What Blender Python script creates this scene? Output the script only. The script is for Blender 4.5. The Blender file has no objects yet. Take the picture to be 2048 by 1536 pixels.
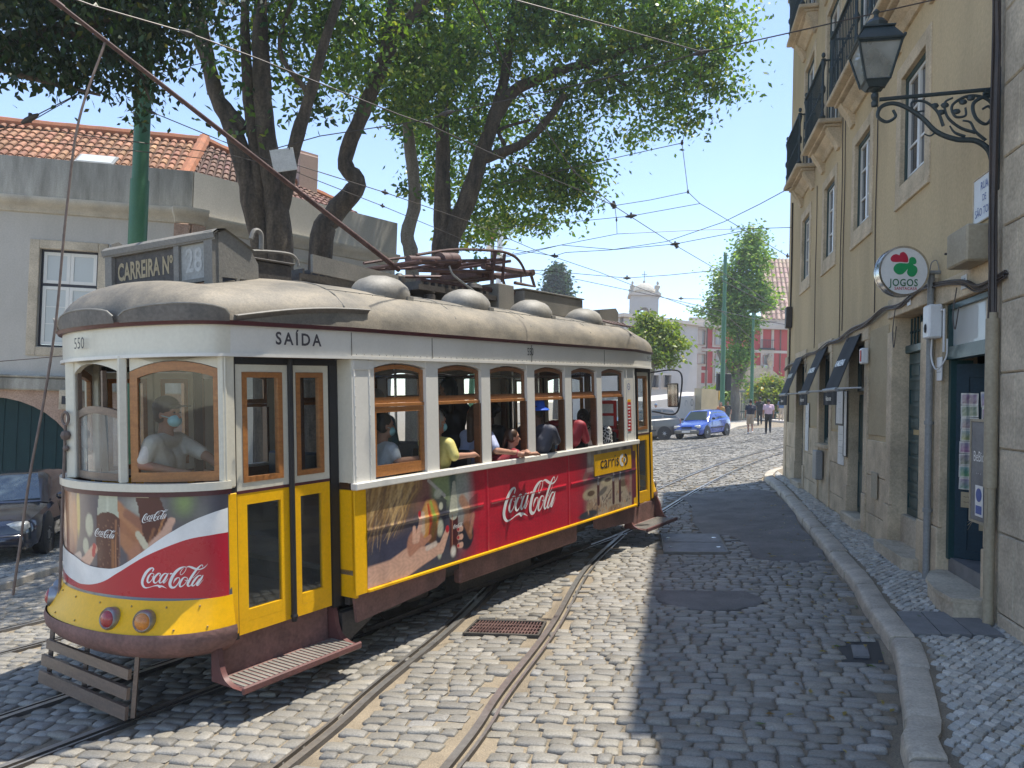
import bpy, bmesh, math, random
import numpy as np
from mathutils import Vector, Matrix
S = bpy.context.scene
C = S.collection
R = math.radians
random.seed(7); RNG = np.random.default_rng(11)
# ---------------------------------------------------------------- camera, sky, sun, exposure
CAMH = 2.1                       # camera height above the sloping street
PITCH, ROLL, FPX = R(1.3), R(1.7), 1484.0   # f in pixels of the 2048 px wide photograph
def _p(v):
    c, s = math.cos(PITCH), math.sin(PITCH)
    return Vector((v[0], v[1]*c - v[2]*s, v[1]*s + v[2]*c))
RT = _p((math.cos(ROLL), 0, math.sin(ROLL))); UP = _p((-math.sin(ROLL), 0, math.cos(ROLL))); FW = _p((0, 1, 0))
CAM = Vector((0, 0, CAMH))
cd = bpy.data.cameras.new('camera'); cam = bpy.data.objects.new('camera', cd); C.objects.link(cam)
cd.sensor_width = 36; cd.lens = FPX/2048*36; cd.clip_start = .1; cd.clip_end = 2000
cam.matrix_world = Matrix(((RT.x, UP.x, -FW.x, 0), (RT.y, UP.y, -FW.y, 0), (RT.z, UP.z, -FW.z, CAMH), (0, 0, 0, 1)))
S.camera = cam
SUN_AZ, SUN_EL = R(64), R(74)
W = bpy.data.worlds.new('World'); S.world = W; W.use_nodes = True
nt = W.node_tree; nt.nodes.clear()
sky = nt.nodes.new('ShaderNodeTexSky'); sky.sky_type = 'NISHITA'; sky.sun_disc = False
sky.sun_elevation = SUN_EL; sky.sun_rotation = SUN_AZ; sky.air_density = 1.0; sky.dust_density = .3; sky.ozone_density = 2.2; sky.altitude = 1200
bg = nt.nodes.new('ShaderNodeBackground'); bg.inputs[1].default_value = .115
hs_ = nt.nodes.new('ShaderNodeHueSaturation'); hs_.inputs['Saturation'].default_value = .93; nt.links.new(sky.outputs[0], hs_.inputs['Color'])      # white balance of the camera
wo = nt.nodes.new('ShaderNodeOutputWorld'); nt.links.new(hs_.outputs[0], bg.inputs[0]); nt.links.new(bg.outputs[0], wo.inputs[0])
sl = bpy.data.lights.new('sun', 'SUN'); so = bpy.data.objects.new('sun', sl); C.objects.link(so)
sl.energy = 2.9; sl.angle = R(.53); sl.color = (1, .94, .83)
sd = Vector((math.sin(SUN_AZ)*math.cos(SUN_EL), math.cos(SUN_AZ)*math.cos(SUN_EL), math.sin(SUN_EL)))
so.rotation_euler = sd.to_track_quat('Z', 'Y').to_euler(); so.location = (0, 0, 60)
S.view_settings.view_transform = 'Standard'; S.view_settings.look = 'None'
S.view_settings.gamma = 1; S.view_settings.exposure = 1.42
S.render.engine = 'CYCLES'
# ---------------------------------------------------------------- placing by what a surveyor would measure: the street plane and upright walls
GX, GY = .0825, -.0086
def gz(x, y): return GX*x + GY*y
def ray(px, py):
    return FW + RT*((px-1024)/FPX) - UP*((py-768)/FPX)
def G(px, py, dz=0):                       # where the street (raised by dz) is seen at a pixel of the photograph
    v = ray(px, py); t = -(CAMH-dz)/(v.z - GX*v.x - GY*v.y); return CAM + v*t
def D(px, py, dist):                       # a point at forward distance dist
    return CAM + ray(px, py)*dist
GN = Vector((-GX, -GY, 1)).normalized()
def ground_mat(x, y, az, dz=0):            # a frame standing on the slope, X axis along compass az
    a = R(az); X = Vector((math.sin(a), math.cos(a), 0)); X = (X - GN*X.dot(GN)).normalized(); Y = GN.cross(X)
    M = Matrix.Identity(4)
    for i in range(3): M[i][0] = X[i]; M[i][1] = Y[i]; M[i][2] = GN[i]
    M.translation = Vector((x, y, gz(x, y)+dz)); return M
def up_mat(x, y, az, z=None):              # upright frame, X axis along compass az, Y axis to its left
    a = R(az); M = Matrix.Identity(4)
    M[0][0], M[1][0] = math.sin(a), math.cos(a); M[0][1], M[1][1] = -math.cos(a), math.sin(a)
    M.translation = Vector((x, y, gz(x, y) if z is None else z)); return M
# ---------------------------------------------------------------- materials
MATS = {}
def newmat(name):
    m = bpy.data.materials.new(name); m.use_nodes = True; n = m.node_tree; n.nodes.clear()
    o = n.nodes.new('ShaderNodeOutputMaterial'); b = n.nodes.new('ShaderNodeBsdfPrincipled'); n.links.new(b.outputs[0], o.inputs[0])
    MATS[name] = m; return m, n, b
def srgb(h):
    c = [int(h[i:i+2], 16)/255 for i in (0, 2, 4)]
    return tuple((x/12.92 if x <= .04045 else ((x+.055)/1.055)**2.4) for x in c) + (1,)
def dirt(name, col, col2=None, scale=3.0, rough=.6, bump=.0, bscale=40, metal=0, stretch=(1, 1, 1), lo=.35, hi=.7, spec=.5, fine=.12, attr=None, coat=0):
    """base colour varied by two noises (large stains col->col2 and fine grain), optional bump and a per-face tint attribute"""
    m, n, b = newmat(name); L = n.links
    tc = n.nodes.new('ShaderNodeTexCoord'); mp = n.nodes.new('ShaderNodeMapping'); mp.inputs['Scale'].default_value = stretch
    L.new(tc.outputs['Object'], mp.inputs[0])
    n1 = n.nodes.new('ShaderNodeTexNoise'); n1.inputs['Scale'].default_value = scale; n1.inputs['Detail'].default_value = 8; n1.inputs['Roughness'].default_value = .65
    L.new(mp.outputs[0], n1.inputs[0])
    cr = n.nodes.new('ShaderNodeValToRGB'); cr.color_ramp.elements[0].position = lo; cr.color_ramp.elements[1].position = hi
    cr.color_ramp.elements[0].color = col; cr.color_ramp.elements[1].color = col2 or tuple(c*.8 for c in col[:3])+(1,)
    L.new(n1.outputs[0], cr.inputs[0])
    n2 = n.nodes.new('ShaderNodeTexNoise'); n2.inputs['Scale'].default_value = bscale; n2.inputs['Detail'].default_value = 6
    L.new(tc.outputs['Object'], n2.inputs[0])
    mr = n.nodes.new('ShaderNodeMapRange'); mr.inputs[1].default_value = .3; mr.inputs[2].default_value = .7; mr.inputs[3].default_value = 1-fine; mr.inputs[4].default_value = 1+fine
    L.new(n2.outputs[0], mr.inputs[0])
    mx = n.nodes.new('ShaderNodeVectorMath'); mx.operation = 'SCALE'; L.new(cr.outputs[0], mx.inputs[0]); L.new(mr.outputs[0], mx.inputs['Scale'])
    out = mx.outputs[0]
    if attr:
        at = n.nodes.new('ShaderNodeAttribute'); at.attribute_name = attr
        m2 = n.nodes.new('ShaderNodeVectorMath'); m2.operation = 'MULTIPLY'; L.new(out, m2.inputs[0]); L.new(at.outputs['Color'], m2.inputs[1]); out = m2.outputs[0]
    L.new(out, b.inputs['Base Color'])
    rr = n.nodes.new('ShaderNodeMapRange'); rr.inputs[3].default_value = max(.03, rough-.1); rr.inputs[4].default_value = min(1, rough+.12)
    L.new(n1.outputs[0], rr.inputs[0]); L.new(rr.outputs[0], b.inputs['Roughness'])
    b.inputs['Metallic'].default_value = metal; b.inputs['Specular IOR Level'].default_value = spec
    b.inputs['Coat Weight'].default_value = coat; b.inputs['Coat Roughness'].default_value = .12
    if bump:
        bp = n.nodes.new('ShaderNodeBump'); bp.inputs['Strength'].default_value = bump; bp.inputs['Distance'].default_value = .01
        L.new(n2.outputs[0], bp.inputs['Height']); L.new(bp.outputs[0], b.inputs['Normal'])
    return m
def attrmat(name, rough=.5, coat=0, grain=.0, spec=.5, trans=0, bump=0, bscale=200):
    """colour from the mesh attribute 'Col' (printed posters, leaves, stones)"""
    m, n, b = newmat(name); L = n.links
    at = n.nodes.new('ShaderNodeAttribute'); at.attribute_name = 'Col'; out = at.outputs['Color']
    tc = n.nodes.new('ShaderNodeTexCoord'); n2 = n.nodes.new('ShaderNodeTexNoise'); n2.inputs['Scale'].default_value = bscale; n2.inputs['Detail'].default_value = 5
    L.new(tc.outputs['Object'], n2.inputs[0])
    if grain:
        mr = n.nodes.new('ShaderNodeMapRange'); mr.inputs[1].default_value = .3; mr.inputs[2].default_value = .7; mr.inputs[3].default_value = 1-grain; mr.inputs[4].default_value = 1+grain
        L.new(n2.outputs[0], mr.inputs[0])
        mx = n.nodes.new('ShaderNodeVectorMath'); mx.operation = 'SCALE'; L.new(out, mx.inputs[0]); L.new(mr.outputs[0], mx.inputs['Scale']); out = mx.outputs[0]
    L.new(out, b.inputs['Base Color']); b.inputs['Roughness'].default_value = rough; b.inputs['Specular IOR Level'].default_value = spec
    b.inputs['Coat Weight'].default_value = coat; b.inputs['Coat Roughness'].default_value = .1
    if bump:
        bp = n.nodes.new('ShaderNodeBump'); bp.inputs['Strength'].default_value = bump; bp.inputs['Distance'].default_value = .008
        L.new(n2.outputs[0], bp.inputs['Height']); L.new(bp.outputs[0], b.inputs['Normal'])
    if trans:
        o = [x for x in n.nodes if x.type == 'OUTPUT_MATERIAL'][0]
        t = n.nodes.new('ShaderNodeBsdfTranslucent'); ms = n.nodes.new('ShaderNodeMixShader'); ms.inputs[0].default_value = trans
        hs = n.nodes.new('ShaderNodeVectorMath'); hs.operation = 'MULTIPLY'; hs.inputs[1].default_value = (1.5, 1.45, .45)
        L.new(out, hs.inputs[0]); L.new(hs.outputs[0], t.inputs[0]); L.new(b.outputs[0], ms.inputs[1]); L.new(t.outputs[0], ms.inputs[2]); L.new(ms.outputs[0], o.inputs[0])
    return m
def glass(name, tint=(.85, .9, .9, 1), rough=.02, mixf=.12, haze=0):
    m, n, b = newmat(name); L = n.links; o = [x for x in n.nodes if x.type == 'OUTPUT_MATERIAL'][0]
    t = n.nodes.new('ShaderNodeBsdfTransparent'); t.inputs[0].default_value = tint
    g = n.nodes.new('ShaderNodeBsdfGlossy'); g.inputs['Roughness'].default_value = rough
    fr = n.nodes.new('ShaderNodeLayerWeight'); fr.inputs[0].default_value = .5; pw = n.nodes.new('ShaderNodeMath'); pw.operation = 'POWER'; pw.inputs[1].default_value = 4; L.new(fr.outputs['Facing'], pw.inputs[0])
    ad = n.nodes.new('ShaderNodeMath'); ad.operation = 'MULTIPLY_ADD'; ad.inputs[1].default_value = .85; ad.inputs[2].default_value = .03+mixf; L.new(pw.outputs[0], ad.inputs[0])
    ms = n.nodes.new('ShaderNodeMixShader'); L.new(ad.outputs[0], ms.inputs[0]); L.new(t.outputs[0], ms.inputs[1]); L.new(g.outputs[0], ms.inputs[2])
    last = ms
    if haze:
        d = n.nodes.new('ShaderNodeBsdfDiffuse'); d.inputs[0].default_value = (.5, .52, .5, 1)
        tc = n.nodes.new('ShaderNodeTexCoord'); nz = n.nodes.new('ShaderNodeTexNoise'); nz.inputs['Scale'].default_value = 3; L.new(tc.outputs['Object'], nz.inputs[0])
        mr = n.nodes.new('ShaderNodeMapRange'); mr.inputs[1].default_value = .35; mr.inputs[2].default_value = .7; mr.inputs[3].default_value = haze*.5; mr.inputs[4].default_value = haze*1.4; L.new(nz.outputs[0], mr.inputs[0])
        m2 = n.nodes.new('ShaderNodeMixShader'); L.new(mr.outputs[0], m2.inputs[0]); L.new(ms.outputs[0], m2.inputs[1]); L.new(d.outputs[0], m2.inputs[2]); last = m2
    L.new(last.outputs[0], o.inputs[0]); n.nodes.remove(b)
    return m
# ---------------------------------------------------------------- mesh builder
def catmull(pts, n=6, closed=False):
    P = [Vector(p) for p in pts]; out = []
    N = len(P)
    for i in range(N if closed else N-1):
        p0, p1, p2, p3 = (P[(i-1) % N] if closed or i > 0 else P[0]*2-P[1]), P[i], P[(i+1) % N], (P[(i+2) % N] if closed or i+2 < N else P[-1]*2-P[-2])
        for k in range(n):
            t = k/n; out.append(.5*((2*p1)+(p2-p0)*t+(2*p0-5*p1+4*p2-p3)*t*t+(3*p1-p0-3*p2+p3)*t**3))
    if not closed: out.append(P[-1].copy())
    return out
SPLIT = {'sash_runner': 'sash_runner', 'window_posts': 'window_post', 'end_posts': 'end_post', 'conduit': 'conduit', 'step_bracket': 'step_bracket', 'vent_frame': 'vent_bar', 'side_valance': 'valance', 'lower_panel': 'lower_panel', 'bottom_moulding': 'bottom_moulding', 'window_ledge': 'window_ledge', 'inner_lining': 'inner_lining', 'bulkhead': 'bulkhead_panel', 'grab_pole': 'grab_pole', 'downpipe': 'downpipe', 'axle': 'axle', 'bumper': 'bumper', 'side_trim': 'side_trim', 'brake_box': 'brake_box', 'housing': 'housing', 'stone_surround': 'stone_block', 'seat': 'seat', 'hooks': 'hook'}
class MB:
    def __init__(s): s.v = []; s.f = []; s.m = []; s.c = None
    def add(s, v, f, m=0):
        o = len(s.v); s.v += [tuple(p) for p in v]; s.f += [tuple(i+o for i in q) for q in f]; s.m += [m]*len(f)
    def box(s, c, d, rot=None, m=0, bev=0):
        x, y, z = d[0]/2, d[1]/2, d[2]/2
        if bev:
            e = min(bev, x*.9, y*.9, z*.9); vs = []
            for sx in (-1, 1):
                for sy in (-1, 1):
                    for sz in (-1, 1):
                        vs += [Vector((sx*x, sy*(y-e), sz*(z-e))), Vector((sx*(x-e), sy*y, sz*(z-e))), Vector((sx*(x-e), sy*(y-e), sz*z))]
            bm = bmesh.new(); [bm.verts.new(p) for p in vs]
            r = bmesh.ops.convex_hull(bm, input=bm.verts[:]); bmesh.ops.dissolve_limit(bm, angle_limit=.01, verts=bm.verts[:], edges=bm.edges[:])
            bm.verts.index_update(); V = [p.co.copy() for p in bm.verts]; F = [[q.index for q in f.verts] for f in bm.faces]; bm.free()
        else:
            V = [Vector((a, b, g)) for a in (-x, x) for b in (-y, y) for g in (-z, z)]
            F = [(0, 1, 3, 2), (4, 6, 7, 5), (0, 4, 5, 1), (2, 3, 7, 6), (0, 2, 6, 4), (1, 5, 7, 3)]
        if rot is not None:
            if not isinstance(rot, Matrix): rot = Matrix.Rotation(rot, 3, 'Z')
            V = [rot @ p for p in V]
        c = Vector(c); s.add([p+c for p in V], F, m)
    def bb(s, x0, x1, y0, y1, z0, z1, m=0, bev=0): s.box(((x0+x1)/2, (y0+y1)/2, (z0+z1)/2), (abs(x1-x0), abs(y1-y0), abs(z1-z0)), None, m, bev)
    def quad(s, a, b, c, d, m=0): s.add([a, b, c, d], [(0, 1, 2, 3)], m)
    def tube(s, pts, r, n=8, m=0, cap=True, sq=None):
        P = [Vector(p) for p in pts]; rr = r if hasattr(r, '__len__') else [r]*len(P); V = []; F = []
        t0 = (P[1]-P[0]).normalized(); a = Vector((0, 0, 1)) if abs(t0.z) < .9 else Vector((1, 0, 0)); u = t0.cross(a).normalized()
        for i, p in enumerate(P):
            t = ((P[min(i+1, len(P)-1)]-P[i]).normalized() + (P[i]-P[max(i-1, 0)]).normalized())
            t = t.normalized() if t.length > 1e-6 else t0
            u = (u - t*u.dot(t)); u = u.normalized() if u.length > 1e-6 else t.orthogonal().normalized(); w = t.cross(u)
            for k in range(n):
                q = 2*math.pi*k/n; V.append(p + u*(math.cos(q)*rr[i]) + w*(math.sin(q)*rr[i]*(sq or 1)))
        for i in range(len(P)-1):
            for k in range(n): F.append((i*n+k, i*n+(k+1) % n, (i+1)*n+(k+1) % n, (i+1)*n+k))
        if cap: F.append(tuple(range(n-1, -1, -1))); F.append(tuple((len(P)-1)*n+k for k in range(n)))
        s.add(V, F, m)
    def lathe(s, prof, n=16, m=0, M=None, arc=None):
        V = []; F = []
        for r_, z in prof:
            for k in range(n): q = 2*math.pi*k/n; V.append(Vector((r_*math.cos(q), r_*math.sin(q), z)))
        for i in range(len(prof)-1):
            for k in range(n): F.append((i*n+k, i*n+(k+1) % n, (i+1)*n+(k+1) % n, (i+1)*n+k))
        F.append(tuple(range(n-1, -1, -1))); F.append(tuple((len(prof)-1)*n+k for k in range(n)))
        if M is not None: V = [M @ p for p in V]
        s.add(V, F, m)
    def prism(s, poly, a, b, axis='z', m=0, f=None):
        """poly (list of 2D points) extruded from a to b along an axis; f maps (p,q,h)->point"""
        g = f or {'z': lambda p, q, h: (p, q, h), 'y': lambda p, q, h: (p, h, q), 'x': lambda p, q, h: (h, p, q)}[axis]
        n = len(poly); V = [g(p, q, a) for p, q in poly] + [g(p, q, b) for p, q in poly]
        s.add(V, [tuple(range(n-1, -1, -1)), tuple(range(n, 2*n))] + [(i, (i+1) % n, n+(i+1) % n, n+i) for i in range(n)], m)
    def grid(s, rows, m=0, closed=False):
        V = [p for r_ in rows for p in r_]; w = len(rows[0]); F = []
        for i in range(len(rows)-1):
            for k in range(w if closed else w-1): F.append((i*w+k, i*w+(k+1) % w, (i+1)*w+(k+1) % w, (i+1)*w+k))
        s.add(V, F, m)
    def ball(s, c, r, n=10, m=0, rot=None):
        rr = r if hasattr(r, '__len__') else (r, r, r); V = []; F = []; k2 = max(4, n//2)
        for i in range(k2+1):
            a = math.pi*i/k2
            for k in range(n):
                q = 2*math.pi*k/n; p = Vector((rr[0]*math.sin(a)*math.cos(q), rr[1]*math.sin(a)*math.sin(q), rr[2]*math.cos(a)))
                if rot is not None: p = rot @ p
                V.append(p+Vector(c))
        for i in range(k2):
            for k in range(n): F.append((i*n+k, (i+1)*n+k, (i+1)*n+(k+1) % n, i*n+(k+1) % n))
        s.add(V, F, m)
    def pieces(s):
        par = list(range(len(s.v)))
        def fd(i):
            while par[i] != i: par[i] = par[par[i]]; i = par[i]
            return i
        for f in s.f:
            a = fd(f[0])
            for i in f[1:]: par[fd(i)] = a
        g = {}
        for f, m in zip(s.f, s.m): g.setdefault(fd(f[0]), []).append((f, m))
        out = []
        for fs in g.values():
            mb = MB(); ids = sorted({i for f, _ in fs for i in f}); mp = {i: k for k, i in enumerate(ids)}; mb.v = [s.v[i] for i in ids]; mb.f = [tuple(mp[i] for i in f) for f, _ in fs]; mb.m = [m for _, m in fs]; out.append(mb)
        return out
    def build(s, name, mats, parent=None, smooth=False, mw=None, ang=None):
        if name in SPLIT:
            P = s.pieces()
            if 1 < len(P) <= 40: return [p._build(SPLIT[name], mats, parent, smooth, mw, ang) for p in P][0]
        return s._build(name, mats, parent, smooth, mw, ang)
    def _build(s, name, mats, parent=None, smooth=False, mw=None, ang=None):
        if not isinstance(mats, (list, tuple)): mats = [mats]
        me = bpy.data.meshes.new(name); me.from_pydata([tuple(p) for p in s.v], [], s.f)
        for k in mats: me.materials.append(MATS[k] if isinstance(k, str) else k)
        if len(mats) > 1: me.polygons.foreach_set('material_index', s.m)
        bm = bmesh.new(); bm.from_mesh(me); bmesh.ops.remove_doubles(bm, verts=bm.verts[:], dist=1e-5)
        bmesh.ops.recalc_face_normals(bm, faces=bm.faces[:]); bm.to_mesh(me); bm.free()
        return link(name, me, parent, smooth, mw, ang)
def link(name, me, parent=None, smooth=False, mw=None, ang=None):
    if smooth:
        me.polygons.foreach_set('use_smooth', [True]*len(me.polygons))
        try: me.set_sharp_from_angle(angle=R(ang or 40))
        except Exception: pass
    o = bpy.data.objects.new(name, me); C.objects.link(o)
    if parent is not None: o.parent = parent
    if mw is not None: o.matrix_local = mw
    return o
def tag(o, label=None, cat=None, group=None, kind=None):
    if label: o['label'] = label
    if cat: o['category'] = cat
    if group: o['group'] = group
    if kind: o['kind'] = kind
    return o
def thing(name, label, cat, M=None, group=None):
    o = bpy.data.objects.new(name, None); C.objects.link(o); o.empty_display_size = .1
    if M is not None: o.matrix_world = M if isinstance(M, Matrix) else Matrix.Translation(Vector(M))
    return tag(o, label, cat, group)
def copy_tree(o, parent=None):
    c = o.copy(); C.objects.link(c); c.parent = parent
    if parent is None: pass
    for ch in [x for x in C.objects if x.parent == o]: copy_tree(ch, c)
    return c
def mesh_np(name, V, F, mats, cols=None, parent=None, smooth=False, mi=None, ang=None):
    """V (n,3) array; F list of arrays of equal-size faces (m,k)"""
    me = bpy.data.meshes.new(name); V = np.asarray(V, dtype=np.float32)
    Fs = F if isinstance(F, list) else [F]
    me.vertices.add(len(V)); me.vertices.foreach_set('co', V.ravel())
    tot = sum(f.size for f in Fs); nf = sum(len(f) for f in Fs)
    me.loops.add(tot); me.loops.foreach_set('vertex_index', np.concatenate([f.ravel() for f in Fs]).astype(np.int32))
    me.polygons.add(nf); st = []; o = 0
    for f in Fs: st.append(o+np.arange(len(f))*f.shape[1]); o += f.size
    me.polygons.foreach_set('loop_start', np.concatenate(st).astype(np.int32))
    me.update(calc_edges=True)
    for k in (mats if isinstance(mats, (list, tuple)) else [mats]): me.materials.append(MATS[k] if isinstance(k, str) else k)
    if mi is not None: me.polygons.foreach_set('material_index', np.asarray(mi, dtype=np.int32))
    if cols is not None:
        a = me.attributes.new('Col', 'FLOAT_COLOR', 'POINT'); cc = np.ones((len(V), 4), dtype=np.float32); cc[:, :3] = cols; a.data.foreach_set('color', cc.ravel())
    me.validate()
    return link(name, me, parent, smooth, None, ang)
def text_mesh(txt, size=1.0, bold=0.0, squeeze=1.0, align='CENTER', spacing=1.0, shear=0.0, thick=0.0):
    """outline lettering as a flat mesh in the XY plane, centred; returns verts, faces"""
    cu = bpy.data.curves.new('t', 'FONT'); cu.body = txt; cu.size = size; cu.align_x = align; cu.align_y = 'CENTER'; cu.offset = bold; cu.space_character = spacing; cu.shear = shear
    cu.resolution_u = 3; cu.extrude = thick
    o = bpy.data.objects.new('t', cu); C.objects.link(o); dg = bpy.context.evaluated_depsgraph_get(); dg.update()
    me = bpy.data.meshes.new_from_object(o.evaluated_get(dg)); V = [Vector((v.co.x*squeeze, v.co.y, v.co.z)) for v in me.vertices]; F = [tuple(p.vertices) for p in me.polygons]
    bpy.data.objects.remove(o); bpy.data.meshes.remove(me); return V, F
def put_text(mb, txt, size, f, m=0, **k):
    V, F = text_mesh(txt, size, **k); mb.add([f(v.x, v.y) for v in V], F, m)
# ---------------------------------------------------------------- the materials
def col(r, g, b): return (r, g, b, 1)
attrmat('m_cobble', rough=.55, grain=.22, bump=.5, bscale=90)
attrmat('m_calcada', rough=.5, grain=.18, bump=.35, bscale=110)
attrmat('m_print', rough=.28, coat=.5)
attrmat('m_leaf', rough=.4, trans=.47, spec=.4)
attrmat('m_skinbits', rough=.6)
dirt('m_sand', col(.27, .22, .155), col(.15, .125, .09), scale=2.5, rough=.95, bump=.6, bscale=120, fine=.3)
dirt('m_asphalt', col(.22, .21, .2), col(.13, .125, .12), scale=2.2, rough=.85, bump=.9, bscale=160, fine=.45)
dirt('m_kerb', col(.50, .44, .35), col(.3, .265, .22), scale=5, rough=.6, bump=.5, bscale=60, fine=.18)
dirt('m_slab', col(.2, .2, .2), col(.13, .13, .135), scale=4, rough=.6, bump=.3, bscale=120)
dirt('m_limestone', col(.64, .52, .36), col(.36, .295, .205), scale=2.2, rough=.8, bump=.4, bscale=45, fine=.15)
dirt('m_stonegrey', col(.58, .50, .38), col(.31, .265, .2), scale=1.6, rough=.85, bump=.5, bscale=35, fine=.18)
dirt('m_stain', col(.40, .385, .34), col(.13, .125, .105), scale=1.4, rough=.9, bump=.4, bscale=40, stretch=(2.2, 2.2, .35), lo=.3, hi=.75)
dirt('m_yellowwall', col(.55, .43, .255), col(.35, .275, .17), scale=.8, rough=.92, bump=.4, bscale=26, fine=.09, stretch=(1, 1, .35), lo=.42, hi=.8)
dirt('m_plaster', col(.46, .38, .24), col(.38, .31, .2), scale=1.2, rough=.9, bump=.3, bscale=40, fine=.07)
dirt('m_greywall', col(.50, .475, .43), col(.34, .325, .29), scale=.8, rough=.9, bump=.3, bscale=30, fine=.07, stretch=(1, 1, .4), lo=.3, hi=.85)
dirt('m_pinkstone', col(.42, .3, .23), col(.3, .2, .15), scale=3, rough=.85, bump=.5, bscale=30, fine=.25)
dirt('m_rail', col(.5, .49, .47), col(.3, .28, .26), scale=6, rough=.3, metal=.75, fine=.1)
dirt('m_raildark', col(.09, .08, .07), col(.05, .045, .04), scale=8, rough=.7, metal=.3, bump=.4, bscale=80)
dirt('m_white', col(.70, .68, .63), col(.58, .56, .5), scale=1.3, rough=.35, fine=.03, stretch=(1, 1, .5), lo=.4, hi=.9, coat=.2)
dirt('m_cream', col(.64, .61, .51), col(.5, .46, .36), scale=1.7, rough=.38, fine=.04, stretch=(1, 1, .5), lo=.4, hi=.9, coat=.2)
dirt('m_yellow', col(.80, .43, .003), col(.58, .30, .006), scale=2.0, rough=.42, fine=.06, lo=.45, hi=.95, coat=.08, spec=.3)
dirt('m_maroon', col(.15, .06, .055), col(.09, .04, .038), scale=3, rough=.45, fine=.12, coat=.2)
dirt('m_maroondirty', col(.22, .115, .1), col(.12, .07, .06), scale=4, rough=.75, fine=.2, bump=.3)
dirt('m_stripe', col(.085, .02, .025), col(.06, .018, .02), scale=3, rough=.4)
dirt('m_roof', col(.12, .11, .092), col(.29, .25, .19), scale=3.2, rough=.65, fine=.14, lo=.35, hi=.7, bump=.15, bscale=60, stretch=(.6, 1, 1))
dirt('m_roofgrey', col(.15, .145, .13), col(.22, .205, .18), scale=3, rough=.6, fine=.14, bump=.2, bscale=60)
dirt('m_darkmetal', col(.045, .042, .042), col(.09, .08, .07), scale=6, rough=.6, metal=.2, fine=.25, bump=.3)
dirt('m_rustred', col(.06, .03, .028), col(.14, .08, .07), scale=7, rough=.6, fine=.25)
dirt('m_black', col(.012, .012, .014), col(.02, .02, .022), scale=4, rough=.5)
dirt('m_interior', col(.05, .04, .032), col(.03, .026, .022), scale=3, rough=.7)
dirt('m_rubber', col(.02, .02, .022), col(.035, .035, .035), scale=5, rough=.7)
dirt('m_chrome', col(.6, .6, .6), col(.5, .5, .5), scale=4, rough=.18, metal=1)
dirt('m_redlens', col(.38, .02, .02), col(.3, .015, .02), scale=30, rough=.15, coat=.8, fine=.3, bump=.5, bscale=150)
dirt('m_amberlens', col(.6, .2, .01), col(.5, .16, .01), scale=30, rough=.15, coat=.8, fine=.3, bump=.5, bscale=150)
def wood(name, a, b):
    m = dirt(name, a, b, scale=5, rough=.4, fine=.15, bscale=60, stretch=(1, 1, 8), lo=.3, hi=.75, coat=.3); return m
wood('m_wood', col(.38, .16, .045), col(.25, .095, .028)); wood('m_wooddark', col(.13, .055, .025), col(.08, .035, .018)); wood('m_woodgrey', col(.19, .13, .095), col(.12, .085, .065))
glass('m_glass', tint=(.93, .95, .95, 1), mixf=.0)
glass('m_glasshazy', tint=(.7, .76, .75, 1), mixf=.12, haze=.3)
glass('m_cabglass', tint=(.85, .88, .86, 1), mixf=.03, haze=.02)
m_, n_, b_ = newmat('m_winglass'); b_.inputs['Base Color'].default_value = (.03, .035, .045, 1); b_.inputs['Roughness'].default_value = .06; b_.inputs['Specular IOR Level'].default_value = 1.0
m_, n_, b_ = newmat('m_curtain'); b_.inputs['Base Color'].default_value = (.48, .5, .48, 1); b_.inputs['Roughness'].default_value = .5; b_.inputs['Coat Weight'].default_value = .6
dirt('m_greendoor', col(.012, .05, .055), col(.02, .065, .07), scale=5, rough=.42, fine=.15, stretch=(1, 1, .3), coat=.15)
dirt('m_bluedoor', col(.006, .028, .05), col(.01, .036, .056), scale=5, rough=.5, fine=.15, spec=.25)
dirt('m_greenpost', col(.03, .13, .065), col(.05, .16, .08), scale=3, rough=.45, fine=.1)
dirt('m_iron', col(.02, .035, .04), col(.035, .05, .055), scale=8, rough=.5, fine=.15)
dirt('m_irongreen', col(.02, .05, .05), col(.03, .06, .06), scale=8, rough=.5)
dirt('m_bark', col(.11, .085, .06), col(.022, .018, .015), scale=7, rough=.95, bump=1.0, bscale=22, fine=.35, stretch=(1, 1, .25))
dirt('m_barklight', col(.2, .18, .14), col(.12, .1, .08), scale=5, rough=.95, bump=.8, bscale=30, fine=.3, stretch=(1, 1, .25))
dirt('m_wire', col(.05, .045, .045), col(.09, .07, .06), scale=2, rough=.5, metal=.3)
dirt('m_pipegrey', col(.27, .28, .28), col(.2, .21, .21), scale=3, rough=.5)
dirt('m_pipebeige', col(.36, .31, .22), col(.28, .24, .17), scale=3, rough=.6)
dirt('m_awning', col(.012, .016, .022), col(.02, .024, .03), scale=3, rough=.8, fine=.1)
dirt('m_paper', col(.72, .72, .7), col(.6, .6, .58), scale=5, rough=.6)
dirt('m_signwhite', col(.68, .69, .69), col(.62, .63, .63), scale=3, rough=.35, fine=.03)
dirt('m_ink', col(.02, .02, .03), rough=.5); dirt('m_blueink', col(.05, .1, .35), rough=.5); dirt('m_signgreen', col(.01, .3, .1), rough=.4, fine=.03); dirt('m_signred', col(.5, .02, .06), rough=.4, fine=.03)
dirt('m_darkgreenink', col(.01, .14, .05), rough=.4); dirt('m_logowhite', col(.82, .82, .8), rough=.3, fine=.02, coat=.3)
dirt('m_letters', col(.38, .31, .19), col(.28, .23, .14), scale=9, rough=.6, fine=.1)
dirt('m_gold', col(.4, .28, .1), rough=.4)
dirt('m_tile', col(.42, .22, .135), col(.22, .115, .08), scale=2.2, rough=.85, fine=.22, bump=.3, bscale=40, lo=.3, hi=.75, attr='Col')
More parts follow.
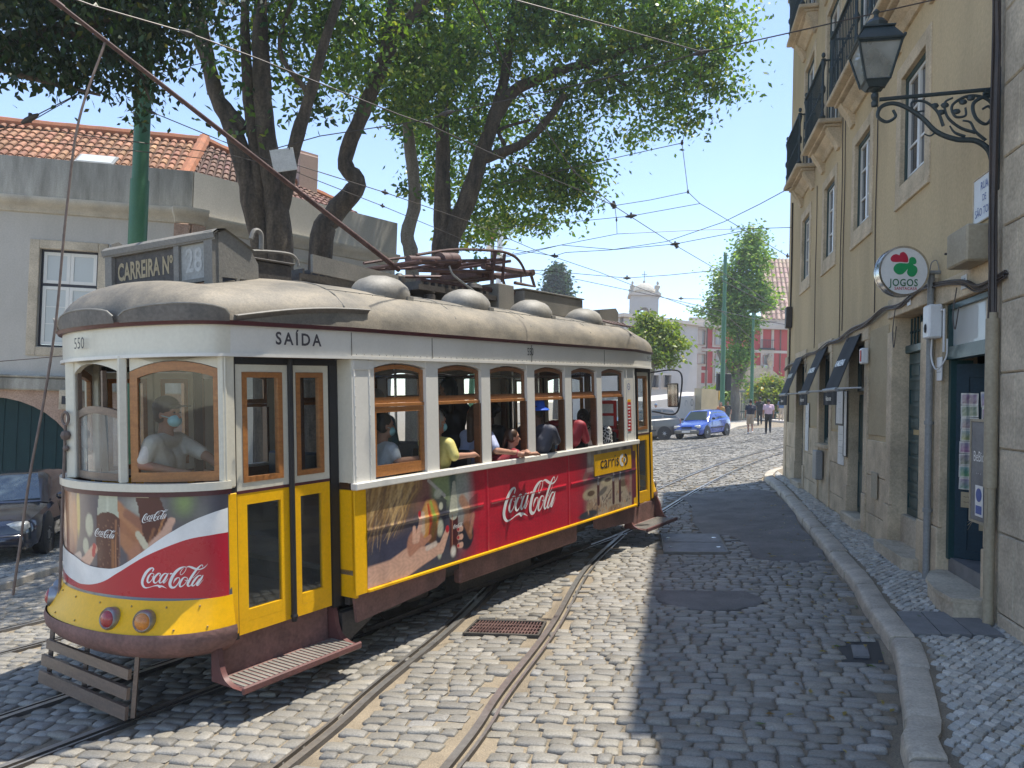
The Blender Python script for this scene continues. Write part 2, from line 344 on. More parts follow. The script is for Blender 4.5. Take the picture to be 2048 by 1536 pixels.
dirt('m_redwall', col(.52, .08, .075), col(.44, .07, .065), scale=.25, rough=.85, fine=.05)
dirt('m_paletrim', col(.62, .54, .46), col(.5, .43, .37), scale=.5, rough=.8)
dirt('m_palewall', col(.52, .48, .45), col(.42, .39, .36), scale=.3, rough=.85)
dirt('m_carblue', col(.02, .06, .33), col(.02, .055, .28), scale=1, rough=.25, coat=1, fine=.02)
dirt('m_cargrey', col(.12, .115, .11), col(.1, .095, .09), scale=1, rough=.35, coat=.7, fine=.02)
dirt('m_carblack', col(.008, .01, .022), col(.012, .013, .025), scale=1, rough=.12, coat=1, fine=.02)
dirt('m_carwindow', col(.05, .07, .08), rough=.05, coat=1)
dirt('m_hub', col(.35, .35, .36), rough=.35, metal=.8)
dirt('m_headlight', col(.6, .6, .56), col(.35, .35, .33), scale=12, rough=.1, coat=1)
dirt('m_mirror', col(.8, .8, .8), rough=.02, metal=1)
dirt('m_redbox', col(.55, .02, .02), rough=.4); dirt('m_lamppane', col(.5, .5, .47), col(.42, .42, .4), scale=4, rough=.2, coat=.5)
glass('m_lanternglass', tint=(.7, .7, .66, 1), mixf=.06, haze=.45)
dirt('m_roofpale', col(.34, .345, .33), col(.27, .275, .26), scale=6, rough=.6); dirt('m_blindnumber', col(.42, .425, .41), rough=.6); dirt('m_rope', col(.22, .17, .14), col(.12, .09, .08), scale=20, rough=.9)
dirt('m_cornice', col(.48, .45, .38), col(.3, .28, .24), scale=2, rough=.85, fine=.1, lo=.4, hi=.8); dirt('m_tileplain', col(.42, .16, .08), col(.25, .12, .07), scale=3, rough=.85, fine=.25); dirt('m_pinkchimney', col(.5, .36, .3), col(.4, .3, .26), scale=2, rough=.9, stretch=(1, 1, .4))
dirt('m_cyan', col(.05, .35, .42), col(.04, .28, .35), rough=.4); glass('m_shelterglass', tint=(.6, .75, .68, 1), mixf=.15, haze=.5)
dirt('m_bumper', col(.16, .16, .15), col(.12, .12, .11), rough=.6, scale=3)
dirt('m_floor', col(.2, .17, .13), col(.14, .12, .1), scale=3, rough=.7); wood('m_woodmid', col(.24, .10, .035), col(.15, .06, .022))
m_ = dirt('m_cokered', col(.46, .012, .03), col(.44, .012, .028), scale=2, rough=.28, fine=.02, coat=.5)
dirt('m_roofvent', col(.2, .19, .17), col(.32, .3, .26), scale=4, rough=.6, fine=.1, bump=.15)
dirt('m_tiledark', col(.26, .15, .12), col(.12, .075, .07), scale=2.2, rough=.85, fine=.22, bump=.3, bscale=40, lo=.3, hi=.75, attr='Col')  # tiles of wing two: its weathering and its shaded side both put into the colour
dirt('m_tilefar', col(.46, .33, .27), col(.32, .22, .19), scale=1, rough=.9, fine=.2, attr='Col')
dirt('m_darkgate', col(.006, .03, .035), col(.012, .042, .048), scale=4, rough=.6, fine=.2, spec=.2, stretch=(1, 1, .3))
dirt('m_visor', col(.10, .092, .082), col(.17, .15, .13), scale=5, rough=.6, fine=.15)
# ---------------------------------------------------------------- frames shared by the setting
FA = Vector((4.087, 6.265, 0)); FAZ = 12.376                     # foot of the yellow facade where its shop door begins
FM = up_mat(FA.x, FA.y, FAZ, 0); FMI = FM.inverted()             # local x along facade, y out to the street, z up
def FP(s, o, z): return FM @ Vector((s, o, z))
def fz(s, o=0): p = FP(s, o, 0); return gz(p.x, p.y)+.10          # pavement level beside the facade
TO = Vector((-2.0305, 7.0390)); TYAW, TPT, TRL = 34.7026, 2.32255, -1.9065
def tram_matrix():
    a, e, q = R(TYAW), R(TPT), R(TRL)
    X = Vector((math.sin(a)*math.cos(e), math.cos(a)*math.cos(e), math.sin(e))); Y0 = Vector((-math.cos(a), math.sin(a), 0)); Z0 = X.cross(Y0)
    Y = Y0*math.cos(q)+Z0*math.sin(q); Z = X.cross(Y); M = Matrix.Identity(4)
    for i in range(3): M[i][0] = X[i]; M[i][1] = Y[i]; M[i][2] = Z[i]
    M.translation = Vector((TO.x, TO.y, gz(TO.x, TO.y))); return M
TM = tram_matrix()
def TG(u, y): p = TM @ Vector((u, y, 0)); return (p.x, p.y)
# ---------------------------------------------------------------- 2D helpers
def inpoly(P, poly):
    poly = np.asarray(poly, float); x, y = P[:, 0], P[:, 1]; r = np.zeros(len(P), bool); j = len(poly)-1
    for i in range(len(poly)):
        xi, yi, xj, yj = poly[i][0], poly[i][1], poly[j][0], poly[j][1]
        c = ((yi > y) != (yj > y)) & (x < (xj-xi)*(y-yi)/((yj-yi) or 1e-9)+xi); r ^= c; j = i
    return r
def dpoly(P, line):
    line = np.asarray([(p[0], p[1]) for p in line], float); d = np.full(len(P), 1e9)
    for a, b in zip(line[:-1], line[1:]):
        ab = b-a; t = np.clip(((P-a)@ab)/(ab@ab+1e-12), 0, 1); q = a+t[:, None]*ab; d = np.minimum(d, np.hypot(*(P-q).T))
    return d
def offset(line, w):
    L = [Vector((p[0], p[1], 0)) for p in line]; o = []
    for i, p in enumerate(L):
        t = (L[min(i+1, len(L)-1)]-L[max(i-1, 0)]).normalized(); o.append(Vector((p.x-t.y*w, p.y+t.x*w, 0)))
    return o
def c2(pts, n=8): return catmull([(p[0], p[1], 0) for p in pts], n)
# ---------------------------------------------------------------- kerb lines and tracks, in metres on the street plane
KERB = c2([(1.0, 0.5), (1.62, 2.2), (2.21, 4.12), (2.39, 4.45), (2.66, 5.01), (2.99, 5.75), (3.1, 6.09), (3.33, 6.92), (3.64, 7.9), (4.06, 9.51), (4.69, 11.97), (5.67, 15.71), (6.35, 18.5), (7.6, 20.4), (9.6, 21.6), (14, 23.6)])
KERBO = offset(KERB, -.2)
LKERB = c2([(-9.5, 4.4), (-7.6, 7.4), (-6.75, 9.6), (-6.55, 11.3), (-5.2, 14.4), (-2.2, 19.5), (1.5, 26.0), (4.2, 31), (6.8, 36.6)])
nearB = c2([TG(-9, -.62), TG(-5, -.5), TG(-2.5, -.45), TG(1, -.45), TG(4, -.45), TG(6, -.47), (2.67, 13.5), (4.44, 17.2), (6.68, 21.4), (9.61, 26.0), (14.5, 31.5), (22, 37)])
A2 = c2([(-1.4, 1.2), (-.31, 4.4), (-.02, 5.47), (.44, 7.05), (1.0, 9.4), TG(6, -.5)])
TRACKS = [('tram_track', nearB, .9), ('tram_track', A2, .95),
          ('tram_track', c2([TG(-9, 2.1), TG(-3, 2.3), TG(3, 2.5), (1.2, 19.2), (4.4, 26.0), (8.3, 31.4), (12.6, 33.6), (20, 35.2)]), .9)]
RAILS = []
prof = [(-.012, -.004, 1), (0, .027, 0), (.055, .027, 1), (.058, -.02, 2), (.092, -.02, 1), (.095, .025, 0), (.118, .025, 1), (.122, -.004, 1)]
for nm, ln, g in TRACKS:
    mb = MB()
    for sgn, L in ((1, ln), (-1, offset(ln, g))):
        RAILS.append(L); L2 = [offset(L, -sgn*(p[0]-.03)) for p in prof]
        for k in range(len(prof)-1):
            rows = [[Vector((a.x, a.y, gz(a.x, a.y)+prof[k][1])) for a in L2[k]], [Vector((a.x, a.y, gz(a.x, a.y)+prof[k+1][1])) for a in L2[k+1]]]
            mb.grid(rows, prof[k][2])
    o = mb.build(nm, ['m_rail', 'm_raildark', 'm_black'], None, False); tag(o, kind='structure')
# ---------------------------------------------------------------- the street bed (sand between the stones), to the horizon
mb = MB(); N = 24
xs = [-400, -120, -50, -25, -12, -6, 0, 6, 12, 25, 50, 120, 400]; ys = [-60, -10, 0, 6, 12, 20, 30, 45, 70, 120, 300, 900]
def gfar(x, y): return gz(max(-30, min(30, x)), min(80, y))
mb.grid([[Vector((x, y, gfar(x, y)-.002)) for x in xs] for y in ys])
tag(mb.build('street', 'm_sand'), kind='structure')
# ---------------------------------------------------------------- patches that interrupt the cobbles
def blob(poly, n=3, jit=.06):
    P = catmull([(p[0], p[1], 0) for p in poly], n, True); return [(p.x+random.uniform(-jit, jit), p.y+random.uniform(-jit, jit)) for p in P]
ASPH = blob([(3.7, 15.9), (5.5, 16.2), (5.35, 14.6), (4.75, 12.2), (4.25, 10.4), (3.95, 9.2), (3.55, 9.15), (3.2, 9.6), (3.3, 10.9), (2.95, 11.5), (3.25, 13.0), (3.55, 14.4)], 4, .05)
ASPH2 = blob([(1.6, 8.1), (2.1, 8.0), (2.55, 7.8), (2.5, 7.35), (2.0, 7.3), (1.65, 7.6)], 4, .04)
COVER = [(2.35, 11.45), (3.17, 11.2), (2.93, 9.85), (2.12, 10.1)]
GRATE = [(-.28, 7.36), (.40, 7.17), (.31, 6.73), (-.39, 6.93)]
DRAIN = [(2.78, 6.25), (3.1, 6.2), (2.86, 5.6), (2.58, 5.7)]
SLABP = [(3.45, 6.6), (4.02, 6.46), (3.9, 5.82), (3.25, 5.98)]
def stones(name, mat, P, ang, a, b, h, colr, dz, near, ringn=8, pw=7.0, drop=.014, inset=.010, slope=True):
    """P (n,2) centres, ang/a/b/h arrays, colr (n,3): rounded blocks on the slope"""
    n = len(P); K = ringn; q = 2*np.pi*(np.arange(K)+.5)/K; cx = np.sign(np.cos(q))*np.abs(np.cos(q))**(2/pw); sx = np.sign(np.sin(q))*np.abs(np.sin(q))**(2/pw)
    rings = [(1.0, 0, -.012), (1.0, 0, .45), (1.0, 1, .92)] if near else [(1.0, 0, -.012), (.97, .6, .95)]
    jx = RNG.normal(0, .06, (n, K)); jy = RNG.normal(0, .075, (n, K)); V = []
    tx = RNG.normal(0, .035, n); ty = RNG.normal(0, .035, n)
    for sc, ins, hh in rings:
        ax = (a[:, None]*(cx+jx))*sc; by = (b[:, None]*(sx+jy))*sc
        if ins: ax = ax-np.sign(ax)*np.minimum(inset*ins, abs(ax)*.5); by = by-np.sign(by)*np.minimum(inset*ins, abs(by)*.5)
        z = np.where(hh > 0, h[:, None]*hh + ax*tx[:, None] + by*ty[:, None], -drop)
        V.append(np.stack([ax, by, z*np.ones_like(ax)], -1))
    V.append(np.stack([np.zeros((n, 1)), np.zeros((n, 1)), (h*1.03)[:, None]], -1))
    V = np.concatenate(V, 1); c, s = np.cos(ang)[:, None], np.sin(ang)[:, None]
    X = V[..., 0]*c-V[..., 1]*s+P[:, 0:1]; Y = V[..., 0]*s+V[..., 1]*c+P[:, 1:2]; Z = V[..., 2]+GX*X+GY*Y+dz
    W_ = V.shape[1]; base = (np.arange(n)*W_)[:, None, None]; k = np.arange(K); kn = (k+1) % K
    quads = np.concatenate([np.stack([r*K+k, r*K+kn, (r+1)*K+kn, (r+1)*K+k], -1) for r in range(len(rings)-1)], 0)
    T = np.stack([(len(rings)-1)*K+k, (len(rings)-1)*K+kn, np.full(K, len(rings)*K)], -1)
    F4 = (base+quads[None]).reshape(-1, 4); F3 = (base+T[None]).reshape(-1, 3)
    cols = np.repeat(colr, W_, 0)
    return tag(mesh_np(name, np.stack([X, Y, Z], -1).reshape(-1, 3), [F4, F3], mat, cols, None, True, None, 55), kind='structure')
def field(az, v0, v1, x0, x1, rowd, ln, wave):
    a = R(az); c = np.array([math.sin(a), math.cos(a)]); r = np.array([math.cos(a), -math.sin(a)]); P = []; A = []; B = []
    v = v0
    while v < v1:
        dpt = rowd*RNG.uniform(.86, 1.16); u = x0+RNG.uniform(0, .3); ls = []
        while u < x1: l = ln*RNG.uniform(.62, 1.45); ls.append((u+l/2, l)); u += l
        ls = np.array(ls); wv = wave*np.sin(ls[:, 0]*.9+v*.13)+wave*.5*np.sin(ls[:, 0]*2.3+v*.4)
        P.append(np.outer(ls[:, 0], r)+np.outer(v+dpt/2+wv, c)); A.append(ls[:, 1]); B.append(np.full(len(ls), dpt)); v += dpt
    return np.concatenate(P), np.concatenate(A), np.concatenate(B)
ROADP = [(p.x, p.y) for p in KERB]+[(40, 24), (40, 60), (-2, 60)]+[(p.x, p.y) for p in reversed(LKERB)]+[(-9.5, -2), (1, -2)]
def road_ok(P, marg=.05):
    ok = inpoly(P, ROADP) & ~inpoly(P, ASPH) & ~inpoly(P, ASPH2) & ~inpoly(P, DRAIN)
    for q in (COVER, GRATE): ok &= ~inpoly(P, [((p[0]-sum(a[0] for a in q)/4)*1.1+sum(a[0] for a in q)/4, (p[1]-sum(a[1] for a in q)/4)*1.1+sum(a[1] for a in q)/4) for p in q])
    for L in RAILS: ok &= dpoly(P, L) > .06+marg
    ok &= dpoly(P, KERB) > .07
    return ok
def tone(n, P):
    b = RNG.normal(.205, .030, n).clip(.1, .32); patch = .5+.5*np.sin(P[:, 0]*1.1+np.sin(P[:, 1]*.7)*2); b *= .96+.08*patch
    t = RNG.normal(0, .02, n); return np.stack([b*(1.07+t), b*(1.0+t*.3), b*(.87-t)], -1)
P, A, B = field(14, 2.0, 15.5, -13, 8, .104, .155, .05); ok = road_ok(P) & (np.abs(P[:, 0]) < P[:, 1]*.78+1.2) ; P, A, B = P[ok], A[ok], B[ok]; n = len(P)
stones('cobblestones', 'm_cobble', P, np.full(n, -R(14))+RNG.normal(0, .05, n), A/2-.0055, B/2-.005, RNG.normal(.020, .004, n), tone(n, P), 0, True)
P, A, B = field(14, 15.5, 48, -16, 26, .13, .19, .08); ok = road_ok(P) & (np.abs(P[:, 0]) < P[:, 1]*.8+1); P, A, B = P[ok], A[ok], B[ok]; n = len(P)
stones('cobblestones', 'm_cobble', P, np.full(n, -R(14))+RNG.normal(0, .05, n), A/2-.007, B/2-.007, RNG.normal(.02, .004, n), tone(n, P)*1.08, 0, False)
# asphalt patches
def patch(name, poly, mat, dz, c=None):
    cx = sum(p[0] for p in poly)/len(poly); cy = sum(p[1] for p in poly)/len(poly); mb = MB(); rings = []
    for k, (f, z) in enumerate(((1.0, -.01), (.985, dz*.7), (.93, dz), (.6, dz+.004), (.25, dz+.002))):
        rings.append([Vector((cx+(x-cx)*f, cy+(y-cy)*f, gz(cx+(x-cx)*f, cy+(y-cy)*f)+z+random.uniform(-.002, .002))) for x, y in poly])
    mb.grid(rings, 0, True); mb.add(rings[-1], [tuple(range(len(poly)))])
    return tag(mb.build(name, mat, None, True), kind='structure')
patch('asphalt_patch', ASPH, 'm_asphalt', .03); patch('asphalt_patch', ASPH2, 'm_asphalt', .03)
def lerp2(q, u, v):   # q four corners (far-left, far-right, near-right, near-left)
    a = Vector(q[3]).lerp(Vector(q[2]), u); b = Vector(q[0]).lerp(Vector(q[1]), u); p = a.lerp(b, v); return p
def q3(q, u, v, z): p = lerp2(q, u, v); return Vector((p.x, p.y, gz(p.x, p.y)+z))
def qbox(mb, q, u0, u1, v0, v1, z0, z1, m=0):
    V = [q3(q, u, v, z) for z in (z0, z1) for (u, v) in ((u0, v0), (u1, v0), (u1, v1), (u0, v1))]
    mb.add(V, [(3, 2, 1, 0), (4, 5, 6, 7), (0, 1, 5, 4), (1, 2, 6, 5), (2, 3, 7, 6), (3, 0, 4, 7)], m)
# drain grate between the rails
t = thing('drain_grate', 'rusty iron drain grate set between the cobbles beside the foreground rails', 'grate', ground_mat(0, 7.05, 104)); I = t.matrix_world.inverted()
mb = MB(); 
for (a, b, c_, d) in ((0, 1, 0, .07), (0, 1, .93, 1), (0, .03, .07, .93), (.97, 1, .07, .93)): qbox(mb, GRATE, a, b, c_, d, -.02, .03)
mb.v = [I @ Vector(v) for v in mb.v]; mb.build('frame', 'm_raildark', t)
mb = MB()
for i in range(1, 22): qbox(mb, GRATE, .03+i*.0427-.008, .03+i*.0427+.008, .07, .93, -.01, .026)
for j in (.28, .5, .72): qbox(mb, GRATE, .03, .97, j-.025, j+.025, -.02, .022)
mb.v = [I @ Vector(v) for v in mb.v]; mb.build('bars', 'm_rustred', t)
mb = MB(); qbox(mb, GRATE, .02, .98, .02, .98, -.03, -.015); mb.v = [I @ Vector(v) for v in mb.v]; mb.build('pit', 'm_black', t)
# utility cover made of two plates
t = thing('utility_cover', 'double grey utility cover plate in the shaded cobbles', 'cover', ground_mat(2.6, 10.6, 104)); I = t.matrix_world.inverted()
for nm, a, b in (('cover_plate', 0, .485), ('cover_plate', .515, 1)):
    mb = MB(); qbox(mb, COVER, .03, .97, a+.01, b-.01, -.02, .032)
    for u in (.12, .88): qbox(mb, COVER, u-.03, u+.03, (a+b)/2-.02, (a+b)/2+.02, .033, .036, 1)
    mb.v = [I @ Vector(v) for v in mb.v]; mb.build(nm, ['m_slab', 'm_chrome'], t)
mb = MB()
for (a, b, c_, d) in ((0, 1, -.015, .008), (0, 1, .992, 1.015), (0, .027, .012, .988), (.973, 1, .012, .988), (.03, .97, .488, .512)): qbox(mb, COVER, a, b, c_, d, -.02, .027 if c_ == .488 else .035)
mb.v = [I @ Vector(v) for v in mb.v]; mb.build('frame', 'm_roofgrey', t)
# kerb drain (dark recess with wet plate)
t = thing('kerb_drain', 'broken dark gutter drain at the foot of the kerb', 'drain', ground_mat(2.7, 5.95, 104)); I = t.matrix_world.inverted()
mb = MB(); qbox(mb, DRAIN, .3, .68, .28, .72, -.02, .02); mb.v = [I @ Vector(v) for v in mb.v]; mb.build('plate', 'm_slab', t)
mb = MB(); qbox(mb, DRAIN, .0, 1, 0, 1, -.03, .002); mb.v = [I @ Vector(v) for v in mb.v]; mb.build('pit', 'm_black', t)
# ---------------------------------------------------------------- kerb stones
mb = MB(); Lk = [Vector((p.x, p.y, 0)) for p in KERB]; cum = [0]
for a, b in zip(Lk[:-1], Lk[1:]): cum.append(cum[-1]+(b-a).length)
def kat(d, off):
    d = max(0, min(cum[-1]-1e-4, d)); i = max(k for k in range(len(cum)) if cum[k] <= d); i = min(i, len(Lk)-2)
    a, b = Lk[i], Lk[i+1]; t_ = (d-cum[i])/max(1e-6, cum[i+1]-cum[i]); tn = (b-a).normalized(); p = a.lerp(b, t_); return Vector((p.x+tn.y*off, p.y-tn.x*off, 0))
d = 0
while d < cum[-1]-1:
    l = random.uniform(.55, 1.05); h = .115+random.uniform(-.01, .012); w = .2+random.uniform(-.015, .02); jo = random.uniform(-.012, .012); rows = []
    for (o_, z) in ((jo, -.03), (jo+.004, h-.03), (jo+.016, h-.01), (jo+.04, h), (w-.02, h+.004), (w, h-.006), (w, -.03)):
        rows.append([(lambda p: Vector((p.x, p.y, gz(p.x, p.y)+z+random.uniform(-.003, .003))))(kat(d+.008+(l-.016)*t_, o_)) for t_ in (0, .03, .25, .5, .75, .97, 1)])
    for r_ in rows[1:6]:
        for e in (0, -1): r_[e].z -= .012
    mb.grid(rows); mb.add([r_[0] for r_ in rows], [tuple(range(7))]); mb.add([r_[-1] for r_ in rows], [tuple(range(7))]); d += l
tag(mb.build('kerb', 'm_kerb', None, True, None, 35), kind='structure')
# ---------------------------------------------------------------- right pavement: bed and small limestone setts laid on the diagonal
edge = [(p.x, p.y) for p in offset(KERB, -.2)]
e0 = [e for e in edge if e[1] < 19.4]
wall = [(FP(s, .0, 0).x, FP(s, 0, 0).y) for s in (12.2, 8, 4, 0, -4, -8)]
PAV = e0+[(edge[-1][0]-3, edge[-1][1]-1), (FP(12.2, -3, 0).x, FP(12.2, -3, 0).y)]+wall
PAV = [p for p in PAV]
mb = MB(); rows = []
for i in range(60):
    s = -7+i*.36; row = []
    for k in range(8):
        p0 = FP(s, -.3, 0); q = None
        # walk out from the wall until the kerb line
        w = 0
        while w < 3.5:
            pt = FP(s, w, 0)
            if dpoly(np.array([[pt.x, pt.y]]), KERB)[0] < .2: break
            w += .06
        if s > 13.2 and w > 2.6: w = 2.6
        pt = FP(s, -.3+(w+.3)*k/7, 0); row.append(Vector((pt.x, pt.y, gz(pt.x, pt.y)+.092)))
    rows.append(row)
mb.grid(rows); tag(mb.build('pavement', 'm_sand'), kind='structure')
PB = np.array([[v[0], v[1]] for r_ in rows for v in r_])
EDGE = [(r_[-1].x, r_[-1].y) for r_ in rows]; pavpoly = [(r_[0].x, r_[0].y) for r_ in rows]+EDGE[::-1]
sz = .083; g = []; u0 = FM.to_3x3()
nn = 0; P = []
for i in range(-180, 260):
    for j in range(-120, 120):
        s = (i+j)*sz*.62+4; o_ = (i-j)*sz*.5
        if -5 < s < 14 and -.1 < o_ < 3: P.append((s, o_))
P = np.array(P); a_ = R(FAZ); dX = np.array([math.sin(a_), math.cos(a_)]); dY = np.array([-math.cos(a_), math.sin(a_)])
Pw = np.array([FA.x, FA.y])+P[:, 0:1]*dX+P[:, 1:2]*dY; Pw += RNG.normal(0, .004, Pw.shape)
wob = .03*np.sin(Pw[:, 1]*1.3); Pw[:, 0] += wob
ok = inpoly(Pw, pavpoly) & (P[:, 1] > .03) & (dpoly(Pw, KERB) > .245) & ~inpoly(Pw, SLABP) & (np.abs(Pw[:, 0]) < Pw[:, 1]*.8+.6); Pw = Pw[ok]; n = len(Pw)
b = RNG.normal(.42, .07, n).clip(.18, .6); t_ = RNG.normal(0, .02, n); cl = np.stack([b*(1.03+t_), b*.985, b*(.88-t_)], -1)
def dia(name, P, cl, ang, dz):     # diamond setts (4-cornered rounded)
    n = len(P); stones(name, 'm_calcada', P, ang, np.full(n, sz*.56)*RNG.uniform(.9, 1.02, n), np.full(n, sz*.45)*RNG.uniform(.9, 1.03, n), RNG.normal(.014, .003, n), cl, dz, False, 8, 1.35, .004, .006)
dia('pavement_setts', Pw, cl, np.full(n, math.pi/2-a_)+RNG.normal(0, .06, n), .096)
mb = MB(); 
for k in range(3): qbox(mb, SLABP, k/3+.006, (k+1)/3-.006, .01, .99, .08, .118)
tag(mb.build('stone_slab', 'm_slab'), 'dark grey stone slab let into the pale pavement setts', 'slab')
# ---------------------------------------------------------------- left pavement
mb = MB(); LK = [(p.x, p.y) for p in LKERB]
mb.grid([[Vector((x-.14, y, gz(x-.14, y)+.1)) for x, y in LK], [Vector((x-4, y+1, gz(x-4, y+1)+.1)) for x, y in LK], [Vector((x-30, y+8, gz(x-20, y+8)+.1)) for x, y in LK]])
tag(mb.build('pavement', 'm_stonegrey'), kind='structure')
mb = MB()
for k, (w0, w1, z0, z1) in enumerate(((0, .004, -.02, .095), (.004, .03, .095, .11), (.03, .24, .11, .11))):
    a = offset(LKERB, w0); b2 = offset(LKERB, w1)
    mb.grid([[Vector((p.x, p.y, gz(p.x, p.y)+z0)) for p in a], [Vector((p.x, p.y, gz(p.x, p.y)+z1)) for p in b2]])
tag(mb.build('kerb', 'm_kerb'), kind='structure')
P, A, B = field(30, 4, 22, -16, -1, .1, .12, .02); lp = [(x-.25, y) for x, y in LK]+[(x-5.5, y+2) for x, y in reversed(LK)]
ok = inpoly(P, lp) & (P[:, 0] > -11); P, A, B = P[ok], A[ok], B[ok]; n = len(P); b = RNG.normal(.27, .05, n).clip(.12, .4)
stones('pavement_setts', 'm_calcada', P, np.full(n, -R(30)), A/2-.005, B/2-.005, np.full(n, .018), np.stack([b, b*.99, b*.93], -1), .098, False)
# ---------------------------------------------------------------- walls with real openings
def wall_open(mb, x0, x1, z0, z1, opens, depth=.2, m=0, mr=None, y=0.0):
    xs = sorted(set([x0, x1]+[v for o in opens for v in o[:2]])); zs = sorted(set([z0, z1]+[v for o in opens for v in o[2:4]]))
    for a, b in zip(xs[:-1], xs[1:]):
        for c, d in zip(zs[:-1], zs[1:]):
            cx, cz = (a+b)/2, (c+d)/2
            if any(o[0] < cx < o[1] and o[2] < cz < o[3] for o in opens): continue
            mb.quad((a, y, c), (b, y, c), (b, y, d), (a, y, d), m)
    for o in opens:
        dp = o[4] if len(o) > 4 else depth; r = m if mr is None else mr; a, b, c, d = o[:4]; q = y-dp
        mb.quad((a, y, c), (a, q, c), (a, q, d), (a, y, d), r); mb.quad((b, y, c), (b, y, d), (b, q, d), (b, q, c), r)
        mb.quad((a, y, d), (a, q, d), (b, q, d), (b, y, d), r); mb.quad((a, y, c), (b, y, c), (b, q, c), (a, q, c), r)
def ring(mb, a, b, c, d, w, y0, y1, m=0, wb=None, bev=0):      # a rectangular frame round the opening a..b, c..d, butted at the corners
    wb = w if wb is None else wb
    mb.bb(a-w, a, y0, y1, c-wb, d+w, m, bev); mb.bb(b, b+w, y0, y1, c-wb, d+w, m, bev)
    mb.bb(a, b, y0, y1, d, d+w, m, bev)
    if wb > 0: mb.bb(a, b, y0, y1, c-wb, c, m, bev)
def inring(mb, a, b, c, d, w, y0, y1, m=0):
    mb.bb(a, a+w, y0, y1, c, d, m); mb.bb(b-w, b, y0, y1, c, d, m); mb.bb(a+w, b-w, y0, y1, d-w, d, m); mb.bb(a+w, b-w, y0, y1, c, c+w, m)
YB = thing('townhouse', 'tall ochre plastered townhouse with stone ground floor lining the shaded right pavement', 'building', FM, None)
WIN1 = [(1.93, 2.86), (4.33, 5.26), (6.73, 7.66), (9.2, 10.1)]; WZ = (4.87, 6.2)
BAL = [(4.2, 5.3), (6.6, 7.7), (9.0, 10.1)]; BZ = (7.1, 9.5)
HT = 12.15; FE = 12.05
opens = [(a, b, *WZ) for a, b in WIN1] + [(a, b, *BZ) for a, b in [(1.8, 2.9)]+BAL] + [(a, b, 10.4, 11.9) for a, b in [(1.8, 2.9)]+BAL]
DOORS = [(.15, 1.24, .2, 3.2, .3), (1.90, 2.99, .2, 3.27, .3), (4.36, 5.27, .2, 3.1, .25), (6.78, 7.66, 1.5, 3.1, .2), (9.36, 10.34, .2, 3.1, .25)]
mb = MB(); wall_open(mb, -.0, FE, -.3, HT, opens+DOORS, .11, 0, 1)
mb.quad((FE, 0, -.3), (FE, -9, -.3), (FE, -9, HT), (FE, 0, HT)); mb.quad((0, 0, HT), (FE, 0, HT), (FE, -9, HT), (0, -9, HT))
mb.quad((0, -9, -.3), (FE, -9, -.3), (FE, -9, HT), (0, -9, HT))
mb.build('wall', ['m_yellowwall', 'm_limestone'], YB)
mb = MB(); mb.bb(-.1, FE+.12, -.2, .14, HT+.002, HT+.15, 0); mb.bb(-.1, FE+.08, -.2, .08, HT-.2, HT, 0); mb.build('cornice', 'm_limestone', YB)
mb = MB(); mb.bb(.02, FE, -8.9, -1.6, .1, HT-.3); mb.build('interior', 'm_black', YB)
# stone ground floor: pilasters, lintels, plinth slabs (proud of the plaster, butted)
mb = MB(); z2 = 3.24
def jam(a, b, z0, z1, y=.03): mb.bb(a, b, -.02, y, z0, z1, 0, .008)
for (a, b) in ((.0, .147), (1.243, 1.42), (1.45, 1.897), (2.993, 3.2), (4.15, 4.357), (5.273, 5.45), (6.6, 6.777), (7.663, 7.85), (9.15, 9.357), (10.343, 10.55)):
    jam(a, b, .1, .95, .045); jam(a, b, .955, 3.1, .03)
for (a, b, z) in ((.0, 1.42, 3.203), (1.45, 3.2, 3.273), (4.15, 5.45, 3.103), (6.6, 7.85, 3.103), (9.15, 10.55, 3.103)): jam(a, b, z, z+.24, .034)
jam(11.7, FE+.02, .1, 3.35, .04)
# plinth slabs with joints between the openings
for (a, b, zt) in ((3.205, 4.145, 1.72), (5.455, 6.595, 1.75), (7.855, 9.145, 1.75), (10.555, 11.695, 1.8)):
    x = a; w = (b-a)/2
    for i in range(2):
        z = .1
        for h in (.62, .52, zt-.1-1.14): jam(x+.004, x+w-.004, z, z+h-.008, .02+random.uniform(0, .008)); z += h
        x += w
jam(6.78, 7.66, .1, 1.497, .015)
mb.bb(6.78, 7.7, .0, .09, 1.42, 1.496, 0, .01)
mb.build('stone_surround', 'm_limestone', YB)
for (a, b) in ((3.215, 4.135), (5.465, 6.585), (7.865, 9.135), (10.565, 11.69)): mb = MB(); mb.bb(a, b, -.02, .012, 1.78, 3.22, 0, .006); mb.build('plaster_panel', 'm_plaster', YB)
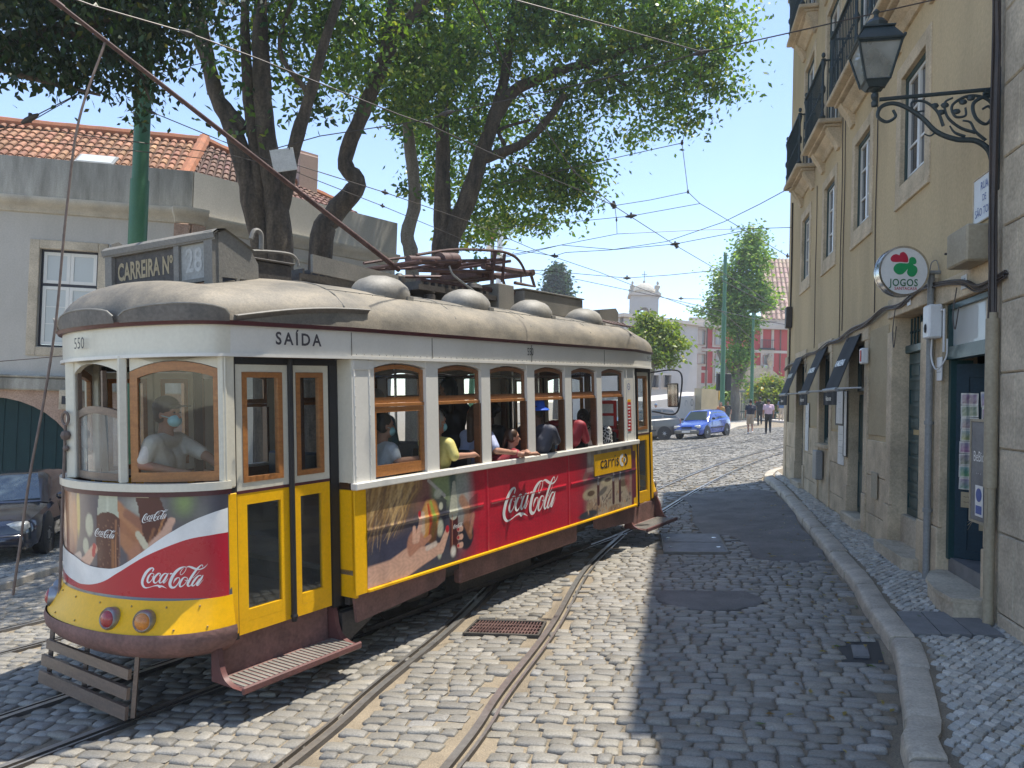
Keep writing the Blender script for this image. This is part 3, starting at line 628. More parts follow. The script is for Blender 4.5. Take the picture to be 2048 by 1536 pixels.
# first-floor windows
def sash(par, a, b, c, d, y, nm='window', fm='m_white', rows=(.33, .66), frame=.05, outer='m_irongreen'):
    f = MB(); inring(f, a, b, c, d, .06, y, y+.065, 1); inring(f, a+.061, b-.061, c+.061, d-.061, frame-.01, y+.005, y+.045, 0)
    mid = (a+b)/2; f.bb(mid-.04, mid+.04, y+.003, y+.048, c+.101, d-.101, 0)
    for r_ in rows:
        z = c+(d-c)*r_; f.bb(a+.101, mid-.041, y+.012, y+.037, z-.014, z+.014, 0); f.bb(mid+.041, b-.101, y+.012, y+.037, z-.014, z+.014, 0)
    o = f.build(nm, [fm, outer], par)
    g = MB(); g.bb(a+.05, b-.05, y+.016, y+.022, c+.05, d-.05); g.build('pane', 'm_winglass', o); return o
for i, (a, b) in enumerate(WIN1):
    w = sash(YB, a, b, *WZ, -.105); s = MB(); ring(s, a, b, *WZ, .17, -.01, .018, 0, .2, .006); s.bb(a-.17, b+.17, -.01, .03, WZ[0]-.27, WZ[0]-.203, 0, .006); s.build('sill', 'm_limestone', w)
for i, (a, b) in enumerate([(1.8, 2.9)]+BAL):
    w = sash(YB, a, b, *BZ, -.105, 'balcony_door', rows=(.4, .78)); s = MB(); ring(s, a, b, *BZ, .15, -.01, .018, 0, 0, .006); s.build('surround', 'm_limestone', w)
    w = sash(YB, a, b, 10.4, 11.9, -.105); s = MB(); ring(s, a, b, 10.4, 11.9, .15, -.01, .018, 0, .15, .006); s.build('surround', 'm_limestone', w)
# balconies: stone slab on scrolled corbel, iron railing with end posts
def balcony(a, b, z, out=.32, h=1.0):
    m = MB(); m.bb(a, b, .0, out+.06, z-.08, z, 0, .015); m.bb(a+.05, b-.05, .0, out-.05, z-.13, z-.082, 0, .01)
    pr = [(0, .05), (out-.1, .05), (out-.12, .0), (out*.5, -.07), (out*.3, -.16), (out*.18, -.26), (.04, -.3), (0, -.3)]
    for s0 in (a+.08, b-.3): m.prism([(p, z-.183+q) for p, q in pr], s0, s0+.22, f=lambda p, q, hh: (hh, p, q))
    m.prism([(p*.9, z-.183+q*.45) for p, q in pr], a+.302, b-.302, f=lambda p, q, hh: (hh, p, q))
    o = m.build('balcony', 'm_limestone', YB); r = MB(); y = out-.01
    r.tube([(a+.04, .02, z+h), (a+.04, y, z+h)], .018, 6); r.tube([(b-.04, .02, z+h), (b-.04, y, z+h)], .018, 6); r.bb(a+.0, b, y-.03, y+.03, z+h-.012, z+h+.02); r.bb(a+.04, b-.04, y-.012, y+.012, z+.05, z+.075)
    n = int((b-a)/.105)
    for i in range(1, n): x = a+.04+(b-a-.08)*i/n; r.tube([(x, y, z+.075), (x, y, z+h-.012)], .0085, 5); r.ball((x, y, z+.5), (.016, .016, .03), 6)
    for yy in (y*.25, y*.5, y*.75):
        for x in (a+.04, b-.04): r.tube([(x, yy, z), (x, yy, z+h)], .0085, 5)
    for x in (a+.04, b-.04):
        r.lathe([(.04, 0), (.055, .03), (.03, .06), (.02, .16), (.035, .22), (.018, .28), (.02, .42), (.045, .47), (.045, .53), (.02, .58), (.018, .8), (.03, .88), (.045, .95), (.03, 1.0), (.04, 1.02)], 8, 0, Matrix.Translation((x, y, z)))
        r.ball((x, y, z+1.09), (.035, .035, .05), 8)
    r.build('railing', 'm_iron', o, True)
for a, b in BAL: balcony(a-.32, b+.32, 7.05); balcony(a-.32, b+.32, 10.3)
balcony(1.48, 3.2, 7.05); 
# thin conduits on the wall
mb = MB()
for s_, z0, z1 in ((3.95, 3.45, 6.9), (5.95, 3.4, 6.9), (6.15, 3.3, 7.0), (8.4, 3.3, 6.5)): 
    mb.tube([(s_+.02*math.sin(z*3), .012, z) for z in np.linspace(z0, z1, 14)], .007, 5)
mb.tube([(11.5+.03*math.sin(z*2), .02, z) for z in np.linspace(1.8, 7, 12)], .02, 5); mb.bb(11.3, 11.55, .0, .14, 4.0, 4.5, 0, .02)
mb.build('conduit', 'm_wire', YB, True)
# doors
def leaf(mb, a, b, c, d, y, panels, m=0):
    mb.bb(a, b, y-.04, y, c, d, m)
    for (pa, pb, pc, pd) in panels:
        x0, x1, z0, z1 = a+(b-a)*pa, a+(b-a)*pb, c+(d-c)*pc, c+(d-c)*pd
        inring(mb, x0, x1, z0, z1, .03, y, y+.014, m); mb.bb(x0+.06, x1-.06, y, y+.01, z0+.06, z1-.06, m, .009)
# green panelled door with grille over it
d = MB(); y = -.17; leaf(d, 1.91, 2.44, .86, 2.82, y, [(.1, .9, .03+.16*i, .15+.16*i) for i in range(6)]); leaf(d, 2.45, 2.98, .86, 2.82, y, [(.1, .9, .03+.16*i, .15+.16*i) for i in range(6)])
d.bb(1.903, 2.987, y-.02, y+.05, 2.823, 2.92, 0, .01); d.bb(2.425, 2.465, y+.001, y+.02, .86, 2.82)
o = d.build('door', 'm_greendoor', YB); g = MB()
for i in range(9): x = 1.97+i*.118; g.tube([(x, y, 2.93), (x, y, 3.25)], .012, 6); g.ball((x, y, 3.08), .022, 6)
g.build('grille', 'm_irongreen', o); g = MB(); g.bb(2.5, 2.7, y+.015, y+.022, 1.84, 1.9, 0); g.build('letter_slot', 'm_gold', o)
st = MB(); st.prism([(1.78, -.1), (3.05, -.1), (3.05, .1), (2.98, .2), (1.85, .2), (1.78, .1)], fz(2.4)-.25, fz(2.4)+.12); st.bb(1.903, 2.987, -.29, -.1, .3, .855, 0, .01)
st.build('doorstep', 'm_stonegrey', YB)
# shop door: blue leaf opened inwards, transom light
d = MB(); y = -.04
inring(d, .155, 1.235, 2.72, 3.19, .05, y-.05, y+.02); d.bb(.155, 1.235, y-.06, y+.03, 2.64, 2.718)
d.bb(1.17, 1.235, y-.2, y, .66, 2.638)
o = d.build('shop_door_frame', 'm_greendoor', YB)
g = MB(); g.bb(.2, 1.19, y-.03, y-.022, 2.765, 3.145); g.build('pane', 'm_curtain', o)
DM = Matrix.Translation((1.165, -.09, 0)) @ Matrix.Rotation(R(180+62), 4, 'Z')      # the leaf swung inwards: X from hinge to free edge, street side is -Y here
d = MB(); d.bb(0, .95, 0, .045, .68, 2.6)
for (za, zb2) in ((.74, 1.35), (1.42, 2.5)): inring(d, .08, .87, za, zb2, .03, -.014, 0); 
d.v = [DM @ Vector(v) for v in d.v]; o = d.build('shop_door', 'm_bluedoor', YB)
sc = MB()
for k in range(6): a0 = random.uniform(0, 6); sc.tube([(.2+.1*math.cos(a0+t_*1.5)*t_, -.004, 1.05+.1*math.sin(a0+t_*2)*t_) for t_ in (.1, .5, 1)], .002, 4)
sc.v = [DM @ Vector(v) for v in sc.v]; sc.build('scratches', 'm_stonegrey', o)
mb = MB(); mb.bb(.16, 1.22, -1.55, -.06, .3, .675); mb.build('shop_floor', 'm_slab', YB)
st = MB(); zz = fz(.6); poly = [(-.02, -.055), (1.2, -.055), (1.25, .0), (1.12, .12), (.75, .27), (.3, .33), (.0, .3)]; st.prism(poly, zz-.3, zz+.11); st.prism([(p*1.01, q+.015 if q > 0 else q) for p, q in poly], zz+.112, zz+.15)
st.build('doorstep', 'm_stonegrey', YB)
# restaurant doors and window under the awnings
for (a, b, c, dd) in ((4.36, 5.27, .55, 3.1), (9.36, 10.34, .55, 3.1)):
    d = MB(); leaf(d, a+.01, (a+b)/2-.005, c, 2.35, -.12, [(.1, .9, .04, .45), (.1, .9, .5, .95)]); leaf(d, (a+b)/2+.005, b-.01, c, 2.35, -.12, [(.1, .9, .04, .45), (.1, .9, .5, .95)])
    inring(d, a+.01, b-.01, 2.4, dd-.01, .05, -.14, -.09); o = d.build('door', 'm_greendoor', YB); g = MB(); g.bb(a+.05, b-.05, -.125, -.115, 2.44, dd-.05); g.build('pane', 'm_winglass', o)
    st = MB(); st.bb(a-.03, b+.03, -.24, .12, .3, .57+.02*(a > 6), 0, .02); st.build('doorstep', 'm_stonegrey', YB)
sash(YB, 6.79, 7.65, 1.5, 3.1, -.13, 'shop_window', 'm_greendoor', rows=(.6,), outer='m_greendoor')
# ---------------------------------------------------------------- stone-faced neighbour nearest the camera, in large ashlar
NB = thing('stone_building', 'weathered stone block wall closing the right edge of the view', 'building', FM)
mb = MB(); mb.bb(-7, -.16, -5, .0, -.4, HT); mb.build('wall', 'm_stonegrey', NB)
mb = MB(); z = -.1; r_ = 0
while z < HT-.5:
    h = .62+random.uniform(-.06, .1); x = -.165 - (.3 if r_ % 2 else 0); 
    if r_ % 2: mb.bb(-.455, -.165, .001, .03+random.uniform(0, .01), z+.004, z+h-.004, 0, .012)
    while x > -6: w = random.uniform(.7, 1.15); mb.bb(x-w+.004, x-.006, .001, .028+random.uniform(0, .014), z+.004, z+h-.004, 0, .012); x -= w
    z += h; r_ += 1
mb.build('ashlar', 'm_stonegrey', NB)
mb = MB(); mb.bb(-.155, -.005, -.3, .02, -.2, HT, 0, .02); mb.build('corner_strip', 'm_stonegrey', NB)
# ---------------------------------------------------------------- things on the facade
def fthing(name, label, cat, s, o, z, group=None): return thing(name, label, cat, FM @ Matrix.Translation((s, o, z)), group)
# drain pipes
t = fthing('drainpipe', 'grey drainpipe running down beside the green panelled door', 'pipe', 1.435, .075, 0); mb = MB()
mb.tube([(0, 0, fz(1.4)-.02), (0, 0, 3.5), (0, .0, 3.55)], .035, 10)
for z in (1.1, 2.0, 3.0): mb.tube([(0, 0, z-.02), (0, 0, z+.02)], .045, 10); mb.bb(-.01, .01, -.07, .0, z-.01, z+.01)
mb.build('pipe', 'm_pipegrey', t, True)
t = fthing('drainpipe', 'beige cable-wrapped pipe climbing the corner beside the shop door', 'pipe', -.14, .085, 0); mb = MB()
mb.tube([(0, 0, fz(0)), (0, 0, 1.5), (.0, .0, 2.95)], .042, 10); mb.tube([(0, 0, 1.5), (0, 0, 2.9)], .052, 10)
mb.build('pipe', 'm_pipebeige', t, True); mb = MB(); mb.tube([(.0, .0, 2.95), (.01, .01, 3.6), (-.01, 0, 5.2), (.0, .02, 5.9), (-.15, .02, 6.1), (-.9, .02, 6.45)], .03, 8)
for k in range(3): mb.tube([(.03*math.cos(k*2)+.012*math.sin(z*3+k), .03*math.sin(k*2)+.01, z) for z in np.linspace(2.6, 5.9, 20)], .009, 5)
mb.build('cable', 'm_wire', t, True)
# the swagged bundle of cables along the facade
mb = MB(); kz = [(-.3, 3.25), (.2, 3.22), (.6, 3.34), (1.2, 3.42), (1.9, 3.47), (2.6, 3.38), (3.3, 3.42), (4.2, 3.33), (5.0, 3.32), (5.9, 3.26), (6.8, 3.28), (7.8, 3.2), (8.8, 3.22), (10, 3.13), (11.2, 3.12), (12.0, 3.05)]
for k in range(5): mb.tube(catmull([(s_, .055+.018*math.sin(k*1.7+i), z+.018*math.cos(k*2.1+i*.8)-.02*k*.3) for i, (s_, z) in enumerate(kz)], 6), .009+.004*(k == 0), 6)
for (s_, z, l) in ((2.75, 3.38, .5), (5.2, 3.3, .35), (5.3, 3.3, .55), (.75, 3.3, .4), (7.9, 3.15, .3), (8.9, 3.2, .35)):
    mb.tube(catmull([(s_, .06, z), (s_+.03, .08, z-l*.6), (s_-.03, .08, z-l), (s_-.09, .07, z-l*.5)], 5), .006, 5)
t = fthing('cable_bundle', 'sagging bundle of dark cables strung along the ochre facade above the doors', 'cables', 0, 0, 0); mb.build('cable', 'm_wire', t, True)
# meter boxes, alarm, plates
def fbox(name, label, cat, s0, s1, z0, z1, o, mat, extra=None, group=None, y0=.035):
    t = fthing(name, label, cat, (s0+s1)/2, y0, z0, group); mb = MB(); mb.bb(-(s1-s0)/2, (s1-s0)/2, 0, o, 0, z1-z0, 0, .015); mb.build('case', mat, t)
    if extra: extra(t, s1-s0, o, z1-z0)
    return t
def _meter(t, w, o, h):
    m = MB(); m.ball((.0, o+.004, h*.3), (.03, .012, .05), 8); m.build('dial', 'm_black', t, True)
    m = MB(); m.tube(catmull([(.02, o*.5, 0), (.02, o*.5, -.2), (-.1, o*.4, -.32), (-.2, .0, -.2), (-.22, 0, -.02)], 5), .008, 6); m.tube([(-w/2-.02, .03, h*.8), (-w/2-.12, .03, h*.8), (-w/2-.12, .03, -.15)], .011, 6); m.build('cord', 'm_signwhite', t, True)
fbox('meter_box', 'white meter box between the round sign and the shop transom', 'box', 1.18, 1.38, 2.86, 3.2, .13, 'm_signwhite', _meter)
def _alarm(t, w, o, h): m = MB(); m.bb(-w*.32, w*.02, o, o+.012, .03, h-.03, 0, .01); m.build('lens', 'm_redbox', t)
fbox('alarm_box', 'small red and white alarm box beside the nearest black awning', 'alarm box', 4.08, 4.24, 2.76, 2.98, .09, 'm_signwhite', _alarm)
fbox('utility_box', 'grey utility box low on the wall below the restaurant window', 'box', 7.15, 7.5, .85, 1.37, .12, 'm_pipegrey')
fbox('wall_niche_cover', 'pale metal meter flap set in the stone plinth between doors', 'hatch', 3.5, 3.8, .95, 1.3, .012, 'm_pipebeige')
fbox('junction_box', 'dented beige junction box under the marble street nameplate', 'box', .02, .5, 3.42, 3.74, .2, 'm_pipebeige')
def plate(name, label, cat, s, z, w, h, txts, mat='m_signwhite', y=.03, ink='m_ink', frame=None, th=.012, sq=1.0, tilt=0):
    """flat sign: s,z centre; txts = [(text, size, dx, dz)]; reading direction runs towards the camera (-s)"""
    t = thing(name, label, cat, FM @ Matrix.Translation((s, y, z)) @ Matrix.Rotation(tilt, 4, 'Y')); m = MB(); m.bb(-w/2, w/2, 0, th, -h/2, h/2, 0, .003); m.build('panel', mat, t)
    if frame: m = MB(); ring(m, -w/2, w/2, -h/2, h/2, frame[1], 0, th+.006); m.build('frame', frame[0], t)
    m = MB()
    for k, (tx, sz_, dx, dz) in enumerate(txts): put_text(m, tx, sz_, lambda p, q: (-(p+dx), th+.002, q+dz), 0, squeeze=sq)
    if txts: m.build('lettering', ink, t)
    return t
plate('street_sign', 'white marble street nameplate with blue lettering high on the ochre wall', 'street sign', .27, 4.03, .48, .40, [('RUA', .105, 0, .11), ('DE', .085, 0, 0), ('SÃO TOMÉ', .1, 0, -.12)], ink='m_blueink', sq=.8, y=.0, frame=('m_limestone', .012))
plate('house_number_plate', 'small house number 66 plate above the shop transom', 'number plate', .62, 3.33, .13, .13, [('66', .09, 0, 0)], mat='m_signwhite', y=.036)
plate('house_number_plate', 'small house number plate above the green panelled door', 'number plate', 2.28, 3.39, .12, .12, [('68', .08, 0, 0)], mat='m_signwhite', y=.036)
plate('notice', 'small white notice on the stone pilaster under the meter box', 'notice', 1.25, 2.55, .14, .24, [('___', .08, 0, .05), ('___', .08, 0, 0)], y=.032)
plate('restaurant_menu', 'long white menu board beside the middle restaurant window', 'menu board', 5.72, 1.55, .42, .62, [('________', .07, 0, .2), ('________', .07, 0, .1), ('________', .07, 0, .0), ('________', .07, 0, -.1)], mat='m_paper', y=.03)
plate('restaurant_menu', 'tall narrow menu board close to the nearest restaurant door', 'menu board', 5.35, 1.9, .2, 1.0, [], mat='m_paper', y=.045, frame=('m_darkmetal', .01))
plate('menu_case', 'glazed menu case beside the nearest restaurant door', 'menu case', 5.85, 2.15, .5, .52, [('_______', .06, 0, .1), ('_______', .06, 0, 0)], mat='m_paper', y=.03, frame=('m_darkmetal', .03))
plate('restaurant_menu', 'menu board on the wall beside the farthest restaurant door', 'menu board', 8.85, 1.75, .34, .95, [('_______', .06, 0, .3), ('_______', .06, 0, .2), ('_______', .06, 0, .1)], mat='m_paper', y=.03)
# chalkboard leaning out by the shop door
t = plate('chalkboard', 'framed chalkboard with drinks lettering hanging on the shop door post', 'chalkboard', .02, 1.62, .34, .84, [('BeBida', .125, .02, .12), ('. .  .', .08, 0, 0)], mat='m_slab', y=.1, frame=('m_pipebeige', .022), ink='m_signwhite', sq=.8)
m = MB(); m.bb(-.1, .06, .0145, .0165, -.38, -.12); m.build('notice', 'm_signwhite', t); m = MB(); m.prism([(.0175*0+-.02+.058*math.cos(q), -.2+.058*math.sin(q)) for q in np.linspace(0, 6.1, 20)], .018, .0195, f=lambda p, q, h: (p, h, q)); m.bb(-.08, .04, .018, .0195, -.36, -.29); m.build('symbol', 'm_blueink', t)
# postcards pegged to the blue door in two columns
i = 0
desc = ['dark', 'castle', 'golden palace', 'violet arcade', 'white tram', 'blue river', 'red tile pattern', 'sunset bridge', 'tall pale street', 'orange stairs', 'grey alley', 'brown balcony', 'blue tile', 'black night']
for colx, n_, w, h in ((.115, 8, .15, .115), (.275, 6, .12, .15)):
    for k in range(n_):
        z = 2.28-k*(h+.004)-.03; c1 = np.array([random.uniform(.08, .3) for _ in range(3)]); c2_ = np.array([random.uniform(.1, .35), random.uniform(.1, .3), random.uniform(.15, .45)])
        n1, n2 = 9, 7; V = []; cc = []
        for a in range(n1):
            for b in range(n2):
                V.append((-w/2+w*a/(n1-1), -.004-.006*math.sin(a), -h/2+h*b/(n2-1))); e = a in (0, n1-1) or b in (0, n2-1)
                q = c1*(1-b/n2)+c2_*(b/n2)+random.uniform(-.06, .08); cc.append((.6, .6, .58) if e else np.clip(q, .02, .7))
        F = np.array([[a*n2+b, (a+1)*n2+b, (a+1)*n2+b+1, a*n2+b+1] for a in range(n1-1) for b in range(n2-1)])
        row = ['top', 'second', 'third', 'fourth', 'fifth', 'sixth', 'seventh', 'bottom'][k if k < n_-1 else 7]
        o = mesh_np('postcard', V, F, 'm_print', np.array(cc)); o.matrix_world = FM @ DM @ Matrix.Translation((colx+random.uniform(-.006, .006), -.016, z)) @ Matrix.Rotation(random.uniform(-.05, .05), 4, 'Y')
        tag(o, '%s postcard of the %s column on the blue shop door' % (row, 'left' if colx < .2 else 'right'), 'postcard', 'postcards pegged on the shop door'); i += 1
for lb, x, z, w, h in (('under the left column', .12, 1.26, .13, .15), ('hanging under the right column', .27, 1.08, .12, .21)):
    t = thing('paper_note', 'handwritten paper note %s of postcards' % lb, 'note', FM @ DM @ Matrix.Translation((x, -.012, z))); m = MB(); m.bb(-w/2, w/2, -.003, 0, -h/2, h/2); m.build('paper', 'm_plaster', t)
    m = MB(); [put_text(m, '~~~', .05, lambda p, q: (p, -.0045, q+dz), 0) for dz in (.03, -.02)]; m.build('lettering', 'm_ink', t)
# awnings
def awning(s0, s1, label, zt=3.22):
    t = fthing('awning', label, 'awning', (s0+s1)/2, 0, 0, 'black restaurant awnings along the facade'); w = (s1-s0)/2
    m = MB(); rows = []
    for th in (0, -.012):
        rows.append([[Vector((x, .05+(.30)*q+th, zt-.8*q+.02*math.sin(q*3.1)+.006*math.sin(x*9))) for x in np.linspace(-w, w, 9)] for q in np.linspace(0, 1, 7)])
    for r_ in rows: m.grid(r_)
    m.build('canopy', 'm_awning', t, True)
    m = MB(); m.tube([(-w-.01, .36, zt-.815), (w+.01, .36, zt-.815)], .032, 12); o = m.build('front_bar', 'm_pipegrey', t, True)
    m = MB(); rows = [[Vector((x, .365+.01*math.sin(x*14), zt-.84-.2*q)) for x in np.linspace(-w, w, 15)] for q in (0, .5, 1)]; m.grid(rows); m.grid([[p+Vector((0, -.008, 0)) for p in r_] for r_ in rows]); v = m.build('valance', 'm_awning', t, True)
    for x in (-w, w): 
        m = MB(); m.tube([(x, .03, zt-.78), (x, .35, zt-.8)], .013, 6); m.build('arm', 'm_signwhite', t, True)
    m = MB(); put_text(m, 'AS MADEIRAS', .135, lambda p, q: (-p, .057+.3*(.55-q/.85)+.0+.012, zt-.8*(.55-q/.85)+.028), 0, squeeze=.72, bold=.004); m.build('lettering', 'm_logowhite', t)
    m = MB(); put_text(m, 'Restaurante', .1, lambda p, q: (-p, .382, zt-.945+q), 0, squeeze=.8); m.build('valance_lettering', 'm_logowhite', t)
awning(4.5, 5.42, 'nearest of the three black restaurant awnings'); awning(6.9, 7.75, 'middle of the three black restaurant awnings'); awning(9.4, 10.4, 'farthest of the three black restaurant awnings')
# round shop sign
t = fthing('round_sign', 'round white illuminated shop sign with clover and lettering on a wall arm', 'sign', 1.34, .38, 3.54)
t.matrix_world = FM @ Matrix.Translation((1.34, .385, 3.555)) @ Matrix.Rotation(R(8), 4, 'Z')
def disc(r_, y0, y1, mb, n=48, m=0): mb.prism([(r_*math.cos(2*math.pi*k/n), r_*math.sin(2*math.pi*k/n)*1.03) for k in range(n)], y0, y1, f=lambda p, q, h: (h, p, q), m=m)
m = MB(); disc(.235, -.058, .058, m); m.build('face', 'm_signwhite', t); m = MB()
for x in (-.062, .046):
    n = 48; a0 = [(x, .252*math.cos(6.2832*k/n), .252*1.03*math.sin(6.2832*k/n)) for k in range(n)]; a1 = [(x+.016, p[1], p[2]) for p in a0]
    b0 = [(x, .232*math.cos(6.2832*k/n), .232*1.03*math.sin(6.2832*k/n)) for k in range(n)]; b1 = [(x+.016, p[1], p[2]) for p in b0]
    m.grid([a0, a1, b1, b0, a0], 0, True)
disc(.246, -.045, .045, m); m.build('rim', 'm_chrome', t, True, None, 30)
m = MB(); m.tube([(0, -.23, 0), (0, -.41, 0)], .02, 10); m.bb(-.05, .05, -.42, -.4, -.08, .08, 0, .005); m.tube(catmull([(0, -.24, .03), (0, -.28, .02), (.0, -.3, .1), (0, -.35, .12), (0, -.38, 0)], 6), .005, 5); m.build('arm', 'm_pipegrey', t, True)
# its face is turned to the camera (-x); reading direction: local +y is away from the wall (left in view) so text runs towards -y
def SX(p, q): return (-.0605, -p, q)
S1 = .235/540
def px_(x, y): return ((x-830)*S1*1.0, -(y-670)*S1)
def shape(pts, m, mi=0): P_ = catmull([(*px_(*p), 0) for p in pts], 6, True); m.prism([(a.x, a.y) for a in P_], -.0585, -.0605, f=lambda p, q, h: (h, -p, q), m=mi)
m = MB(); shape([(720, 300), (640, 275), (560, 310), (520, 380), (550, 450), (640, 465), (760, 460), (905, 465), (920, 380), (890, 290), (820, 225), (750, 240), (728, 280)], m); m.build('clover_heart', 'm_signred', t)
m = MB(); shape([(930, 480), (950, 380), (1000, 338), (1070, 360), (1110, 440), (1090, 500), (1040, 520), (1110, 570), (1135, 640), (1120, 720), (1060, 795), (980, 805), (920, 760), (900, 700), (912, 625), (860, 690), (790, 750), (700, 755), (620, 700), (590, 620), (630, 530), (720, 485), (830, 490)], m); m.build('clover_leaves', 'm_signgreen', t)
m = MB(); put_text(m, 'JOGOS', .105, lambda p, q: SX(p+.0, q-.125), 0, squeeze=.82, bold=.0015, spacing=1.08); m.build('lettering', 'm_darkgreenink', t)
m = MB(); put_text(m, 'SANTACASA', .045, lambda p, q: SX(p+.02, q-.183), 0, squeeze=.82, bold=.0005, spacing=1.1); m.build('lettering', 'm_signred', t)
# ---------------------------------------------------------------- wall lantern on its scrolled bracket
t = fthing('wall_lantern', 'old iron street lantern on a scrolled wall bracket at the corner of the facade', 'street lamp', -.04, 0, 4.85)
m = MB(); m.tube([(0, 0, .02), (0, .96, -.02)], .018, 8); m.bb(-.03, .03, .0, .03, -.85, .2, 0, .01)
m.tube([(0, .02, -.02), (0, .14, .0)], .03, 8)
def scroll(pts, w0, w1): P_ = catmull([(0, a, b) for a, b in pts], 6); m.tube(P_, list(np.linspace(w0, w1, len(P_))), 7)
scroll([(.06, -.62), (.1, -.5), (.2, -.42), (.35, -.4), (.5, -.33), (.62, -.2), (.75, -.1), (.86, -.06), (.95, -.09), (.97, -.17), (.9, -.22), (.83, -.18), (.85, -.12)], .026, .012)
scroll([(.04, -.06), (.12, -.04), (.22, -.1), (.2, -.22), (.12, -.28), (.07, -.2), (.1, -.13), (.15, -.15)], .018, .01)
scroll([(.05, -.42), (.03, -.25), (.1, -.08), (.25, -.03), (.38, -.1), (.36, -.2), (.28, -.2), (.28, -.13)], .016, .009)
scroll([(.2, -.35), (.32, -.3), (.42, -.2), (.44, -.08), (.38, -.04)], .014, .009)
scroll([(.45, -.28), (.5, -.15), (.6, -.06), (.7, -.06), (.68, -.14), (.6, -.14)], .014, .008)
scroll([(.28, -.38), (.36, -.34), (.4, -.28)], .014, .006); scroll([(.12, -.42), (.2, -.34), (.24, -.26), (.3, -.24)], .014, .008)
scroll([(.5, -.32), (.55, -.36), (.6, -.34)], .01, .005); scroll([(.06, -.62), (.02, -.68), (.0, -.75), (.05, -.8)], .03, .015)
for (a, b) in ((.3, -.08), (.44, -.1), (.52, -.1), (.35, -.16), (.24, -.05), (.47, -.16)): m.ball((0, a, b), (.02, .035, .025), 8)
m.build('bracket', 'm_iron', t, True)
L0 = Matrix.Translation((0, 1.0, 0)) @ Matrix.Scale(.87, 4)
def frus(mb, r0, z0, r1, z1, mi=0): mb.add([L0 @ Vector((sx*r, sy*r, z)) for r, z in ((r0, z0), (r1, z1)) for sx, sy in ((-1, -1), (1, -1), (1, 1), (-1, 1))], [(3, 2, 1, 0), (4, 5, 6, 7)]+[(k, (k+1) % 4, 4+(k+1) % 4, 4+k) for k in range(4)], mi)
m = MB(); m.lathe([(.0, -.1), (.03, -.09), (.035, -.05), (.02, -.03), (.035, .0), (.035, .03), (.02, .05), (.05, .07), (.06, .085)], 12, 0, L0); frus(m, .075, .085, .11, .14); frus(m, .215, .50, .225, .515); frus(m, .215, .516, .13, .66); frus(m, .15, .661, .15, .675); m.lathe([(.09, .67), (.1, .7), (.11, .74), (.08, .78), (.03, .8), (.02, .84), (.035, .87), (.01, .9)], 12, 0, L0)
for sx in (-1, 1):
    for sy in (-1, 1): m.tube([L0 @ Vector((sx*.112, sy*.112, .14)), L0 @ Vector((sx*.2, sy*.2, .5))], .011, 5)
    for sy in (-1, 1): m.ball(L0 @ Vector((sx*.215, sy*.215, .53)), .014, 6)
inr = [(-.115, .142), (.115, .142)]
for q in range(4):
    M4 = L0 @ Matrix.Rotation(q*math.pi/2, 4, 'Z'); m.tube([M4 @ Vector((-.112, -.112, .145)), M4 @ Vector((.112, -.112, .145))], .009, 4); m.tube([M4 @ Vector((-.2, -.2, .492)), M4 @ Vector((.2, -.2, .492))], .009, 4)
m.build('lantern_frame', 'm_iron', t, False)
for q in range(4):
    M4 = L0 @ Matrix.Rotation(q*math.pi/2, 4, 'Z'); g = MB(); g.add([M4 @ Vector(p) for p in ((-.108, -.108, .15), (.108, -.108, .15), (.19, -.19, .49), (-.19, -.19, .49), (-.108, -.104, .15), (.108, -.104, .15), (.19, -.186, .49), (-.19, -.186, .49))], [(0, 1, 2, 3), (7, 6, 5, 4), (0, 4, 5, 1), (1, 5, 6, 2), (2, 6, 7, 3), (3, 7, 4, 0)]); g.build('pane', 'm_lanternglass', t)
m = MB(); m.lathe([(.02, .12), (.03, .2), (.05, .25), (.06, .33), (.04, .38)], 10, 0, L0); m.lathe([(.09, .49), (.07, .44), (.03, .4)], 10, 0, L0); m.build('bulb', 'm_lamppane', t, True)
t = fthing('cable_hook', 'rusty iron hook fixed in the ochre wall beside the junction box', 'hook', .75, .03, 3.62); m = MB(); m.tube([(0, 0, 0), (0, .14, 0)], .012, 6); m.tube([(0, .1, -.06), (0, .1, .06)], .01, 6); m.build('hook', 'm_raildark', t)
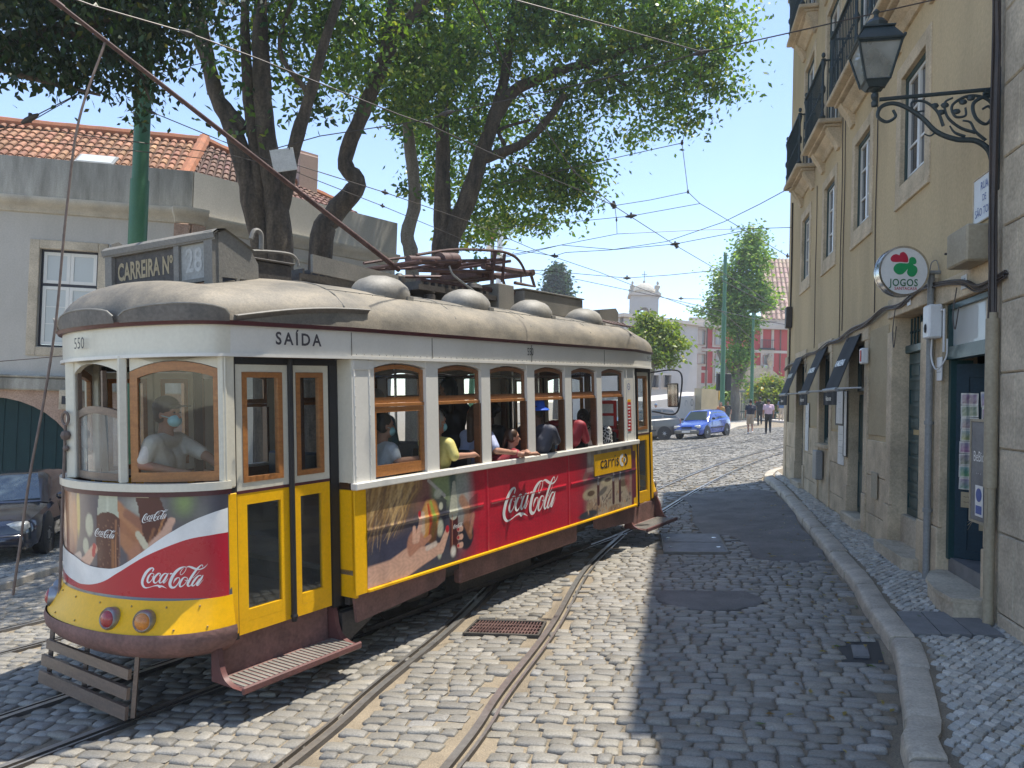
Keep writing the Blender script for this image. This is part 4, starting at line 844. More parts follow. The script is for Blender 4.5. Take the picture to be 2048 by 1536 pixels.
# ---------------------------------------------------------------- the script logo, drawn as pen strokes (x, y, width) in a 2048 x 896 box
LOGO = [
 [(425,318,14),(440,290,34),(462,250,34),(440,222,30),(395,228,42),(325,268,64),(240,350,74),(168,460,76),(125,560,76),(120,640,74),(155,710,60),(215,743,36),(290,738,22),(390,712,14),(460,690,20),(520,680,30),(575,678,44),(622,700,70),(665,692,44),(710,700,34),(760,722,18),(820,752,3)],
 [(455,372,14),(425,360,22),(380,372,32),(315,445,52),(278,530,56),(285,595,46),(335,600,26),(405,535,18),(455,440,18),(468,385,18),(450,362,12)],
 [(405,435,10),(430,458,14),(480,440,12)],
 [(618,440,10),(640,405,30),(655,378,22),(635,355,20),(585,370,42),(510,440,50),(462,520,56),(468,590,50),(515,610,28),(575,568,16),(645,495,10)],
 [(835,375,20),(800,360,26),(760,368,30),(695,425,46),(640,515,50),(622,585,46),(655,606,26),(720,550,16),(795,440,14)],
 [(868,352,20),(815,440,50),(760,535,54),(730,588,42),(752,606,24),(800,565,14),(866,488,6)],
 [(905,372,34),(975,360,34)],
 [(1000,622,6),(1020,565,28),(1060,510,46),(1105,478,28),(1148,480,18),(1160,520,18),(1130,600,20),(1075,680,28),(1010,728,44),(935,712,70),(905,640,76),(925,550,78),(985,425,76),(1080,305,70),(1180,230,52),(1265,200,24),(1318,208,14),(1322,260,14),(1282,335,14),(1215,398,14),(1182,395,14),(1178,350,14),(1212,282,14),(1262,232,10)],
 [(1330,208,10),(1400,197,34),(1470,225,54),(1550,262,50),(1640,286,30),(1720,270,28),(1790,228,18),(1850,160,4)],
 [(1330,472,16),(1265,475,32),(1200,550,52),(1162,630,56),(1165,698,44),(1212,704,26),(1290,640,16),(1342,555,16),(1350,495,18),(1322,468,14)],
 [(1285,535,10),(1325,560,14),(1382,548,12)],
 [(1490,500,12),(1590,405,9),(1662,320,5)],
 [(1715,238,8),(1732,195,16),(1702,175,20),(1650,210,32),(1580,285,50),(1498,400,56),(1410,540,60),(1362,635,58),(1368,698,42),(1412,698,24),(1462,648,12)],
 [(1690,452,24),(1630,450,28),(1560,512,46),(1485,618,50),(1465,688,40),(1502,700,24),(1565,640,16),(1645,525,12)],
 [(1738,438,10),(1692,520,50),(1625,618,54),(1582,680,44),(1605,700,24),(1662,650,14),(1740,555,4)]]
def logo(mb, f, m=0, step=.00022, n=5):
    """f(x, y, h) with x 0..1 across the word, y in the same unit upwards, h a tiny layer lift"""
    for k, st in enumerate(LOGO):
        P = catmull([(x, 896-y, w) for x, y, w in st], n); V = []; F = []
        for i, p in enumerate(P):
            a, b = P[max(0, i-1)], P[min(len(P)-1, i+1)]; t = Vector((b.x-a.x, b.y-a.y, 0)); t = t.normalized() if t.length > 1e-6 else Vector((1, 0, 0))
            w = max(p.z, 2)/2; h = (k+i/len(P)*.9)*step
            for s_ in (-1, 1): V.append(f((p.x-t.y*w*s_-85)/1770, (p.y+t.x*w*s_-140)/1770, h))
        for i in range(len(P)-1): F.append((2*i, 2*i+1, 2*i+3, 2*i+2))
        mb.add(V, F, m)
# ---------------------------------------------------------------- printed posters painted on a fine grid of vertices
class Canvas:
    def __init__(s, w, h, nx, ny, base):
        s.w, s.h, s.nx, s.ny = w, h, nx, ny; s.x, s.y = np.meshgrid(np.linspace(0, w, nx), np.linspace(0, h, ny)); s.c = np.ones((ny, nx, 3))*np.array(base)
    def mix(s, a, c): a = np.clip(a, 0, 1)[..., None]; s.c = s.c*(1-a)+np.array(c)*a
    def blob(s, x, y, rx, ry, c, a=1, soft=.5, ang=0):
        ca, sa = math.cos(ang), math.sin(ang); dx, dy = s.x-x, s.y-y; u = (dx*ca+dy*sa)/rx; v = (-dx*sa+dy*ca)/ry; d = np.hypot(u, v)
        s.mix(a*np.clip((1+soft*.5-d)/max(soft, 1e-3), 0, 1), c)
    def stroke(s, pts, w, c, a=1, soft=.4):
        d = np.full(s.x.shape, 1e9); W = w if hasattr(w, '__len__') else [w]*len(pts)
        for i in range(len(pts)-1):
            ax, ay = pts[i]; bx, by = pts[i+1]; t = np.clip(((s.x-ax)*(bx-ax)+(s.y-ay)*(by-ay))/((bx-ax)**2+(by-ay)**2+1e-12), 0, 1)
            ww = W[i]*(1-t)+W[i+1]*t; d = np.minimum(d, np.hypot(s.x-ax-t*(bx-ax), s.y-ay-t*(by-ay))/(ww/2))
        s.mix(a*np.clip((1+soft*.5-d)/soft, 0, 1), c)
    def poly(s, pts, c, a=1):
        P = np.stack([s.x.ravel(), s.y.ravel()], 1); s.mix(a*inpoly(P, pts).reshape(s.x.shape), c)
    def noise(s, amp, f=40):
        n = np.sin(s.x*f+3*np.sin(s.y*f*.7))*np.sin(s.y*f*1.3+2*np.sin(s.x*f*.6)); s.c = np.clip(s.c*(1+amp*n[..., None]), 0, 1)
SK = (.42, .2, .13); SKL = (.6, .36, .26); DK = (.035, .032, .05); RED = (.46, .012, .03); COLA = (.07, .015, .015); NAIL = (.45, .02, .03); GL = (.42, .42, .33)
def TY(px, py, y): I = TM.inverted(); o = I @ CAM; d = I.to_3x3() @ ray(px, py); return o+d*((y-o.y)/d.y)
TRAM = thing('tram', 'yellow, white and red vintage tram with painted advertisements standing on the street track', 'tram', TM)
W2 = 1.19; U0, U1 = -.255, 5.13; UM = (U0+U1)/2
ZB, ZL0, ZL1, ZS, ZWT, ZLB, ZE = .655, 1.525, 1.575, 1.62, 2.59, 2.63, 2.835
def endplan(nose, yc, n=2.4, k=26, ue=-1.30, full=True):   # plan of the near end from the camera side round to the other side
    nose += .03; n = 1.95 if n == 2.4 else n; out = []; b = -nose+ue
    for i in range(k+1):
        a = -math.pi/2+math.pi*i/k; y = yc*math.copysign(abs(math.sin(a))**(2/n), math.sin(a))*(1 if a < 0 else .9); u = ue-b*abs(math.cos(a))**(2/n); out.append((u, y))
    return out
def mir(p): return (2*UM-p[0], p[1])
ENDS = (1, -1)
def ex(e, u, y, z): return Vector((u if e == 1 else 2*UM-u, y*(1 if e == 1 else -1), z))   # near end / far end (rotated half a turn)
# --- saloon side posters
def side_canvas():
    Wd, Hh = U1-U0, ZL0-ZB-.03; c = Canvas(Wd, Hh, 760, 130, RED); X = lambda px: (px-700)/280*1.99+.0 ; 
    # left picture: people with burger and bottle   (coordinates 0..1.7 m wide, y up)
    a = np.clip((1.62-c.x)/.45, 0, 1); c.mix(a, (.05, .05, .07))
    c.blob(1.05, .78, .3, .2, (.24, .3, .14), .9, .9); c.blob(1.32, .62, .16, .4, (.3, .33, .3), .8, .9); c.blob(1.18, .82, .05, .3, (.03, .06, .07), .8, .8)
    c.blob(.42, .25, .35, .3, (.05, .05, .085), .8, .8); c.blob(.72, .74, .14, .2, (.2, .085, .08), 1, .7); c.blob(.78, .62, .07, .06, (.13, .03, .05), .9, .6); c.blob(.82, .52, .1, .1, (.25, .15, .09), .8, .8)
    rr = random.Random(3)
    c.blob(.3, .75, .42, .3, (.2, .12, .06), .75, .8)
    for i in range(110):
        x0 = rr.uniform(.05, .72); y0 = .9; cx = rr.choice([(.45, .28, .1), (.3, .17, .06), (.6, .42, .2), (.16, .09, .05)]); dx = rr.uniform(-.32, -.1); l = rr.uniform(.35, .7)-.3*x0; w_ = rr.uniform(-.05, .06)
        c.stroke([(x0, y0), (x0+dx*.25+w_, y0-l*.35), (x0+dx*.55-w_, y0-l*.7), (x0+dx, y0-l)], [.03, .022, .014, .004], cx, .5, 1.6)
    c.stroke([(.82, .82), (1.05, .65)], .035, (.42, .4, .36)); c.poly([(.86, .62), (.98, .68), (1.08, .6), (1.04, .3), (.92, .12), (.86, .3)], (.03, .03, .045), .8)
    for (x, y, r1, r2) in ((.99, .56, .03, .035), (.97, .36, .05, .08), (.96, .13, .035, .06), (.95, .68, .06, .04)): c.blob(x, y, r1, r2, (.5, .5, .38), .9, .5)
    # burger
    c.blob(.82, .45, .13, .19, (.48, .22, .05), 1, .25, -.2); c.blob(.76, .47, .05, .15, (.6, .33, .12), .8, .6, -.2); c.stroke([(.84, .62), (.9, .45), (.86, .3)], [.03, .05, .03], (.3, .35, .06)); c.stroke([(.8, .6), (.84, .42), (.8, .28)], [.02, .04, .02], (.5, .06, .02))
    c.blob(.87, .33, .06, .12, (.12, .05, .02), .9, .4, -.2); c.stroke([(.72, .52), (.72, .35)], .06, (.5, .45, .4), .6)
    # hand under the burger
    c.stroke([(-.02, .06), (.3, .1), (.55, .2)], [.24, .18, .14], SKL, 1, .2); c.blob(.62, .26, .12, .14, SK, 1, .2); c.stroke([(.64, .3), (.69, .45), (.68, .52)], [.06, .05, .04], SKL, 1, .3); c.stroke([(.6, .3), (.6, .42)], [.06, .04], SKL, 1, .3); c.stroke([(.68, .24), (.82, .3)], [.07, .045], SK, 1, .3)
    c.blob(.68, .53, .02, .03, NAIL, 1, .3); c.stroke([(.35, .02), (.7, .14), (.98, .17)], [.12, .17, .1], SKL, 1, .2); c.stroke([(.98, .16), (1.07, .3)], [.1, .07], SKL, 1, .25); c.blob(1.08, .33, .028, .035, NAIL, 1, .3); c.stroke([(.78, .2), (.9, .22)], .05, (.6, .5, .42), .9, .6)
    c.blob(1.38, .22, .12, .14, (.02, .02, .03), 1, .2)
    # bottle
    c.stroke([(1.18, .12), (1.185, .3), (1.18, .47)], [.13, .13, .13], COLA, 1, .12); c.stroke([(1.18, .47), (1.19, .6), (1.2, .75)], [.14, .1, .05], GL, 1, .12); c.stroke([(1.15, .1), (1.16, .45)], .012, (.45, .2, .12), .8, 1); c.blob(1.17, .1, .04, .05, (.8, .78, .7), .8, .7)
    for y in (.3, .22, .14): c.stroke([(1.3, y), (1.25, y-.0)], [.06, .045], SKL, 1, .3); c.blob(1.25, y, .018, .016, NAIL, 1, .3)
    c.stroke([(1.32, .58), (1.42, .45), (1.38, .35), (1.45, .2)], [.1, .12, .1, .06], (.35, .14, .06), .7, .6); c.poly([(1.44, .42), (1.58, .46), (1.58, .62), (1.44, .56)], (.1, .015, .02), .6)
    c.stroke([(1.5, .4), (1.45, .25)], .05, (.5, .25, .15), .6, .8)
    # right picture: laid table
    x0 = 3.62; a = np.clip((c.x-x0)/.5, 0, 1); c.mix(a, (.06, .03, .05)); c.mix(np.clip((c.x-3.8)/.3, 0, 1)*np.clip((.46-c.y)/.1, 0, 1), (.4, .33, .24))
    for (x, y, r1, r2, cc) in ((3.98, .3, .18, .07, (.42, .34, .22)), (4.02, .31, .1, .035, (.12, .07, .04)), (4.5, .42, .2, .06, (.45, .38, .25)), (4.5, .43, .1, .025, (.1, .06, .04)), (4.98, .3, .24, .07, (.4, .33, .22)), (4.98, .34, .14, .05, (.14, .1, .06)), (4.1, .14, .2, .09, (.35, .24, .15)), (3.95, .05, .26, .05, (.04, .045, .06)), (4.7, .03, .2, .05, (.3, .2, .12)), (5.2, .25, .1, .12, (.35, .2, .15))): c.blob(x, y, r1, r2, cc, 1, .35)
    for i in range(70): c.blob(rr.uniform(3.9, 5.2), rr.uniform(.02, .24), rr.uniform(.01, .04), rr.uniform(.008, .02), rr.choice([(.5, .4, .3), (.2, .12, .08), (.45, .25, .12), (.1, .08, .08)]), .8, .5, rr.uniform(0, 3))
    for x in (4.22, 4.66, 4.86): c.stroke([(x, .12+.04*(x < 4.3)), (x, .42)], .07, COLA, 1, .3); c.stroke([(x, .42), (x+.01, .55)], [.06, .03], (.3, .3, .32), .8, .4)
    c.stroke([(4.36, .16), (4.6, .3)], .012, (.06, .05, .05)); c.blob(4.35, .3, .13, .04, (.1, .09, .08), .9, .4, .3)
    c.mix(np.clip((c.x-3.9)/.2, 0, 1)*np.clip((c.y-.6)/.1, 0, 1)*.6, (.3, .26, .2)); 
    for x in (4.0, 4.1, 4.28, 4.55, 4.9, 5.05): c.blob(x, .78, .05, .14, rr.choice([(.45, .4, .35), (.03, .02, .03), (.3, .25, .2)]), .8, .6)
    c.stroke([(3.85, .5), (3.98, .62), (4.1, .6)], [.1, .12, .1], (.2, .1, .09), .8, .6); c.mix(np.clip((c.x-5.22)/.04, 0, 1), (.14, .01, .03)); c.blob(5.1, .4, .08, .15, (.3, .02, .04), .6, .7)
    c.mix((np.abs(c.x-4.15) < .22)*(np.abs(c.y-.68) < .1)*.25, (.5, .45, .4)); c.noise(.12, 60)
    return c
cv = side_canvas(); WD, HH = U1-U0, ZL0-ZB-.03
def crease(u, z):    # pressed ribs of the panel
    d = 0
    for uu in (1.56, 3.2): d = max(d, .007*math.exp(-((u-uu)/.018)**2))
    if not (1.5 < u < 1.62 or 3.14 < u < 3.26): d += .010*math.exp(-((z-(1.17-.0*u))/.012)**2)
    return d
V = []; 
for j in range(cv.ny):
    for i in range(cv.nx):
        u = U0+.13+(WD-.18)*i/(cv.nx-1); z = ZB+.03+HH*j/(cv.ny-1); V.append((u, -W2-.004-crease(u, z)-.006*math.sin(math.pi*j/(cv.ny-1)), z))
idx = np.arange(cv.nx*cv.ny).reshape(cv.ny, cv.nx); F = np.stack([idx[:-1, :-1], idx[:-1, 1:], idx[1:, 1:], idx[1:, :-1]], -1).reshape(-1, 4)
SP = mesh_np('side_poster', V, F, 'm_print', cv.c.reshape(-1, 3), TRAM, True)
def sidef(u0, z0, w, lift=.012, sk=0): return lambda x, y, h: (u0+x*w, -W2-lift-h, z0+y*w+sk*x)
m = MB(); logo(m, sidef(1.82, .93, 1.13, .017)); m.build('script_logo', 'm_logowhite', TRAM)
m = MB(); logo(m, sidef(1.005, 1.0, .14, .013), n=2); m.build('script_logo', 'm_logowhite', TRAM)
# yellow operator plate on the poster
m = MB(); m.bb(3.86, 4.92, -W2-.02, -W2-.008, 1.2, 1.475); o = m.build('operator_panel', 'm_yellow', TRAM); m = MB(); put_text(m, 'carris', .23, lambda p, q: (4.27+p, -W2-.0225, 1.35+q), 0, squeeze=1.05, bold=.001); m.build('lettering', 'm_ink', o)
def ringpoly(mb, cu, cz, r0, r1, a0, a1, y, n=20, sq=1.0):
    V = []; 
    for i in range(n+1): a = a0+(a1-a0)*i/n; V += [(cu+r*math.cos(a)*sq, y, cz+r*math.sin(a)) for r in (r0, r1)]
    mb.add(V, [(2*i, 2*i+1, 2*i+3, 2*i+2) for i in range(n)])
m = MB(); ringpoly(m, 4.64, 1.34, .035, .085, 1.2, 5.1, -W2-.0225); ringpoly(m, 4.70, 1.34, .0, .035, 0, 6.28, -W2-.0225); m.build('emblem', 'm_logowhite', o); m = MB(); ringpoly(m, 4.72, 1.34, .05, .082, -1.7, 1.7, -W2-.0235); ringpoly(m, 4.68, 1.34, .0, .028, -1.6, 1.6, -W2-.0245); m.build('emblem', 'm_ink', o)
# --- saloon body
def both(f):   # f(sign) adds the same thing on camera side (-1) and far side (+1)
    for s_ in (-1, 1): f(s_)
m = MB()   # lower side panels and end walls
for s_ in (-1, 1): m.bb(U0, U1, s_*(W2-.03), s_*W2, ZB+.028, ZL0-.002)
for e in ENDS:      # saloon end faces beside the platforms
    for s_ in (-1, 1):
        a = ex(e, U0, s_*(W2), 0); b = ex(e, U0+.03, s_*(W2-.19), 0); m.bb(a.x-.0, b.x, a.y-.001*s_, b.y, ZB-.02, ZL0-.003)
    for s_ in (-1, 1):   # yellow strip at the corner of the side, in front of the poster
        a = ex(e, U0-.004, s_*(W2+.006), 0); b = ex(e, U0+.13, s_*(W2-.01), 0); m.bb(a.x, b.x, a.y, b.y, ZB+.0, ZL0-.004, 0, .004)
m.build('lower_panel', 'm_yellow', TRAM)
m = MB(); both(lambda s_: m.bb(U0+.13, U1-.05, s_*(W2-.01), s_*(W2+.022), ZB-.0, ZB+.027, 0, .005)); m.build('bottom_moulding', 'm_yellow', TRAM)
m = MB(); both(lambda s_: m.bb(U0-.012, U1+.03, s_*(W2-.03), s_*(W2+.045), ZL0, ZL1+.01, 0, .008)); m.build('window_ledge', 'm_white', TRAM, True, None, 30)
# window posts: six windows
WU = [(.0, .665), (.835, 1.515), (1.665, 2.36), (2.51, 3.185), (3.34, 3.99), (4.125, 4.78)]
posts = [(U0, -.0)]+[(WU[i][1], WU[i+1][0]) for i in range(5)]+[(WU[5][1], U1)]
m = MB()
def post(s_, a, b): m.prism([(a, ZL1+.005), (b, ZL1+.005), (b, ZLB), (a, ZLB)], 0, 1, f=lambda p, q, h: (p, s_*(W2-(.0 if h == 0 else .07)-.0*(q-ZL1)), q))
for s_ in (-1, 1):
    for i, (a, b) in enumerate(posts): post(s_, a, b)
    # arched heads over every window, butted between the posts
    for (a, b) in WU:
        n = 12; P = [(a, ZLB), (b, ZLB)]+[(b+(a-b)*k/n, ZWT-.05+.045*(1-(2*k/n-1)**2)) for k in range(n+1)]
        m.prism(P, 0, 1, f=lambda p, q, h: (p, s_*(W2-.004-.06*h), q))
m.build('window_posts', 'm_white', TRAM)
m = MB()    # riveted corner strips of the side (camera side) and rivets
for u in (U0+.03, U0+.2, U1-.04, U1-.27): m.bb(u-.008, u+.008, -W2-.006, -W2+.002, ZL1+.012, ZLB-.002, 0, .002)
m.bb(U0+.01, U0+.24, -W2-.009, -W2+.002, 2.52, 2.6, 0, .002)
for i in range(12):
    for u in (U0+.03, U0+.2): m.ball((u, -W2-.006, ZL1+.06+i*.083), .006, 6)
m.build('corner_strips', 'm_white', TRAM, True)
# sashes
def arch_frame(mb, a, b, c, d, rise, w, y0, y1, mi=0, n=10, wb=None):
    """frame with an arched head: outer a..b, c..d(+rise in the middle)"""
    wb = wb or w; top = lambda x, off: d+rise*(1-((2*(x-a)/(b-a))-1)**2)-off
    mb.bb(a, a+w, y0, y1, c, d-.0, mi); mb.bb(b-w, b, y0, y1, c, d-.0, mi); mb.bb(a+w, b-w, y0, y1, c, c+wb, mi)
    P = [(a, d)]+[(a+(b-a)*k/n, top(a+(b-a)*k/n, 0)) for k in range(1, n)]+[(b, d), (b-w, d)]+[(b-w-(b-a-2*w)*k/n, top(b-w-(b-a-2*w)*k/n, w)) for k in range(n+1)]+[(a+w, d)]
    mb.prism(P, y0, y1, f=lambda p, q, h: (p, h, q), m=mi)
for s_ in (-1, 1):
    for i, (a, b) in enumerate(WU):
        closed = (i == 0 and s_ == -1); y = s_*(W2-.035); y2 = s_*(W2-.055)
        f = MB(); arch_frame(f, a+.002, b-.002, 2.235, 2.528, .045, .04, y, y2-.0*s_, 0, wb=.05); mt = 'm_wood' if i == 0 else 'm_woodmid'
        w = f.build('window_sash', mt, TRAM); g = MB(); g.bb(a+.04, b-.04, y-.008*s_, y-.012*s_, 2.28, 2.55); g.build('pane', 'm_glass', w)
        f = MB(); f.bb(a+.003, b-.003, s_*(W2-.022), s_*(W2-.06), 2.2, 2.233, 0, .004); f.build('meeting_rail', 'm_wood', w)
        # the lower sash is closed only in the first window; elsewhere it is dropped and only its runners show
        f = MB()
        if closed:
            inring(f, a+.004, b-.004, ZS-.02, 2.198, .045, s_*(W2-.06), s_*(W2-.03), 0); f.bb(a+.05, b-.05, s_*(W2-.06), s_*(W2-.03), ZS+.026, ZS+.075)
            w = f.build('window_sash', 'm_wood', TRAM); g = MB(); g.bb(a+.05, b-.05, y-.006*s_, y-.01*s_, ZS+.07, 2.155); g.build('pane', 'm_glass', w)
        else:
            f.bb(a+.0, a+.022, s_*(W2-.075), s_*(W2-.01), ZS-.03, 2.198); f.bb(b-.03, b, s_*(W2-.085), s_*(W2-.01), ZS-.03, 2.198); f.build('sash_runner', 'm_wooddark', TRAM)
# --- letterboard and eave: saloon and both ends as one band
def band(z0, z1, w_, tp=.13, nose=-1.83, n=2.4, yc=None, lean=0):
    yc = yc or w_-tp; P = [(U0+.0, -w_)]+endplan(nose, yc, n)+[(U0, w_)]; Q = [ex(-1, p[0], p[1], 0) for p in P]
    L = [(p[0], p[1]) for p in P]+[(q.x, q.y) for q in Q]; return L
def bandmesh(mb, L0_, L1_, z0, z1, th=.03, m=0):
    def inn(L, t): c = Vector((UM, 0)); return [(p[0]+(UM-p[0])/abs(UM-p[0]+1e-9)*0+( .0), p[1]) if False else (p[0]+(t if p[0] < UM-3.4 else (-t if p[0] > UM+3.4 else 0))*min(1, max(0, (abs(p[0]-UM)-3.4)/.6)), p[1]-math.copysign(min(t, abs(p[1])), p[1])) for p in L]
    a, b = [Vector((*p, z0)) for p in L0_], [Vector((*p, z1)) for p in L1_]; c, d = [Vector((*p, z1)) for p in inn(L1_, th)], [Vector((*p, z0)) for p in inn(L0_, th)]
    mb.grid([a, b, c, d, a], m, True)
m = MB(); LB = band(0, 0, W2+.004); bandmesh(m, LB, band(0, 0, W2+.01), ZLB, ZE, .03); m.m = [1 if abs(sum(m.v[i][0] for i in f)/len(f)-UM) > UM+1.29 else 0 for f in m.f]; m.build('letterboard', ['m_white', 'm_cream'], TRAM, True, None, 30)
m = MB(); bandmesh(m, band(0, 0, W2+.026, .14, -1.855), band(0, 0, W2+.026, .14, -1.855), ZLB-.022, ZLB+.002, .05); m.build('drip_rail', 'm_white', TRAM, True, None, 30)
m = MB(); bandmesh(m, band(0, 0, W2+.035, .13, -1.865), band(0, 0, W2+.045, .13, -1.88), ZE, ZE+.03, .05); m.build('gutter', 'm_stripe', TRAM, True, None, 30)
# roof: a low arch with rounded hoods over the platforms
def roofpt(L, f):   # f 0 at the gutter .. 1 on the ridge
    out = []; cs = math.cos(f*math.pi/2)**.75; sn = math.sin(f*math.pi/2)**.9
    for (u, y) in L:
        qu = min(max(u, U0-.95), U1+.95); out.append(Vector((qu+(u-qu)*cs, y*cs, ZE+.03+.47*sn*(1-.14*sn**2*math.exp(-((abs(qu+(u-qu)*cs-UM)-3.5)/.3)**2)-.19*min(1, max(0, (abs(qu+(u-qu)*cs-UM)-3.3)/.3))))))
    return out
RL = []; base = band(0, 0, W2+.03, .13, -1.86)
half = len(base)//2
def dens(L):
    o = []
    for a, b in zip(L, L[1:]+L[:1]):
        k = max(1, int(math.hypot(b[0]-a[0], b[1]-a[1])/.35)); o += [(a[0]+(b[0]-a[0])*i/k, a[1]+(b[1]-a[1])*i/k) for i in range(k)]
    return o
base = dens(base)
m = MB(); m.grid([roofpt(base, f) for f in (0, .08, .16, .25, .35, .46, .58, .7, .82, .92, .985)], 0, True); m.build('roof', 'm_roof', TRAM, True, None, 60)
def roofz(y, f=None): 
    t = min(1, abs(y)/(W2+.03)); cs = t**(1/.75); a = math.acos(min(1, cs)); return ZE+.03+.47*math.sin(a)**.9
# ceiling and floor
m = MB(); m.bb(U0, U1, -1.1, 1.1, 2.75, 2.78); m.bb(U0-1.25, U0-.001, -.8, .7, 2.75, 2.78); m.bb(U1+.001, U1+1.25, -.7, .8, 2.75, 2.78); m.build('ceiling', 'm_paletrim', TRAM)
m = MB(); m.bb(U0, U1, -W2+.03, W2-.03, .82, .86); m.bb(U0-1.3, U0-.001, -.93, .93, .62, .66); m.bb(U1+.001, U1+1.3, -.93, .93, .62, .66); m.build('floor', 'm_floor', TRAM)
m = MB()
for s_ in (-1, 1): m.bb(U0+.03, U1-.03, s_*(W2-.06), s_*(W2-.032), .86, ZL0+.03)
m.build('inner_lining', 'm_woodmid', TRAM)
# roof seams and ventilator scoops
for k, (u, y) in enumerate(((.55, -.72), (1.85, -.72), (3.15, -.72), (4.48, -.72))):
    m = MB(); z0 = roofz(.72)-.1; rows = []
    for i in range(9):
        a = math.pi*i/8; rr_ = .26*math.sin(a)**.8+.001
        rows.append([Vector((u-.3*math.cos(a), y-.02+rr_*math.cos(q)*.95, z0+.02+rr_*math.sin(q)*.72+.05)) for q in np.linspace(-.35, math.pi+.35, 13)])
    m.grid(rows); m.bb(u+.12, u+.2, y-.26, y-.2, z0-.02, z0+.05); m.build('roof_ventilator', 'm_roofvent', TRAM, True, None, 50)
m = MB()
for u in (-.3, 1.15, 2.5, 3.9, 5.2): 
    m.tube([(u, y, roofz(y)+.001) for y in np.linspace(-1.17, .6, 16)], .005, 4)
for y in (-.95, -.55): m.tube([(u, y, roofz(y)+.001) for u in np.linspace(-.3, 5.2, 20)], .004, 4)
for i in range(34): m.ball((-.1+i*.16, -.97, roofz(.97)+.002), .006, 5)
m.build('roof_seam', 'm_roofgrey', TRAM, True)
# curved rain visors over the end windows and the door
def visor(e, t0, t1, z0=ZE+.035, z1=ZE+.14, o0=.0, o1=-.1, name='visor'):
    L = endplan(-1.885, W2+.045-.13, 2.4, 60); pts = L[int(t0*60):int(t1*60)+1]; m = MB()
    A = [ex(e, p[0]*(1)+0, p[1], z0) for p in pts]; c = Vector((UM if 0 else 0, 0, 0)); B = []
    for k, p in enumerate(pts):
        f = max(0, math.sin(math.pi*k/(len(pts)-1)))**.4; B.append(ex(e, p[0]*1.006, p[1]*1.01, z0+(z1-z0)*(.3+.7*f)))
    A2_ = [a+(b-a).normalized().cross(Vector((0, 0, 1))).normalized()*0+Vector((0, 0, -.012)) for a, b in zip(A, B)]; B2 = [b+Vector((0, 0, -.012)) for b in B]
    m.grid([A, B, B2, A2_, A]); m.tube([b+Vector((0, 0, .004)) for b in B], .007, 5, 1); m.build(name, ['m_visor', 'm_roofvent'], TRAM, True, None, 40)
visor(1, .03, .352); visor(1, .376, .62); visor(1, .645, .97); visor(-1, .03, .42)
def yroof(z): return min(np.linspace(0, W2+.03, 200), key=lambda y: abs(roofz(y)-z))
m = MB(); P = []
for t_ in np.linspace(0, 1, 24): u = -1.28+1.22*t_; z = ZE+.05+.125*t_+.03*math.sin(math.pi*t_); sc_ = 1-.11*max(0, (-.26-u)/1.05); P.append((u, yroof(z)*sc_, z))
m.grid([[Vector((u, -y-.005, z-.022)) for u, y, z in P], [Vector((u, -y-.035, z+.012)) for u, y, z in P], [Vector((u, -y+.02, z+.03)) for u, y, z in P]]); m.tube([(u, -y-.035, z+.014) for u, y, z in P], .007, 5, 1); m.build('visor', ['m_visor', 'm_roofvent'], TRAM, True)
